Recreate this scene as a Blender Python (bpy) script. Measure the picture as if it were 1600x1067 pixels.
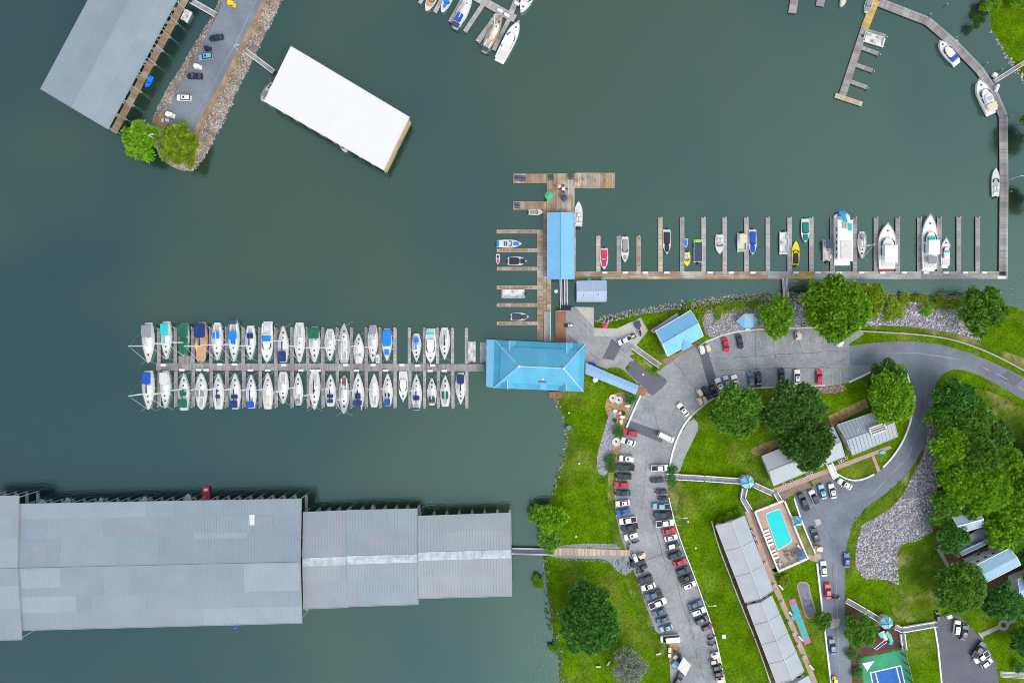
import bpy, math, random
import numpy as np
from mathutils import Vector, Matrix
from mathutils.geometry import tessellate_polygon, delaunay_2d_cdt
random.seed(7)
RNG = np.random.default_rng(7)
for _o in list(bpy.data.objects): bpy.data.objects.remove(_o)
SC = bpy.context.scene
COL = SC.collection
# ---------------------------------------------------------------- camera, sky, sun, exposure
H = 230.0            # height of the drone above the lake, metres
S = 0.2              # metres per photograph pixel at lake level
cam_d = bpy.data.cameras.new('camera'); cam = bpy.data.objects.new('camera', cam_d); COL.objects.link(cam)
cam.location = (0, 0, H); cam.rotation_euler = (0, 0, 0)
cam_d.sensor_width = 36; cam_d.sensor_fit = 'HORIZONTAL'; cam_d.lens = 18 / (160 / H)
cam_d.clip_start = 1; cam_d.clip_end = 6000
SC.camera = cam
SUN_EL, SUN_AZ = math.radians(50), math.radians(134)      # sun up and to the left of the picture top
world = bpy.data.worlds.new('World'); SC.world = world; world.use_nodes = True
nt = world.node_tree; nt.nodes.clear()
sky = nt.nodes.new('ShaderNodeTexSky'); sky.sky_type = 'NISHITA'; sky.sun_disc = False
sky.sun_elevation = SUN_EL; sky.sun_rotation = SUN_AZ; sky.air_density = 1.0; sky.dust_density = 1.5; sky.ozone_density = 1.0
hs = nt.nodes.new('ShaderNodeHueSaturation'); hs.inputs['Saturation'].default_value = 0.42
bg = nt.nodes.new('ShaderNodeBackground'); bg.inputs['Strength'].default_value = 0.15
wo = nt.nodes.new('ShaderNodeOutputWorld')
nt.links.new(sky.outputs[0], hs.inputs['Color']); nt.links.new(hs.outputs[0], bg.inputs[0]); nt.links.new(bg.outputs[0], wo.inputs[0])
sd = bpy.data.lights.new('sun', 'SUN'); sd.energy = 1.0; sd.angle = math.radians(34); sd.color = (1, 0.96, 0.9)
sun = bpy.data.objects.new('sun', sd); COL.objects.link(sun)
sdir = Vector((math.sin(SUN_AZ) * math.cos(SUN_EL), math.cos(SUN_AZ) * math.cos(SUN_EL), math.sin(SUN_EL)))
sun.rotation_euler = sdir.to_track_quat('Z', 'Y').to_euler(); sun.location = (-60, 60, 150)
vs = SC.view_settings
vs.view_transform = 'Standard'; vs.look = 'None'; vs.gamma = 1; vs.exposure = 0.80
SC.cycles.max_bounces = 6; SC.cycles.pixel_filter_type = 'BLACKMAN_HARRIS'; SC.cycles.filter_width = 0.95; SC.cycles.transparent_max_bounces = 8
try: vs.use_curve_mapping = False
except Exception: pass

# ---------------------------------------------------------------- helpers
ords = ['first', 'second', 'third', 'fourth', 'fifth', 'sixth', 'seventh', 'eighth', 'ninth', 'tenth', 'eleventh', 'twelfth', 'thirteenth', 'fourteenth', 'fifteenth', 'sixteenth', 'seventeenth', 'eighteenth', 'nineteenth', 'twentieth', 'twenty first', 'twenty second', 'twenty third', 'twenty fourth', 'twenty fifth', 'twenty sixth']
def P(x, y, z=0.0):
    """photo position of a point that lies at height z -> world"""
    k = S * (H - z) / H
    return Vector(((x - 800) * k, (533.5 - y) * k, z))

def tag(o, label=None, cat=None, group=None, kind=None):
    if label: o['label'] = label
    if cat: o['category'] = cat
    if group: o['group'] = group
    if kind: o['kind'] = kind
    return o

def thing(name, label, cat, loc=(0, 0, 0), rz=0.0, group=None):
    o = bpy.data.objects.new(name, None); o.empty_display_size = 0.5
    COL.objects.link(o); o.location = loc; o.rotation_euler = (0, 0, rz)
    return tag(o, label, cat, group)

class MB:
    """collects faces; build() links them as one mesh object"""
    def __init__(s): s.v = []; s.f = []; s.m = []; s.sm = []
    def add(s, vs_, fs, mi=0, smooth=False):
        b = len(s.v); s.v += [tuple(p) for p in vs_]
        for f in fs: s.f.append([b + i for i in f]); s.m.append(mi); s.sm.append(smooth)
    def hexa(s, q, z0=None, mi=0, th=None):
        """q: 4 top points (ccw), extruded down to z0 or by th"""
        q = [Vector(p) for p in q]
        lo = [Vector((p.x, p.y, z0 if th is None else p.z - th)) for p in q]
        s.add(q + lo, [(0, 1, 2, 3), (7, 6, 5, 4), (0, 4, 5, 1), (1, 5, 6, 2), (2, 6, 7, 3), (3, 7, 4, 0)], mi)
    def box(s, c, d, rz=0.0, mi=0):
        """c: centre of the base, d: sizes"""
        ca, sa = math.cos(rz), math.sin(rz); hx, hy = d[0] / 2, d[1] / 2
        q = []
        for a, b in ((-hx, -hy), (hx, -hy), (hx, hy), (-hx, hy)):
            q.append((c[0] + a * ca - b * sa, c[1] + a * sa + b * ca, c[2] + d[2]))
        s.hexa(q, z0=c[2], mi=mi)
    def beam(s, a, b, w, h, mi=0):
        """bar between a and b; w wide, h deep, a/b on its top middle line"""
        a = Vector(a); b = Vector(b); d = (b - a); n = Vector((-d.y, d.x, 0))
        if n.length < 1e-6: n = Vector((1, 0, 0))
        n = n.normalized() * w / 2
        s.hexa([a - n, b - n, b + n, a + n], mi=mi, th=h)
    def tube(s, a, b, r0, r1=None, n=8, mi=0, caps=True, smooth=True):
        a = Vector(a); b = Vector(b); r1 = r0 if r1 is None else r1
        d = (b - a).normalized(); u = d.orthogonal().normalized(); w = d.cross(u)
        v = []
        for p, r in ((a, r0), (b, r1)):
            for k in range(n):
                t = 2 * math.pi * k / n; v.append(p + (u * math.cos(t) + w * math.sin(t)) * r)
        s.add(v, [(k, (k + 1) % n, n + (k + 1) % n, n + k) for k in range(n)], mi, smooth)
        if caps: s.add(v, [tuple(range(n))[::-1], tuple(range(n, 2 * n))], mi)
    def loft(s, rings, mi=0, smooth=False, cap0=True, cap1=True):
        n = len(rings[0]); v = [p for r in rings for p in r]; f = []
        for i in range(len(rings) - 1):
            for k in range(n):
                f.append((i * n + k, i * n + (k + 1) % n, (i + 1) * n + (k + 1) % n, (i + 1) * n + k))
        s.add(v, f, mi, smooth)
        if cap0: s.add(rings[0], [tuple(range(n))[::-1]], mi)
        if cap1: s.add(rings[-1], [tuple(range(n))], mi)
    def poly(s, pts, z0, z1, mi=0):
        """prism over a concave outline (xy), z0 bottom, z1 top"""
        n = len(pts); ar = sum(pts[i][0] * pts[(i + 1) % n][1] - pts[(i + 1) % n][0] * pts[i][1] for i in range(n))
        if ar < 0: pts = pts[::-1]
        top = [Vector((p[0], p[1], z1)) for p in pts]; bot = [Vector((p[0], p[1], z0)) for p in pts]
        tri = tessellate_polygon([top])
        s.add(top, [(t if (top[t[1]] - top[t[0]]).cross(top[t[2]] - top[t[0]]).z > 0 else t[::-1]) for t in tri], mi)
        if z1 - z0 > 1e-4: s.add(bot + top, [(k, (k + 1) % n, n + (k + 1) % n, n + k) for k in range(n)], mi)
    def mesh(s, name, mats, origin=None):
        me = bpy.data.meshes.new(name)
        v = s.v if origin is None else [(a - origin[0], b - origin[1], c - origin[2]) for a, b, c in s.v]
        me.from_pydata(v, [], s.f)
        for m in (mats if isinstance(mats, (list, tuple)) else [mats]): me.materials.append(m)
        me.polygons.foreach_set('material_index', s.m); me.polygons.foreach_set('use_smooth', s.sm)
        me.update(); return me
    def build(s, name, mats, parent=None, world=True):
        """world=True: vertices are in world space, parent is an unrotated thing (or part of one)"""
        org = None
        if parent is not None and world:
            org = Vector((0, 0, 0)); p = parent
            while p is not None: org = org + p.location; p = p.parent
        o = bpy.data.objects.new(name, s.mesh(name, mats, org)); COL.objects.link(o)
        if parent is not None: o.parent = parent
        return o

def linkobj(name, me, parent=None, loc=(0, 0, 0), rot=(0, 0, 0), scale=(1, 1, 1)):
    o = bpy.data.objects.new(name, me); COL.objects.link(o)
    if parent is not None: o.parent = parent
    o.location = loc; o.rotation_euler = rot; o.scale = scale
    return o

def copy_tree(o, parent=None):
    c = o.copy(); COL.objects.link(c); c.parent = parent
    for ch in o.children: copy_tree(ch, c)
    return c

def chaikin(pts, n=2, closed=True):
    pts = [tuple(p) for p in pts]
    for _ in range(n):
        q = []; m = len(pts)
        rng = range(m) if closed else range(m - 1)
        if not closed: q.append(pts[0])
        for i in rng:
            a, b = pts[i], pts[(i + 1) % m]
            q.append((a[0] * .75 + b[0] * .25, a[1] * .75 + b[1] * .25)); q.append((a[0] * .25 + b[0] * .75, a[1] * .25 + b[1] * .75))
        if not closed: q.append(pts[-1])
        pts = q
    return pts

def inside(poly, x, y):
    """vectorised point in polygon"""
    x = np.asarray(x); y = np.asarray(y); r = np.zeros(x.shape, bool); n = len(poly)
    for i in range(n):
        x1, y1 = poly[i]; x2, y2 = poly[(i + 1) % n]
        c = ((y1 > y) != (y2 > y)) & (x < (x2 - x1) * (y - y1) / ((y2 - y1) + 1e-12) + x1)
        r ^= c
    return r

# ---------------------------------------------------------------- materials
_MC = {}
def M(name, col, rough=0.6, var=0.12, scale=0.6, bump=0.0, bscale=None, metal=0.0, spec=0.5, island=0.0, fine=0.0, col2=None, c2scale=0.08, c2lo=0.5, c2hi=0.62, coat=0.0, stretch=None):
    if name in _MC: return _MC[name]
    m = bpy.data.materials.new(name); m.use_nodes = True; N = m.node_tree.nodes; L = m.node_tree.links
    b = N['Principled BSDF']; b.inputs['Roughness'].default_value = rough; b.inputs['Metallic'].default_value = metal
    b.inputs['Specular IOR Level'].default_value = spec; b.inputs['Coat Weight'].default_value = coat
    m.diffuse_color = (*col, 1)
    geo = N.new('ShaderNodeNewGeometry'); pos = geo.outputs['Position']
    if stretch:
        mp = N.new('ShaderNodeMapping'); mp.inputs['Rotation'].default_value = (0, 0, stretch[0]); mp.inputs['Scale'].default_value = (1, stretch[1], 1)
        L.new(pos, mp.inputs['Vector']); pos = mp.outputs[0]
    rgb = N.new('ShaderNodeRGB'); rgb.outputs[0].default_value = (*col, 1); cur = rgb.outputs[0]
    def noise(sc, det=3, src=pos):
        n = N.new('ShaderNodeTexNoise'); n.inputs['Scale'].default_value = sc; n.inputs['Detail'].default_value = det
        L.new(src, n.inputs['Vector']); return n.outputs['Fac']
    if col2 is not None:
        mr = N.new('ShaderNodeMapRange'); mr.inputs[1].default_value = c2lo; mr.inputs[2].default_value = c2hi
        L.new(noise(c2scale, 5), mr.inputs[0])
        mx = N.new('ShaderNodeMix'); mx.data_type = 'RGBA'; L.new(mr.outputs[0], mx.inputs[0]); L.new(cur, mx.inputs[6]); mx.inputs[7].default_value = (*col2, 1)
        cur = mx.outputs[2]
    def mul(fac, amt, lo=0.3, hi=0.7):
        nonlocal cur
        mr = N.new('ShaderNodeMapRange'); mr.inputs[1].default_value = lo; mr.inputs[2].default_value = hi
        mr.inputs[3].default_value = 1 - amt; mr.inputs[4].default_value = 1 + amt; L.new(fac, mr.inputs[0])
        vm = N.new('ShaderNodeVectorMath'); vm.operation = 'SCALE'; L.new(cur, vm.inputs[0]); L.new(mr.outputs[0], vm.inputs['Scale']); cur = vm.outputs[0]
    if var: mul(noise(scale, 4), var)
    if fine: mul(noise(scale * 9, 3, geo.outputs['Position']), fine)
    if island: mul(geo.outputs['Random Per Island'], island, 0, 1)
    L.new(cur, b.inputs['Base Color'])
    if bump:
        bp = N.new('ShaderNodeBump'); bp.inputs['Strength'].default_value = bump; bp.inputs['Distance'].default_value = 0.1
        L.new(noise(bscale or 4.0, 4), bp.inputs['Height']); L.new(bp.outputs[0], b.inputs['Normal'])
    _MC[name] = m; return m

def leaf_mat(name, col, col2, tr=0.25):
    m = bpy.data.materials.new(name); m.use_nodes = True; N = m.node_tree.nodes; L = m.node_tree.links; N.clear()
    out = N.new('ShaderNodeOutputMaterial'); geo = N.new('ShaderNodeNewGeometry'); oi = N.new('ShaderNodeObjectInfo')
    no = N.new('ShaderNodeTexNoise'); no.inputs['Scale'].default_value = 0.45; no.inputs['Detail'].default_value = 3; L.new(geo.outputs['Position'], no.inputs['Vector'])
    ad = N.new('ShaderNodeMath'); ad.operation = 'MULTIPLY_ADD'; ad.inputs[1].default_value = 0.55; L.new(geo.outputs['Random Per Island'], ad.inputs[0])
    sb = N.new('ShaderNodeMath'); sb.operation = 'MULTIPLY_ADD'; sb.inputs[1].default_value = 1.6; sb.inputs[2].default_value = -0.58
    L.new(no.outputs['Fac'], sb.inputs[0]); L.new(sb.outputs[0], ad.inputs[2])
    mx = N.new('ShaderNodeMix'); mx.data_type = 'RGBA'; mx.clamp_factor = True; L.new(ad.outputs[0], mx.inputs[0])
    mx.inputs[6].default_value = (*col, 1); mx.inputs[7].default_value = (*col2, 1)
    mr = N.new('ShaderNodeMapRange'); mr.inputs[3].default_value = 0.85; mr.inputs[4].default_value = 1.15; L.new(oi.outputs['Random'], mr.inputs[0])
    vm = N.new('ShaderNodeVectorMath'); vm.operation = 'SCALE'; L.new(mx.outputs[2], vm.inputs[0]); L.new(mr.outputs[0], vm.inputs['Scale'])
    p = N.new('ShaderNodeBsdfPrincipled'); p.inputs['Roughness'].default_value = 0.45; p.inputs['Specular IOR Level'].default_value = 0.35
    t = N.new('ShaderNodeBsdfTranslucent'); mi = N.new('ShaderNodeMixShader'); mi.inputs[0].default_value = tr
    L.new(vm.outputs[0], p.inputs['Base Color']); L.new(vm.outputs[0], t.inputs['Color'])
    L.new(p.outputs[0], mi.inputs[1]); L.new(t.outputs[0], mi.inputs[2]); L.new(mi.outputs[0], out.inputs[0])
    return m

def water_mat():
    m = bpy.data.materials.new('lake_water'); m.use_nodes = True; N = m.node_tree.nodes; L = m.node_tree.links
    b = N['Principled BSDF']; b.inputs['Roughness'].default_value = 0.06; b.inputs['IOR'].default_value = 1.75
    b.inputs['Specular IOR Level'].default_value = 1.0; b.inputs['Specular Tint'].default_value = (0.60, 1.0, 0.90, 1)
    geo = N.new('ShaderNodeNewGeometry'); pos = geo.outputs['Position']
    n1 = N.new('ShaderNodeTexNoise'); n1.inputs['Scale'].default_value = 0.011; n1.inputs['Detail'].default_value = 2; L.new(pos, n1.inputs['Vector'])
    cr = N.new('ShaderNodeValToRGB'); e = cr.color_ramp.elements
    e[0].position = 0.38; e[0].color = (0.004, 0.022, 0.026, 1); e[1].position = 0.62; e[1].color = (0.026, 0.045, 0.021, 1)
    sx = N.new('ShaderNodeSeparateXYZ'); L.new(pos, sx.inputs[0]); mr = N.new('ShaderNodeMapRange'); mr.interpolation_type = 'SMOOTHSTEP'
    mr.inputs[1].default_value = -170; mr.inputs[2].default_value = 20; mr.inputs[3].default_value = -.10; mr.inputs[4].default_value = .10; L.new(sx.outputs[0], mr.inputs[0])
    ad = N.new('ShaderNodeMath'); ad.operation = 'ADD'; L.new(n1.outputs['Fac'], ad.inputs[0]); L.new(mr.outputs[0], ad.inputs[1]); L.new(ad.outputs[0], cr.inputs[0]); L.new(cr.outputs[0], b.inputs['Base Color'])
    mp = N.new('ShaderNodeMapping'); mp.inputs['Rotation'].default_value = (0, 0, 0.5); mp.inputs['Scale'].default_value = (1, 1.8, 1); L.new(pos, mp.inputs['Vector'])
    n2 = N.new('ShaderNodeTexNoise'); n2.inputs['Scale'].default_value = 1.1; n2.inputs['Detail'].default_value = 4; L.new(mp.outputs[0], n2.inputs['Vector'])
    bp = N.new('ShaderNodeBump'); bp.inputs['Strength'].default_value = 0.6; bp.inputs['Distance'].default_value = 0.12
    L.new(n2.outputs['Fac'], bp.inputs['Height']); L.new(bp.outputs[0], b.inputs['Normal'])
    return m

m_water = water_mat()
m_grass = M('mown_grass', (0.074, 0.155, 0.002), 0.9, var=0.30, scale=0.22, fine=0.42, bump=0.5, bscale=3.0, spec=0.02, col2=(0.135, 0.17, 0.022), c2scale=0.07, c2lo=0.50, c2hi=0.72)
m_rough_grass = M('rough_dry_grass', (0.084, 0.145, 0.008), 0.95, var=0.3, scale=0.35, fine=0.35, bump=0.6, spec=0.02, col2=(0.25, 0.235, 0.09), c2scale=0.13, c2lo=0.48, c2hi=0.66)
m_mulch = M('brown_mulch', (0.11, 0.06, 0.035), 0.95, var=0.4, scale=0.9, fine=0.4, bump=0.6)
m_straw = M('straw_mulch', (0.33, 0.21, 0.10), 0.95, var=0.4, scale=0.9, fine=0.4, bump=0.6)
m_asph_light = M('worn_light_asphalt', (0.265, 0.275, 0.284), 0.9, var=0.12, scale=0.14, fine=0.14, bump=0.25, col2=(0.325, 0.33, 0.33), c2scale=0.09, c2lo=0.48, c2hi=0.70)
m_asph_grey = M('grey_weathered_asphalt', (0.235, 0.252, 0.262), 0.9, var=0.15, scale=0.25, fine=0.2, bump=0.25, col2=(0.30, 0.32, 0.33), c2scale=0.14, c2lo=0.50, c2hi=0.68)
m_asph_dark = M('newer_dark_asphalt', (0.115, 0.122, 0.145), 0.9, var=0.10, scale=0.2, fine=0.1, bump=0.2)
m_asph_road = M('blue_grey_asphalt', (0.150, 0.170, 0.210), 0.9, var=0.12, scale=0.12, fine=0.08, bump=0.2, col2=(0.18, 0.205, 0.235), c2scale=0.06, c2lo=0.45, c2hi=0.6)
m_conc = M('pale_concrete', (0.42, 0.40, 0.35), 0.85, var=0.12, scale=0.3, fine=0.1, bump=0.15)
m_conc_grey = M('grey_concrete', (0.31, 0.31, 0.32), 0.85, var=0.14, scale=0.4, fine=0.1, bump=0.15)
m_kerb = M('kerb_white', (0.55, 0.54, 0.52), 0.8, var=0.15, scale=0.8)
m_paint = M('worn_road_paint', (0.34, 0.34, 0.34), 0.8, var=0.25, scale=2.0)
m_wood_new = M('pale_pine_boards', (0.46, 0.385, 0.28), 0.8, var=0.12, scale=0.4, island=0.20)
m_wood_tan = M('tan_weathered_boards', (0.32, 0.225, 0.14), 0.85, var=0.16, scale=0.3, island=0.25, col2=(0.38, 0.34, 0.28), c2scale=0.15)
m_wood_grey = M('grey_weathered_boards', (0.30, 0.285, 0.27), 0.85, var=0.16, scale=0.4, island=0.22, col2=(0.22, 0.20, 0.19), c2scale=0.2)
m_wood_pale = M('pale_weathered_boards', (0.37, 0.355, 0.335), 0.85, var=0.14, scale=0.4, island=0.2)
m_wood_red = M('red_brown_boards', (0.27, 0.13, 0.07), 0.8, var=0.2, scale=0.4, island=0.25)
m_wood_gold = M('golden_boards', (0.48, 0.33, 0.10), 0.8, var=0.14, scale=0.4, island=0.2)
m_pile = M('pile_wood', (0.16, 0.13, 0.10), 0.9, var=0.2, scale=1.0)
m_float = M('dock_float', (0.10, 0.10, 0.10), 0.8)
m_white = M('white_paint', (0.74, 0.74, 0.73), 0.45, var=0.05, scale=0.8)
m_gel = M('white_gelcoat', (0.78, 0.78, 0.77), 0.25, var=0.04, scale=0.7)
m_gel2 = M('cream_deck', (0.60, 0.59, 0.55), 0.5, var=0.10, scale=0.9)
m_gel3 = M('grey_deck', (0.40, 0.42, 0.43), 0.55, var=0.15, scale=0.9)
m_tan = M('tan_deck_canvas', (0.50, 0.30, 0.16), 0.7, var=0.1)
m_alu = M('aluminium', (0.62, 0.63, 0.65), 0.35, var=0.05, metal=0.5)
m_dark = M('dark_glass', (0.012, 0.016, 0.022), 0.08, var=0)
m_glass = M('car_glass', (0.02, 0.032, 0.042), 0.06, var=0, spec=0.8)
m_black = M('black_rubber', (0.015, 0.015, 0.016), 0.7, var=0)
m_redlamp = M('red_lamp', (0.35, 0.01, 0.01), 0.3, var=0)
m_lamp = M('clear_lamp', (0.7, 0.7, 0.68), 0.2, var=0)
m_roof_cool = [M('roof_metal_%d' % i, c, 0.5, var=0.05, scale=0.15, fine=0.03, metal=0.1) for i, c in enumerate([(0.245, 0.300, 0.335), (0.262, 0.312, 0.345), (0.235, 0.285, 0.325), (0.285, 0.335, 0.362), (0.255, 0.292, 0.320)])]
m_roof_warm = [M('roof_panel_grey_%d' % i, c, 0.55, var=0.05, scale=0.15, fine=0.03, metal=0.1) for i, c in enumerate([(0.275, 0.300, 0.325), (0.262, 0.290, 0.318), (0.29, 0.315, 0.335)])]
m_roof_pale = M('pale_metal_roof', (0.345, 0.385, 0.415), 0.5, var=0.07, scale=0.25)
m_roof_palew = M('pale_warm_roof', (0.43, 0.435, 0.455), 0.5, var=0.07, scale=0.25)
m_roof_strip = M('translucent_roof_strip', (0.42, 0.46, 0.50), 0.5, var=0.25, scale=0.5, fine=0.15)
m_roof_white = M('bright_white_roof', (0.66, 0.66, 0.645), 0.5, var=0.02, scale=0.15, fine=0.01)
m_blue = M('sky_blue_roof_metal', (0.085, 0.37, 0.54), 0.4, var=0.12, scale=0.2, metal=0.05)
m_blue2 = M('deeper_blue_roof_metal', (0.055, 0.32, 0.48), 0.4, var=0.12, scale=0.2, metal=0.05)
m_blue3 = M('powder_blue_roof', (0.25, 0.41, 0.62), 0.4, var=0.05, scale=0.2)
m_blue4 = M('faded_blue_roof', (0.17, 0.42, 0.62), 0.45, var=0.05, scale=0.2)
m_bluegrey = M('blue_grey_roof', (0.33, 0.42, 0.52), 0.5, var=0.06, scale=0.3)
m_brick = M('pink_brick_path', (0.42, 0.29, 0.24), 0.85, var=0.12, scale=0.7, fine=0.15)
m_brick_dk = M('brown_paver', (0.24, 0.17, 0.13), 0.85, var=0.15, scale=0.7, fine=0.2)
m_wall = M('pale_siding', (0.62, 0.64, 0.64), 0.7, var=0.06)
m_wall_dark = M('brown_wall', (0.12, 0.08, 0.07), 0.8)
m_pool = M('pool_water', (0.0, 0.58, 0.56), 0.25, spec=0.15, var=0.04, scale=0.5)
m_pooldeck = M('pool_deck_pink', (0.47, 0.31, 0.235), 0.8, var=0.1, scale=0.5, fine=0.08, col2=(0.36, 0.31, 0.26), c2scale=0.12, c2lo=0.5, c2hi=0.6)
m_rock = M('grey_rock', (0.42, 0.41, 0.435), 0.9, var=0.2, scale=0.5, island=0.45, spec=0.2)
m_rock_brown = M('brown_grey_rock', (0.33, 0.31, 0.29), 0.9, var=0.25, scale=0.3, island=0.5, spec=0.2)
m_bed = M('gravel_bed', (0.22, 0.21, 0.215), 0.95, var=0.3, scale=0.6, fine=0.4, bump=0.6)
m_bed_tan = M('tan_clay_bank', (0.30, 0.19, 0.11), 0.95, var=0.3, scale=0.3, fine=0.3, bump=0.5)
m_gravel = M('blue_grey_gravel', (0.31, 0.32, 0.35), 0.95, var=0.15, scale=1.5, fine=0.3, island=0.3)
m_canvas_blue = M('navy_canvas', (0.008, 0.025, 0.20), 0.8, var=0.1)
m_bark = M('bark', (0.11, 0.085, 0.06), 0.95, var=0.3, scale=3)
def fabric(name, col): return M(name, col, 0.75, var=0.10, scale=1.2, bump=0.15, bscale=3)
CV = dict(navy=fabric('canvas_navy', (0.004, 0.028, 0.15)), royal=fabric('canvas_royal', (0.003, 0.07, 0.42)), azure=fabric('canvas_azure', (0.0, 0.20, 0.72)),
          sky=fabric('canvas_sky', (0.15, 0.50, 0.80)), aqua=fabric('canvas_aqua', (0.02, 0.50, 0.50)), teal=fabric('canvas_teal', (0.0, 0.17, 0.15)),
          green=fabric('canvas_green', (0.0, 0.12, 0.06)), grey=fabric('canvas_grey', (0.25, 0.26, 0.28)), pale=fabric('canvas_pale', (0.58, 0.60, 0.58)),
          cream=fabric('canvas_cream', (0.62, 0.55, 0.42)), black=fabric('canvas_black', (0.018, 0.02, 0.026)), slate=fabric('canvas_slate', (0.035, 0.055, 0.09)),
          red=fabric('canvas_red', (0.60, 0.02, 0.07)), pink=fabric('canvas_pink', (0.62, 0.03, 0.14)), lime=fabric('canvas_lime', (0.25, 0.62, 0.02)),
          yellow=fabric('hull_yellow', (0.75, 0.62, 0.02)), white=m_gel, tan=m_tan, maroon=fabric('canvas_maroon', (0.28, 0.05, 0.05)), orange=fabric('canvas_orange', (0.75, 0.30, 0.02)))
# ---------------------------------------------------------------- lake and land
ZL = 1.2
SHORES = dict(
    peninsula=[(356, -60), (344, 0), (333, 25), (310, 60), (290, 95), (264, 135), (241, 178), (237, 200), (240, 220), (246, 240), (262, 258), (285, 267), (303, 265), (316, 250), (331, 225), (352, 182), (374, 132), (394, 92), (414, 52), (441, 0), (470, -60)],
    shore=[(1532, -60), (1540, 0), (1544, 20), (1549, 45), (1560, 65), (1575, 92), (1590, 115), (1601, 128), (1610, 160), (1608, 230), (1606, 330), (1640, 420), (1900, 440), (1900, -60)],
    main=[(868, 487), (900, 480), (927, 481), (928, 505), (941, 497), (965, 492), (990, 486), (1020, 481), (1060, 475), (1100, 469), (1150, 463), (1200, 459), (1240, 459), (1290, 463), (1340, 461), (1380, 460), (1420, 458), (1460, 460), (1500, 462), (1520, 470), (1560, 474), (1585, 479), (1602, 486), (1660, 500), (1900, 520), (1900, 1400), (880, 1400), (874, 1067), (874, 1020), (862, 985), (855, 930), (852, 885), (845, 852), (846, 822), (860, 785), (867, 757), (875, 733), (884, 695), (881, 662), (873, 640), (868, 624), (858, 612), (858, 598), (868, 590)])
def pxw(pts, z=0.0): return [(P(x, y, z).x, P(x, y, z).y) for x, y in pts]
_segs = []
SHW = {}
for k, pts in SHORES.items():
    w = chaikin(pxw(pts), 1); 
    # jitter the natural bank a little
    fine = []
    for i in range(len(w)):
        a, b = Vector(w[i]), Vector(w[(i + 1) % len(w)]); n = max(1, int((b - a).length / 1.6)) if (b - a).length < 60 else 1
        for j in range(n):
            p = a.lerp(b, j / n); fine.append((p.x + random.uniform(-.3, .3), p.y + random.uniform(-.3, .3)))
    SHW[k] = fine
    for i in range(len(fine)): _segs.append((*fine[i], *fine[(i + 1) % len(fine)]))
_segs = np.array(_segs)
def shore_dist(x, y):
    x = np.asarray(x, float).ravel(); y = np.asarray(y, float).ravel(); out = np.empty(x.shape)
    ax, ay, bx, by = _segs.T; dx, dy = bx - ax, by - ay; l2 = dx * dx + dy * dy + 1e-9
    for i in range(0, len(x), 4000):
        px, py = x[i:i + 4000, None], y[i:i + 4000, None]
        t = np.clip(((px - ax) * dx + (py - ay) * dy) / l2, 0, 1)
        out[i:i + 4000] = np.sqrt(((px - ax - t * dx) ** 2 + (py - ay - t * dy) ** 2).min(1))
    return out
def on_land(x, y):
    r = np.zeros(np.shape(x), bool)
    for w in SHW.values(): r |= inside(w, x, y)
    return r
def tz(x, y):
    x = np.atleast_1d(np.asarray(x, float)); y = np.atleast_1d(np.asarray(y, float)); d = shore_dist(x, y)
    z = np.minimum(ZL, 0.05 + d * 0.40); return np.where(on_land(x, y), z, np.maximum(-1.5, 0.05 - d * 0.5))
def tz1(x, y): return float(tz(x, y)[0])

o = MB(); R_ = 3000
o.add([(-R_, -R_, 0), (R_, -R_, 0), (R_, R_, 0), (-R_, R_, 0)], [(0, 1, 2, 3)])
wt = o.build('lake_water', m_water); tag(wt, 'still dark green lake water around the marina docks', kind='structure')
o = MB(); o.add([(-R_, -R_, -4), (R_, -R_, -4), (R_, R_, -4), (-R_, R_, -4)], [(0, 1, 2, 3)])
tag(o.build('lake_bed', m_bed), 'muddy bed of the lake', kind='structure')

def drape(name, w, mat, dz, step, label, kind='structure', skirt=True, near=1e9):
    """sheet following the terrain: outline w (world xy) + inner grid"""
    xs = [p[0] for p in w]; ys = [p[1] for p in w]
    gx, gy = np.meshgrid(np.arange(max(min(xs), -190), min(max(xs), 215), step), np.arange(max(min(ys), -150), min(max(ys), 125), step))
    gx = gx.ravel() + RNG.uniform(-.2, .2, gx.size) * step; gy = gy.ravel() + RNG.uniform(-.2, .2, gy.size) * step
    k = inside(w, gx, gy); gx, gy = gx[k], gy[k]
    if near < 1e8: k = shore_dist(gx, gy) < near; gx, gy = gx[k], gy[k]
    vs_ = [Vector(p) for p in w] + [Vector((a, b)) for a, b in zip(gx, gy)]
    n = len(w)
    v, e, f, _, _, _ = delaunay_2d_cdt(vs_, [(i, (i + 1) % n) for i in range(n)], [], 1, 1e-4)
    X = np.array([p.x for p in v]); Y = np.array([p.y for p in v]); Z = tz(X, Y) + dz
    m = MB(); pts = [(a, b, c) for a, b, c in zip(X, Y, Z)]
    ff = []
    for t in f:
        a, b, c = [v[i] for i in t[:3]]
        ff.append(tuple(t) if (b - a).cross(c - a) > 0 else tuple(t)[::-1])
    m.add(pts, ff)
    if skirt:
        c = [(p[0], p[1], 0.06 + dz) for p in w]; lo = []
        ar = sum(w[i][0] * w[(i + 1) % n][1] - w[(i + 1) % n][0] * w[i][1] for i in range(n)); sg = 1 if ar > 0 else -1
        for i in range(n):
            a, b = Vector(w[i - 1]), Vector(w[(i + 1) % n]); d = (b - a).normalized(); nn = Vector((d.y, -d.x)) * sg
            lo.append((w[i][0] + nn.x * 2.5, w[i][1] + nn.y * 2.5, -1.6))
        m.add(c + lo, [((i, n + i, n + (i + 1) % n, (i + 1) % n) if sg > 0 else (i, (i + 1) % n, n + (i + 1) % n, n + i)) for i in range(n)], 1)
    ob = m.build(name, [mat, m_bed]); tag(ob, label, kind=kind); return ob
drape('peninsula_ground', SHW['peninsula'], m_bed_tan, 0, 2.0, 'narrow rocky spit of land between the covered docks')
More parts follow.
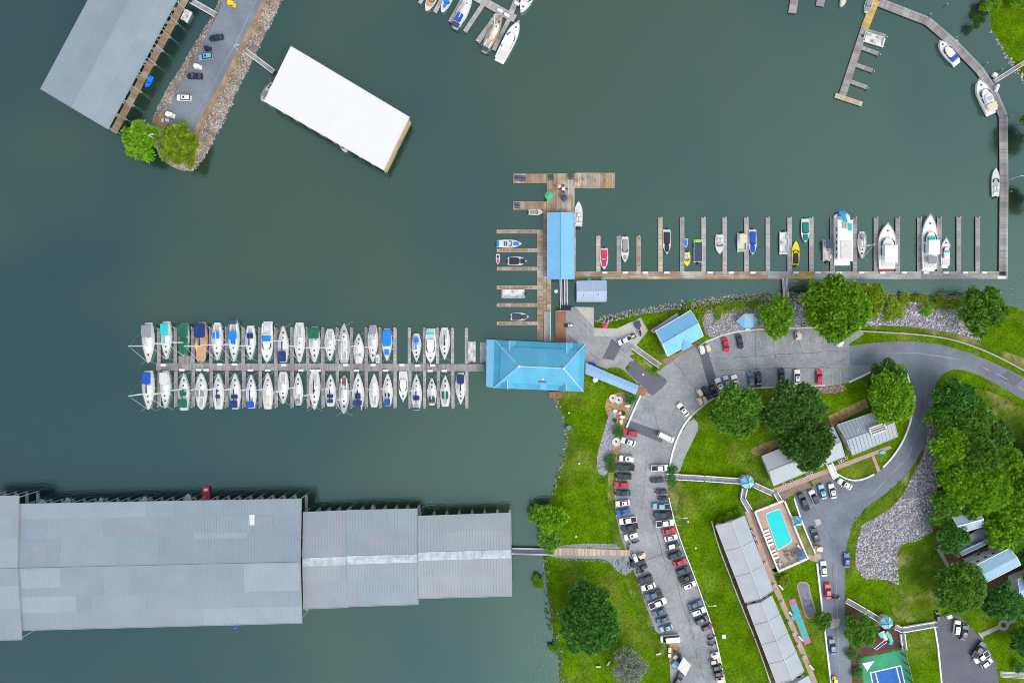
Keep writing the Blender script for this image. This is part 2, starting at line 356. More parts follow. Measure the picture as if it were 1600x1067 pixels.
drape('far_shore_ground', SHW['shore'], m_grass, 0, 4.0, 'grassy bank at the far end of the curved walkway', near=6)
drape('lawn_ground', SHW['main'], m_grass, 0, 1.6, 'bright green lawns of the marina shore', near=7)

LV = 0.004
def sheet(name, px, mat, lev, label, smooth=0, th=0.0, z=ZL):
    """flat paving on the level ground, lev = layer number; px outline in photo pixels at height z"""
    if smooth: px = chaikin(px, smooth)
    m = MB(); m.poly(pxw(px, z), z + LV * lev - (th or 0), z + LV * lev + 0)
    ob = m.build(name, mat); tag(ob, label, kind='structure'); return ob

# thick pad of the upper lot, also the sea wall at the water
lot = [(868, 486), (900, 479), (928, 480), (928, 512), (964, 513), (1001, 496), (1013, 516), (994, 541), (986, 549), (1010, 566), (1029, 580), (1040, 571), (1062, 553), (1092, 538), (1102, 532), (1130, 522), (1160, 516), (1200, 513), (1245, 512), (1300, 512), (1345, 513), (1350, 522), (1327, 537), (1327, 540), (1327, 572), (1365, 568), (1362, 580), (1330, 597), (1300, 602), (1256, 603), (1180, 606), (1150, 608), (1122, 617), (1095, 636), (1075, 655), (1058, 680), (1048, 712), (1043, 745), (1043, 775), (1053, 812), (1066, 852), (1084, 900), (1102, 950), (1118, 996), (1128, 1040), (1140, 1100), (1050, 1100), (1046, 1030), (1046, 1004), (1024, 985), (1008, 942), (996, 905), (982, 870), (972, 838), (963, 810), (960, 775), (962, 745), (967, 715), (975, 668), (985, 640), (996, 618), (1000, 600), (960, 580), (914, 566), (914, 548), (868, 548)]
sheet('parking_lot', lot, m_asph_light, 3, 'pale worn asphalt of the long curved car park', th=1.9)
upper = [(1092, 538), (1102, 533), (1130, 523), (1160, 517), (1200, 514), (1245, 513), (1300, 513), (1344, 514), (1349, 522), (1327, 537), (1327, 571), (1363, 570), (1361, 579), (1330, 596), (1300, 601), (1256, 602), (1180, 605), (1150, 607), (1122, 615), (1112, 600)]
sheet('parking_lot', upper, m_asph_grey, 4, 'grey mottled asphalt of the upper car park')
sheet('parking_lot', [(1072, 945), (1091, 930), (1100, 951), (1117, 998), (1127, 1041), (1138, 1099), (1052, 1099), (1048, 1031), (1062, 1010), (1079, 1005)], m_asph_grey, 4, 'greyer asphalt at the bottom end of the curved car park')
sheet('asphalt_patch', [(1088, 536), (1102, 533), (1120, 596), (1107, 604)], m_asph_dark, 6, 'dark asphalt strip crossing the lot near the blue roofed office')
sheet('asphalt_patch', [(979, 655), (1038, 676), (1034, 692), (975, 667)], m_asph_dark, 6, 'dark asphalt strip crossing the lot above the red car')
sheet('asphalt_patch', chaikin([(987, 560), (1008, 574), (1028, 583), (1043, 594), (1040, 601), (1022, 617), (1017, 618), (1002, 602), (984, 585), (976, 577)], 1), m_asph_dark, 6, 'large dark asphalt patch beside the covered walk')
sheet('asphalt_patch', [(956, 529), (971, 541), (959, 563), (941, 560)], m_asph_dark, 6, 'small dark asphalt patch outside the restaurant')
road = [(1327, 540), (1372, 535), (1428, 533), (1470, 538), (1515, 551), (1560, 570), (1602, 591), (1660, 622), (1660, 655), (1602, 626), (1562, 603), (1530, 586), (1505, 578), (1488, 577), (1472, 585), (1462, 600), (1455, 640), (1450, 668), (1444, 695), (1432, 720), (1410, 748), (1385, 770), (1352, 793), (1332, 820), (1323, 850), (1320, 890), (1320, 960), (1328, 1020), (1334, 1100), (1300, 1100), (1293, 1020), (1286, 960), (1279, 905), (1275, 878), (1270, 858), (1256, 825), (1243, 792), (1239, 778), (1246, 771), (1262, 764), (1301, 747), (1326, 752), (1348, 749), (1369, 739), (1385, 726), (1406, 697), (1419, 670), (1428, 635), (1428, 600), (1418, 580), (1411, 568), (1364, 570), (1327, 571)]
sheet('road', road, m_asph_road, 5, 'blue grey asphalt road bending down to the hotel')
sheet('parking_lot', [(1462, 968), (1480, 958), (1500, 962), (1522, 985), (1541, 1006), (1556, 1035), (1566, 1100), (1478, 1100), (1467, 1015)], m_asph_dark, 5, 'dark asphalt car park beside the villas')
sheet('asphalt_patch', [(1575, 579), (1598, 592), (1585, 604), (1560, 590)], m_asph_dark, 6, 'darker repair patch on the road at the lawn edge')
sheet('concrete_ramp', [(900, 480.5), (927.5, 481), (927.5, 512), (922, 504)], m_conc, 7, 'pale concrete triangle at the boat ramp')
sheet('concrete_path', [(928, 513), (964, 513.5), (1000.5, 497), (1012, 516), (993, 540), (981, 534), (966, 526), (928, 525)], m_conc, 7, 'beige concrete path beside the boat ramp lawn')
sheet('concrete_pad', [(867.5, 487), (884, 486.5), (884, 547), (868, 547)], m_wood_red, 7, 'red brown paved strip beside the restaurant gangway')
sheet('concrete_pad', [(885, 513), (893, 512), (897, 545), (886, 546)], m_conc_grey, 7, 'small grey concrete pad at the restaurant wall')
sheet('landing', [(1000, 603), (1012, 608), (1007, 619), (995, 615)], M('terracotta', (0.34, 0.13, 0.08), 0.8), 8, 'square terracotta landing at the end of the covered walk')
sheet('concrete_pad', [(1081, 651), (1094, 664), (1082, 690), (1069, 715), (1062, 738), (1056, 742), (1045, 735), (1049, 712), (1060, 684)], m_conc_grey, 4, 'curved grey concrete pad beside the inner kerb', smooth=1)
sheet('concrete_patch', [(1298, 966), (1312, 966), (1311, 978), (1298, 982)], m_conc, 7, 'pale concrete square in the hotel road', th=0)
sheet('concrete_patch', [(1273, 812), (1281, 810), (1284, 818), (1276, 822)], m_conc, 7, 'pale concrete square beside the small blue pavilion')
# lawns, beds
def patch(name, px, mat, lev, label, smooth=1): return sheet(name, px, mat, lev, label, smooth)
patch('island_lawn', [(984, 556), (994, 552), (1012, 570), (1024, 579), (1032, 590), (1018, 585), (1000, 572)], m_grass, 8, 'small wedge of grass beside the slanted boardwalk', 0)
patch('garden_bed', [(948, 622), (960, 614), (978, 612), (992, 618), (984, 640), (975, 668), (968, 700), (966, 735), (955, 742), (944, 735), (952, 690), (955, 655), (944, 640)], m_straw, 2, 'tan mulch garden bed along the lakeside kerb')
patch('gravel_strip', [(955, 640), (966, 648), (962, 670), (955, 700), (951, 735), (944, 744), (934, 738), (932, 715), (940, 685), (949, 655)], m_gravel, 3, 'narrow grey gravel strip beside the garden')
patch('gravel_strip', [(866, 854), (900, 849), (962, 849), (968, 856), (982, 868), (992, 880), (988, 892), (976, 898), (964, 892), (952, 877), (940, 872), (870, 872), (856, 866)], m_gravel, 3, 'grey gravel flanking the beige boardwalk')
patch('mulch_bed', [(1190, 712), (1228, 688), (1240, 686), (1300, 655), (1345, 625), (1362, 632), (1325, 655), (1300, 668), (1200, 712)], m_mulch, 2, 'brown planting bed behind the hotel wings', 0)
patch('mulch_bed', [(1294, 650), (1352, 622), (1358, 636), (1310, 660), (1300, 668)], m_straw, 3, 'straw coloured bed behind the ribbed roof wing', 0)
patch('mulch_bed', [(1174, 700), (1212, 685), (1226, 690), (1196, 710), (1182, 712), (1173, 707)], m_straw, 3, 'straw coloured bed at the end of the long hotel wing')
patch('mulch_bed', [(1112, 815), (1120, 820), (1170, 945), (1215, 1067), (1225, 1100), (1214, 1100), (1202, 1060), (1157, 945), (1138, 890)], m_mulch, 2, 'narrow brown bed behind the long hotel rooms', 0)
patch('mulch_bed', [(1322, 945), (1345, 958), (1375, 975), (1404, 985), (1411, 1012), (1342, 1026), (1330, 1000)], m_mulch, 3, 'brown mulch of the playground', 0)
patch('rubber_play_surface', [(1366, 975), (1400, 988), (1405, 1012), (1350, 1022), (1343, 1014), (1370, 1000)], M('maroon_rubber', (0.09, 0.035, 0.05), 0.9, var=.2, fine=.2), 4, 'dark maroon play surface under the slide', 0)
patch('mulch_bed', [(1322, 1010), (1340, 1026), (1347, 1067), (1350, 1100), (1336, 1100), (1330, 1060)], m_mulch, 3, 'brown planted strip beside the tennis court', 0)
patch('mulch_bed', [(1272, 603), (1300, 602), (1318, 600), (1322, 608), (1305, 615), (1282, 614)], M('red_mulch', (0.22, 0.12, 0.09), 0.95, var=.3, fine=.3), 6, 'reddish rock bed at the corner of the upper car park')
patch('forest_floor', [(1462, 600), (1500, 605), (1545, 640), (1600, 690), (1660, 720), (1660, 940), (1560, 950), (1500, 900), (1460, 855), (1462, 800), (1450, 740), (1455, 660)], m_mulch, 1, 'leaf litter under the dense trees')
patch('rough_bank', [(1500, 600), (1560, 615), (1620, 650), (1660, 670), (1660, 730), (1600, 710), (1560, 672), (1500, 618)], m_rough_grass, 2, 'dry mown bank between road and trees')
patch('rough_bank', [(1385, 910), (1405, 860), (1440, 845), (1478, 870), (1470, 940), (1450, 968), (1410, 972), (1392, 955)], m_rough_grass, 2, 'yellowing slope above the striped gazebo')
patch('rough_bank', [(1425, 722), (1418, 760), (1392, 792), (1362, 806), (1345, 822), (1334, 855), (1325, 860), (1330, 835), (1345, 805), (1390, 772), (1415, 745)], m_rough_grass, 2, 'dry grass verge along the bend of the hotel road')
patch('rough_bank', [(1345, 514), (1372, 514), (1450, 520), (1520, 540), (1580, 570), (1640, 600), (1640, 575), (1560, 545), (1530, 536), (1500, 522), (1450, 514), (1400, 509), (1350, 510)], m_rough_grass, 2, 'rough verge above the road guard rail')
patch('rough_bank', [(952, 700), (962, 760), (964, 812), (985, 875), (1010, 945), (1024, 987), (1044, 1006), (1030, 1030), (1008, 990), (985, 930), (960, 850), (948, 790)], m_rough_grass, 1, 'dry mown edge along the car park')
patch('rough_bank', [(1044, 765), (1060, 742), (1068, 750), (1058, 790), (1056, 812)], m_rough_grass, 2, 'dry patch at the boardwalk start')

# paint lines
def lines(segs, label, w=0.14, lev=9):
    m = MB()
    for (x0, y0, x1, y1) in segs:
        a, b = P(x0, y0, ZL), P(x1, y1, ZL); d = (b - a); n = Vector((-d.y, d.x, 0)).normalized() * w / 2; up = Vector((0, 0, LV * lev))
        m.add([a - n + up, b - n + up, b + n + up, a + n + up], [(0, 1, 2, 3)])
    tag(m.build('parking_marking', m_paint), label, kind='structure')
seg = []
for i in range(17): x = 1122 + i * 12.6; seg.append((x, 514 + max(0, (1200 - x) * .09), x + 3, 539 + max(0, (1200 - x) * .05)))
for i in range(13): x = 1162 + i * 12.6; seg.append((x, 580, x, 604))
lines(seg, 'worn white bay lines of the upper car park')
seg = []
for i in range(9): t = i / 8; x = 1103 - 42 * t; y = 598 + 60 * t; seg.append((x, y, x + 17 - 6 * t, y + 16 - 3 * t * 2))
for i in range(22):
    t = i / 21; x = 1022 + 50 * t ** 1.3 + 20 * t; y = 722 + 262 * t; a = .05 - .42 * t; seg.append((x, y, x + 22 * math.cos(a), y + 22 * math.sin(a)))
for i in range(24):
    t = i / 23; y = 700 + 290 * t; x = 966 + 20 * abs(t - .25) ** 1.2 + 58 * max(0, t - .25) ** 1.25; a = .15 - .5 * t; seg.append((x, y, x + 22 * math.cos(a), y + 22 * math.sin(a)))
lines(seg, 'worn white bay lines of the curved car park', w=0.11)
lines([(1536, 574, 1546, 579), (1556, 583, 1574, 593), (1590, 603, 1604, 612)], 'dashed centre line of the road', w=0.2)

# kerbs
def kerb(name, px, label, w=0.35, h=0.16, mat=None, z=ZL, smooth=2, closed=False, cat='kerb', kind='structure'):
    if smooth: px = chaikin(px, smooth, closed)
    pts = [P(x, y, z + h) for x, y in px]; m = MB(); n = len(pts)
    L_, R2 = [], []
    for i in range(n):
        a = pts[i - 1] if (i > 0 or closed) else pts[i]; b = pts[(i + 1) % n] if (i < n - 1 or closed) else pts[i]
        d = (b - a).normalized(); nn = Vector((-d.y, d.x, 0)) * w / 2; L_.append(pts[i] + nn); R2.append(pts[i] - nn)
    for i in range(n if closed else n - 1):
        j = (i + 1) % n; m.hexa([R2[i], R2[j], L_[j], L_[i]], z0=z - 0.2)
    ob = m.build(name, mat or m_kerb)
    if kind == 'structure': tag(ob, label, kind=kind)
    else: tag(ob, label, cat)
    return ob
kerb('kerb', [(1093, 540), (1110, 531), (1140, 520), (1175, 515), (1240, 512), (1330, 512), (1346, 512)], 'kerb along the lake side of the upper car park', w=.5)
kerb('kerb', [(1078, 652), (1094, 637), (1120, 618), (1152, 608), (1180, 606), (1260, 603), (1290, 602)], 'kerb under the big trees of the upper car park', w=.4)
kerb('kerb', [(1080, 650), (1068, 665), (1056, 690), (1048, 718), (1046, 735)], 'white curved kerb around the inner lawn', w=.55, h=.3, mat=m_white)
kerb('low_wall', [(1327, 597), (1345, 589), (1363, 580)], 'white low wall at the corner of the upper car park', w=.5, h=.5, mat=m_white, smooth=0, cat='wall', kind='thing')
kerb('low_wall', [(1430, 618), (1426, 645), (1420, 670), (1408, 696), (1392, 718), (1380, 730)], 'white curved low wall outside the ribbed roof wing', w=.45, h=.45, mat=m_white, cat='wall', kind='thing')
kerb('low_wall', [(1308, 740), (1322, 748), (1336, 751), (1352, 748), (1366, 741)], 'white curved low wall around the half round lawn', w=.45, h=.45, mat=m_white, cat='wall', kind='thing')
kerb('low_wall', [(1417, 582), (1422, 598)], 'short white wall under the tree at the road junction', w=.45, h=.5, mat=m_white, smooth=0, cat='wall', kind='thing')
kerb('guard_rail', [(1340, 517), (1380, 519), (1430, 522), (1480, 528), (1520, 540), (1560, 557), (1610, 584)], 'long weathered guard rail above the curving road', w=.35, h=.7, mat=M('rail_grey', (.42, .40, .37), .8), cat='guard rail', kind='thing')
kerb('low_wall', [(1045, 777), (1053, 812), (1066, 852), (1085, 900), (1103, 950), (1119, 998), (1128, 1040), (1138, 1090)], 'long white wall between car park and hotel lawn', w=.28, h=.5, mat=m_white, cat='wall', kind='thing')
kerb('low_wall', [(1001, 618), (991, 640), (979, 668)], 'white wall between garden bed and car park', w=.5, h=.5, mat=m_white, smooth=1, cat='wall', kind='thing')
kerb('low_wall', [(1277, 880), (1283, 935), (1291, 1000), (1301, 1090)], 'white wall along the hotel road beside the mini golf lawn', w=.5, h=.45, mat=m_white, cat='wall', kind='thing')
kerb('low_wall', [(1241, 778), (1248, 800), (1258, 828), (1274, 864)], 'white wall between the hotel bays and pool verge', w=.45, h=.4, mat=m_white, smooth=1, cat='wall', kind='thing')
kerb('kerb', [(1112, 814), (1122, 852), (1140, 898), (1160, 950), (1185, 1010), (1212, 1090)], 'pale edging behind the long hotel rooms', w=.35, h=.15)
kerb('low_wall', [(1461, 980), (1466, 1010), (1474, 1090)], 'white wall beside the villa car park lawn', w=.45, h=.4, mat=m_white, smooth=0, cat='wall', kind='thing')
kerb('kerb', [(979, 668), (970, 712), (962, 750), (961, 790), (966, 822), (981, 868)], 'low kerb of the lakeside parking row', w=.18, h=.1, mat=m_conc_grey)
kerb('kerb', [(990, 885), (1000, 915), (1012, 950), (1027, 985)], 'low kerb of the lower lakeside parking row', w=.18, h=.1, mat=m_conc_grey)

patch('island_lawn', [(945, 579), (955, 573), (970, 575), (984, 586), (999, 603), (990, 603), (962, 588)], m_grass, 9, 'arc of grass above the covered walk', 1)
# cracks and seams in the asphalt
def cracks(name, lst, label, mat, w=.09, lev=8):
    m = MB()
    for (x0, y0, x1, y1, n, j) in lst:
        pts = []
        for i in range(n + 1):
            t = i / n; pts.append(P(x0 + (x1 - x0) * t + random.uniform(-j, j), y0 + (y1 - y0) * t + random.uniform(-j, j), ZL) + Vector((0, 0, LV * lev)))
        for i in range(n):
            a, b_ = pts[i], pts[i + 1]; d = (b_ - a); ww = w * random.uniform(.5, 1.6); nn = Vector((-d.y, d.x, 0)).normalized() * ww / 2; m.add([a - nn, b_ - nn, b_ + nn, a + nn], [(0, 1, 2, 3)])
    tag(m.build(name, mat), label, kind='structure')
m_crack = M('crack_tar', (0.07, 0.075, 0.08), 0.9, var=.2)
ck = [(1003, 876, 1052, 858, 14, .8), (1002, 878, 1050, 861, 12, 1.0), (1050, 560, 1096, 622, 10, 1.2), (940, 520, 975, 548, 8, 1.5), (1110, 560, 1320, 548, 30, 1.3), (1120, 578, 1300, 574, 26, 1.5), (1180, 516, 1182, 600, 9, 1), (1205, 520, 1212, 560, 6, 1.2), (1010, 720, 1002, 800, 10, 1.0), (1015, 800, 1045, 900, 12, 1.2), (1055, 905, 1085, 1000, 12, 1.2), (1020, 640, 1035, 700, 8, 1.5), (1240, 520, 1260, 560, 7, 2), (1290, 575, 1320, 560, 6, 1.5), (1080, 1000, 1100, 1060, 8, 1.2), (1480, 985, 1520, 1040, 10, 2), (1340, 760, 1400, 715, 9, 1.2), (1270, 790, 1310, 860, 10, 1.5), (1300, 880, 1306, 1010, 12, .8), (900, 495, 925, 520, 6, 1.5), (880, 520, 935, 560, 9, 1.6)]
cracks('asphalt_cracks', ck, 'dark cracks and tar seams wandering over the asphalt', m_crack)
cracks('asphalt_seams', [(1327, 540, 1327, 571, 1, 0), (1062, 960, 1088, 1030, 4, .5), (1033, 905, 1062, 985, 5, .5), (1372, 552, 1440, 552, 4, .4), (1440, 552, 1500, 562, 4, .4), (1448, 575, 1446, 640, 4, .3), (1446, 640, 1420, 712, 5, .3), (1420, 712, 1360, 775, 5, .3), (1306, 880, 1312, 1060, 5, .4), (300, 190, 372, 62, 5, .4), (372, 62, 405, -10, 4, .4)], 'pale worn seams between asphalt lanes', M('pale_seam', (.33, .34, .35), .9, var=.2), .12)
sheet('gravel_apron', [(1095, 636), (1122, 617), (1118, 611), (1090, 631)], m_asph_grey, 5, 'greyer apron under the carts')
def wear(px, lab): sheet('asphalt_wear', px, m_asph_grey, 5, lab)
wear([(1062, 624), (1083, 612), (1092, 628), (1074, 650), (1056, 680), (1036, 668)], 'mottled grey wear of the upper inner parking bays')
wear([(1025, 700), (1048, 706), (1043, 740), (1020, 738)], 'mottled grey wear of the inner bays near the boardwalk')
wear([(1002, 622), (1030, 634), (1016, 660), (984, 652)], 'mottled grey wear of the bays beside the garden')
# ---------------------------------------------------------------- rocks (stuff)
def rocks(name, px, mat, label, dens=5.0, s0=0.3, s1=0.75, warp=True):
    w = pxw(px, 0.6); xs = [p[0] for p in w]; ys = [p[1] for p in w]
    area = (max(xs) - min(xs)) * (max(ys) - min(ys)); n = int(area * dens)
    x = RNG.uniform(min(xs), max(xs), n); y = RNG.uniform(min(ys), max(ys), n)
    k = inside(w, x, y); x, y = x[k], y[k]; n = len(x); z = tz(x, y)
    s = RNG.uniform(0, 1, n) ** 2 * (s1 - s0) + s0
    cube = np.array([(-1, -1, -1), (1, -1, -1), (1, 1, -1), (-1, 1, -1), (-1, -1, 1), (1, -1, 1), (1, 1, 1), (-1, 1, 1)]) * 0.5
    cube = cube * np.array([1, 1, .8]); V = cube[None] + RNG.uniform(-.22, .22, (n, 8, 3)); V[:, 4:, :2] *= 0.75
    V *= s[:, None, None] * np.array([1.15, .9, .8]); a = RNG.uniform(0, 6.28, n); ca, sa = np.cos(a)[:, None], np.sin(a)[:, None]
    X = V[..., 0] * ca - V[..., 1] * sa; Y = V[..., 0] * sa + V[..., 1] * ca
    V = np.stack([X + x[:, None], Y + y[:, None], V[..., 2] + (z + s * .18)[:, None]], -1).reshape(-1, 3)
    F = np.array([(3, 2, 1, 0), (4, 5, 6, 7), (0, 1, 5, 4), (1, 2, 6, 5), (2, 3, 7, 6), (3, 0, 4, 7)])
    F = (F[None] + 8 * np.arange(n)[:, None, None]).reshape(-1, 4)
    me = np_mesh(name, V, F, mat); return tag(linkobj(name, me), label, kind='stuff')
def np_mesh(name, V, F, mat, smooth=False):
    me = bpy.data.meshes.new(name); me.vertices.add(len(V)); me.vertices.foreach_set('co', np.asarray(V, np.float32).ravel())
    k = F.shape[1]; me.loops.add(F.size); me.loops.foreach_set('vertex_index', F.ravel().astype(np.int32))
    me.polygons.add(len(F)); me.polygons.foreach_set('loop_start', (np.arange(len(F)) * k).astype(np.int32))
    me.polygons.foreach_set('loop_total', np.full(len(F), k, np.int32))
    if smooth: me.polygons.foreach_set('use_smooth', np.ones(len(F), bool))
    me.materials.append(mat); me.update(calc_edges=True); return me
def bed(px, mat, label, dz=0.05, name='riprap_bed', smooth=1, step=1.5):
    return drape(name, chaikin(pxw(px, 0.9), smooth), mat, dz, step, label, skirt=False)

# peninsula road
sheet('peninsula_road', chaikin([(352, -40), (350, 0), (338, 26), (326, 52), (306, 88), (286, 124), (270, 152), (260, 178), (264, 190), (282, 200), (301, 211), (306, 196), (338, 143), (372, 77), (395, 33), (410, 0), (428, -40)], 1), m_asph_road, 4, 'blue grey asphalt lane along the rocky spit', th=0.3)
rocks('riprap', [(351, -40), (341, 2), (330, 25), (306, 62), (286, 98), (261, 136), (238, 180), (250, 184), (262, 176), (284, 125), (322, 58), (348, 4), (356, -40)], m_rock_brown, 'brown grey boulders on the left bank of the spit', 10, .2, .52)
rocks('riprap', [(438, -40), (419, 0), (403, 38), (379, 84), (347, 147), (316, 202), (303, 222), (268, 214), (248, 204), (240, 222), (250, 248), (285, 268), (305, 266), (318, 250), (334, 225), (354, 182), (377, 132), (397, 92), (417, 52), (443, 0), (460, -40)], m_rock_brown, 'pale boulders on the right bank of the spit', 10, .2, .52)
# north shore
bed([(1095, 497), (1130, 478), (1180, 480), (1250, 470), (1262, 511), (1180, 512), (1140, 519), (1104, 530)], m_bed, 'gravel under the rocks beside the blue roofed office')
rocks('riprap', [(1092, 492), (1110, 478), (1150, 474), (1200, 472), (1262, 470), (1264, 510), (1180, 511), (1140, 518), (1108, 528)], m_rock, 'grey boulders between the office and the bright tree', 7, .2, .5)
rocks('riprap', [(927, 503), (940, 493), (965, 489), (990, 482), (1020, 478), (1060, 471), (1100, 465), (1150, 459), (1200, 456), (1290, 458), (1290, 474), (1200, 470), (1150, 472), (1100, 478), (1060, 484), (1020, 488), (990, 493), (965, 500), (945, 506)], m_rock_brown, 'shoreline boulders below the office lawn', 6, .25, .65)
bed([(1345, 508), (1352, 485), (1385, 470), (1440, 473), (1500, 478), (1512, 505), (1535, 515), (1530, 535), (1500, 522), (1450, 514), (1400, 509)], m_bed, 'gravel under the big rock slope')
rocks('riprap', [(1340, 510), (1350, 486), (1385, 468), (1440, 472), (1500, 476), (1512, 503), (1535, 515), (1530, 534), (1500, 521), (1450, 513), (1400, 508)], m_rock, 'blue grey boulders on the slope above the road', 7, .25, .65)
rocks('riprap', [(1330, 458), (1420, 454), (1500, 458), (1502, 468), (1420, 466), (1330, 470)], m_rock_brown, 'weedy shoreline boulders below the rock slope', 4, .25, .6)
bed([(1448, 612), (1460, 605), (1466, 660), (1460, 700), (1463, 745), (1462, 795), (1455, 828), (1440, 838), (1400, 850), (1402, 912), (1385, 903), (1350, 903), (1335, 882), (1338, 850), (1346, 820), (1368, 806), (1392, 793), (1412, 768), (1428, 735), (1446, 700)], m_bed, 'gravel bed of the large rock field')
rocks('riprap', [(1452, 640), (1460, 640), (1462, 700), (1463, 745), (1464, 795), (1456, 830), (1440, 840), (1400, 852), (1403, 912), (1385, 904), (1350, 904), (1334, 884), (1336, 850), (1345, 820), (1366, 807), (1390, 795), (1410, 770), (1428, 737), (1446, 700)], m_rock, 'large field of pale grey boulders beside the hotel road', 8, .25, .6)
rocks('riprap', [(1543, 45), (1549, 42), (1562, 62), (1578, 88), (1596, 110), (1606, 126), (1598, 134), (1586, 122), (1572, 96), (1556, 70)], m_rock, 'boulders on the bank at the curved walkway', 6, .25, .6)
rocks('riprap', [(862, 606), (872, 622), (878, 640), (885, 660), (888, 690), (879, 728), (872, 755), (864, 780), (858, 780), (862, 755), (870, 725), (879, 692), (877, 662), (868, 640), (858, 625), (852, 614)], m_rock_brown, 'small stones along the edge of the lakeside lawn', 5, .2, .5)
rocks('riprap', [(842, 850), (852, 850), (858, 890), (860, 930), (869, 980), (881, 1020), (882, 1090), (870, 1090), (871, 1020), (859, 980), (850, 930), (846, 890)], m_rock_brown, 'sparse stones at the lower lawn shore', 2.0, .2, .5)
rocks('gravel_stones', [(955, 640), (966, 648), (962, 670), (955, 700), (951, 735), (944, 744), (934, 738), (932, 715), (940, 685), (949, 655)], m_gravel, 'loose grey stones of the garden gravel strip', 9, .15, .4)
rocks('gravel_stones', [(866, 853), (900, 849), (962, 849), (968, 855), (866, 855)], m_gravel, 'loose stones above the beige boardwalk', 9, .12, .35)
rocks('gravel_stones', [(866, 869), (945, 873), (972, 870), (990, 880), (987, 892), (976, 898), (964, 892), (952, 878), (870, 873)], m_gravel, 'loose stones below the beige boardwalk', 9, .12, .35)
rocks('gravel_stones', [(1272, 604), (1300, 603), (1317, 601), (1321, 608), (1305, 614), (1282, 613)], m_rock_brown, 'reddish stones at the corner bed of the upper car park', 5, .2, .5)

# ---------------------------------------------------------------- docks
ZD = 0.55
def deck(parent, a, b, w, mat, name='walkway', bw=0.42, z=ZD, along=False, th=0.3, edge=None):
    """boards laid across the run a->b (world xy Vectors); frame + boards"""
    a = Vector((a[0], a[1], 0)); b = Vector((b[0], b[1], 0)); d = (b - a); L_ = d.length; d.normalize(); n = Vector((-d.y, d.x, 0))
    if name != 'walkway' and not along: z = z - 0.012
    m = MB(); zt = Vector((0, 0, z - 0.05))
    m.beam(a + zt, b + zt, w - 0.12, th)
    for s_ in (-1, 1): m.beam(a + n * s_ * (w / 2 - .02) + Vector((0, 0, z - .02)), b + n * s_ * (w / 2 - .02) + Vector((0, 0, z - .02)), 0.10, 0.24, 1)
    fr = m.build(name, [m_float, edge or mat], parent)
    m = MB(); zz = Vector((0, 0, z))
    if along:
        k = max(1, round(w / bw)); 
        for i in range(k):
            c = n * ((i + .5) / k - .5) * (w - .1); p = 0.0
            while p < L_ - .01:
                q = min(L_, p + random.uniform(3, 5)); m.beam(a + c + d * p + zz, a + c + d * (q - .03) + zz, w / k - .04, .045); p = q
    else:
        k = max(1, round(L_ / bw)); s_ = L_ / k
        for i in range(k):
            c = a + d * (i + .5) * s_ + zz; jit = random.uniform(-.02, .02)
            m.beam(c - n * (w / 2 - .07 + jit), c + n * (w / 2 - .07 - jit), s_ - .035, .045)
    tag(m.build('deck_boards', mat, fr), kind='stuff'); return fr
def dk(parent, x0, y0, x1, y1, wpx, mat, name='walkway', z=ZD, **k):
    return deck(parent, P(x0, y0, z), P(x1, y1, z), wpx * S, mat, name, z=z, **k)
PILE = None
def piles(parent, pts, h=1.6, r=.16):
    global PILE
    if PILE is None:
        m = MB(); m.tube((0, 0, -2.5), (0, 0, 1.45), .16, .15, 8, 0); m.tube((0, 0, 1.45), (0, 0, 1.6), .17, .05, 8, 1); PILE = m.mesh('pile', [m_pile, m_white])
    org = parent.location
    for x, y in pts: p = P(x, y, .5); linkobj('pile', PILE, parent, (p.x - org.x, p.y - org.y, 0))
def dockbox(parent_unused, x, y, horiz=True, z=ZD):
    p = P(x, y, z + .5); m = MB(); d = (1.5, .6, .55) if horiz else (.6, 1.5, .55)
    m.box((p.x, p.y, z), (d[0], d[1], .48)); m.box((p.x, p.y, z + .48), (d[0] + .08, d[1] + .08, .09))
    return m

# A: sailboat dock
sail_dock = thing('sailboat_dock', 'long grey dock with fingers both sides, full of sailboats', 'dock', P(500, 573))
dk(sail_dock, 244, 573, 757, 574.5, 11, m_wood_grey)
fu = [248, 274, 301.5, 329, 354, 380, 406, 431, 456, 481, 504, 526.5, 549, 572, 594, 617, 640, 663, 684, 707, 729]
for i, x in enumerate(fu):
    for up in (1, 0):
        xx = x + (0 if up else .6) + random.uniform(-.4, .4)
        mt = m_wood_pale if i > 14 else m_wood_grey
        if i == 0: y0, y1 = (513, 567) if up else (579, 635)
        else: y0, y1 = ((511 + i * .1, 567.5) if up else (580, 635.5 + i * .1))
        dk(sail_dock, xx, 568 if up else 579.5, xx, y0 if up else y1, 4.6, mt, 'finger_pier', edge=m_wood_pale)
        piles(sail_dock, [(xx, y0 if up else y1)])
dk(sail_dock, 279, 562, 300, 562, 11, m_wood_grey, 'finger_pier', z=ZD - .05)
boxes = [(255, 569, 1), (284, 579.6, 0), (310, 579.6, 0), (322, 579.6, 0), (343, 568, 1), (366, 568, 1), (391, 580, 0), (418, 580, 0), (443, 569, 1), (470, 580, 0), (488, 580.5, 0), (497, 580.5, 0), (540, 569, 1), (557, 580.5, 0), (583, 569, 1), (602, 580.5, 0), (628, 569, 1), (652, 570, 1), (672, 581, 0), (676, 569.5, 1), (694, 581, 0)]
BOXM = None
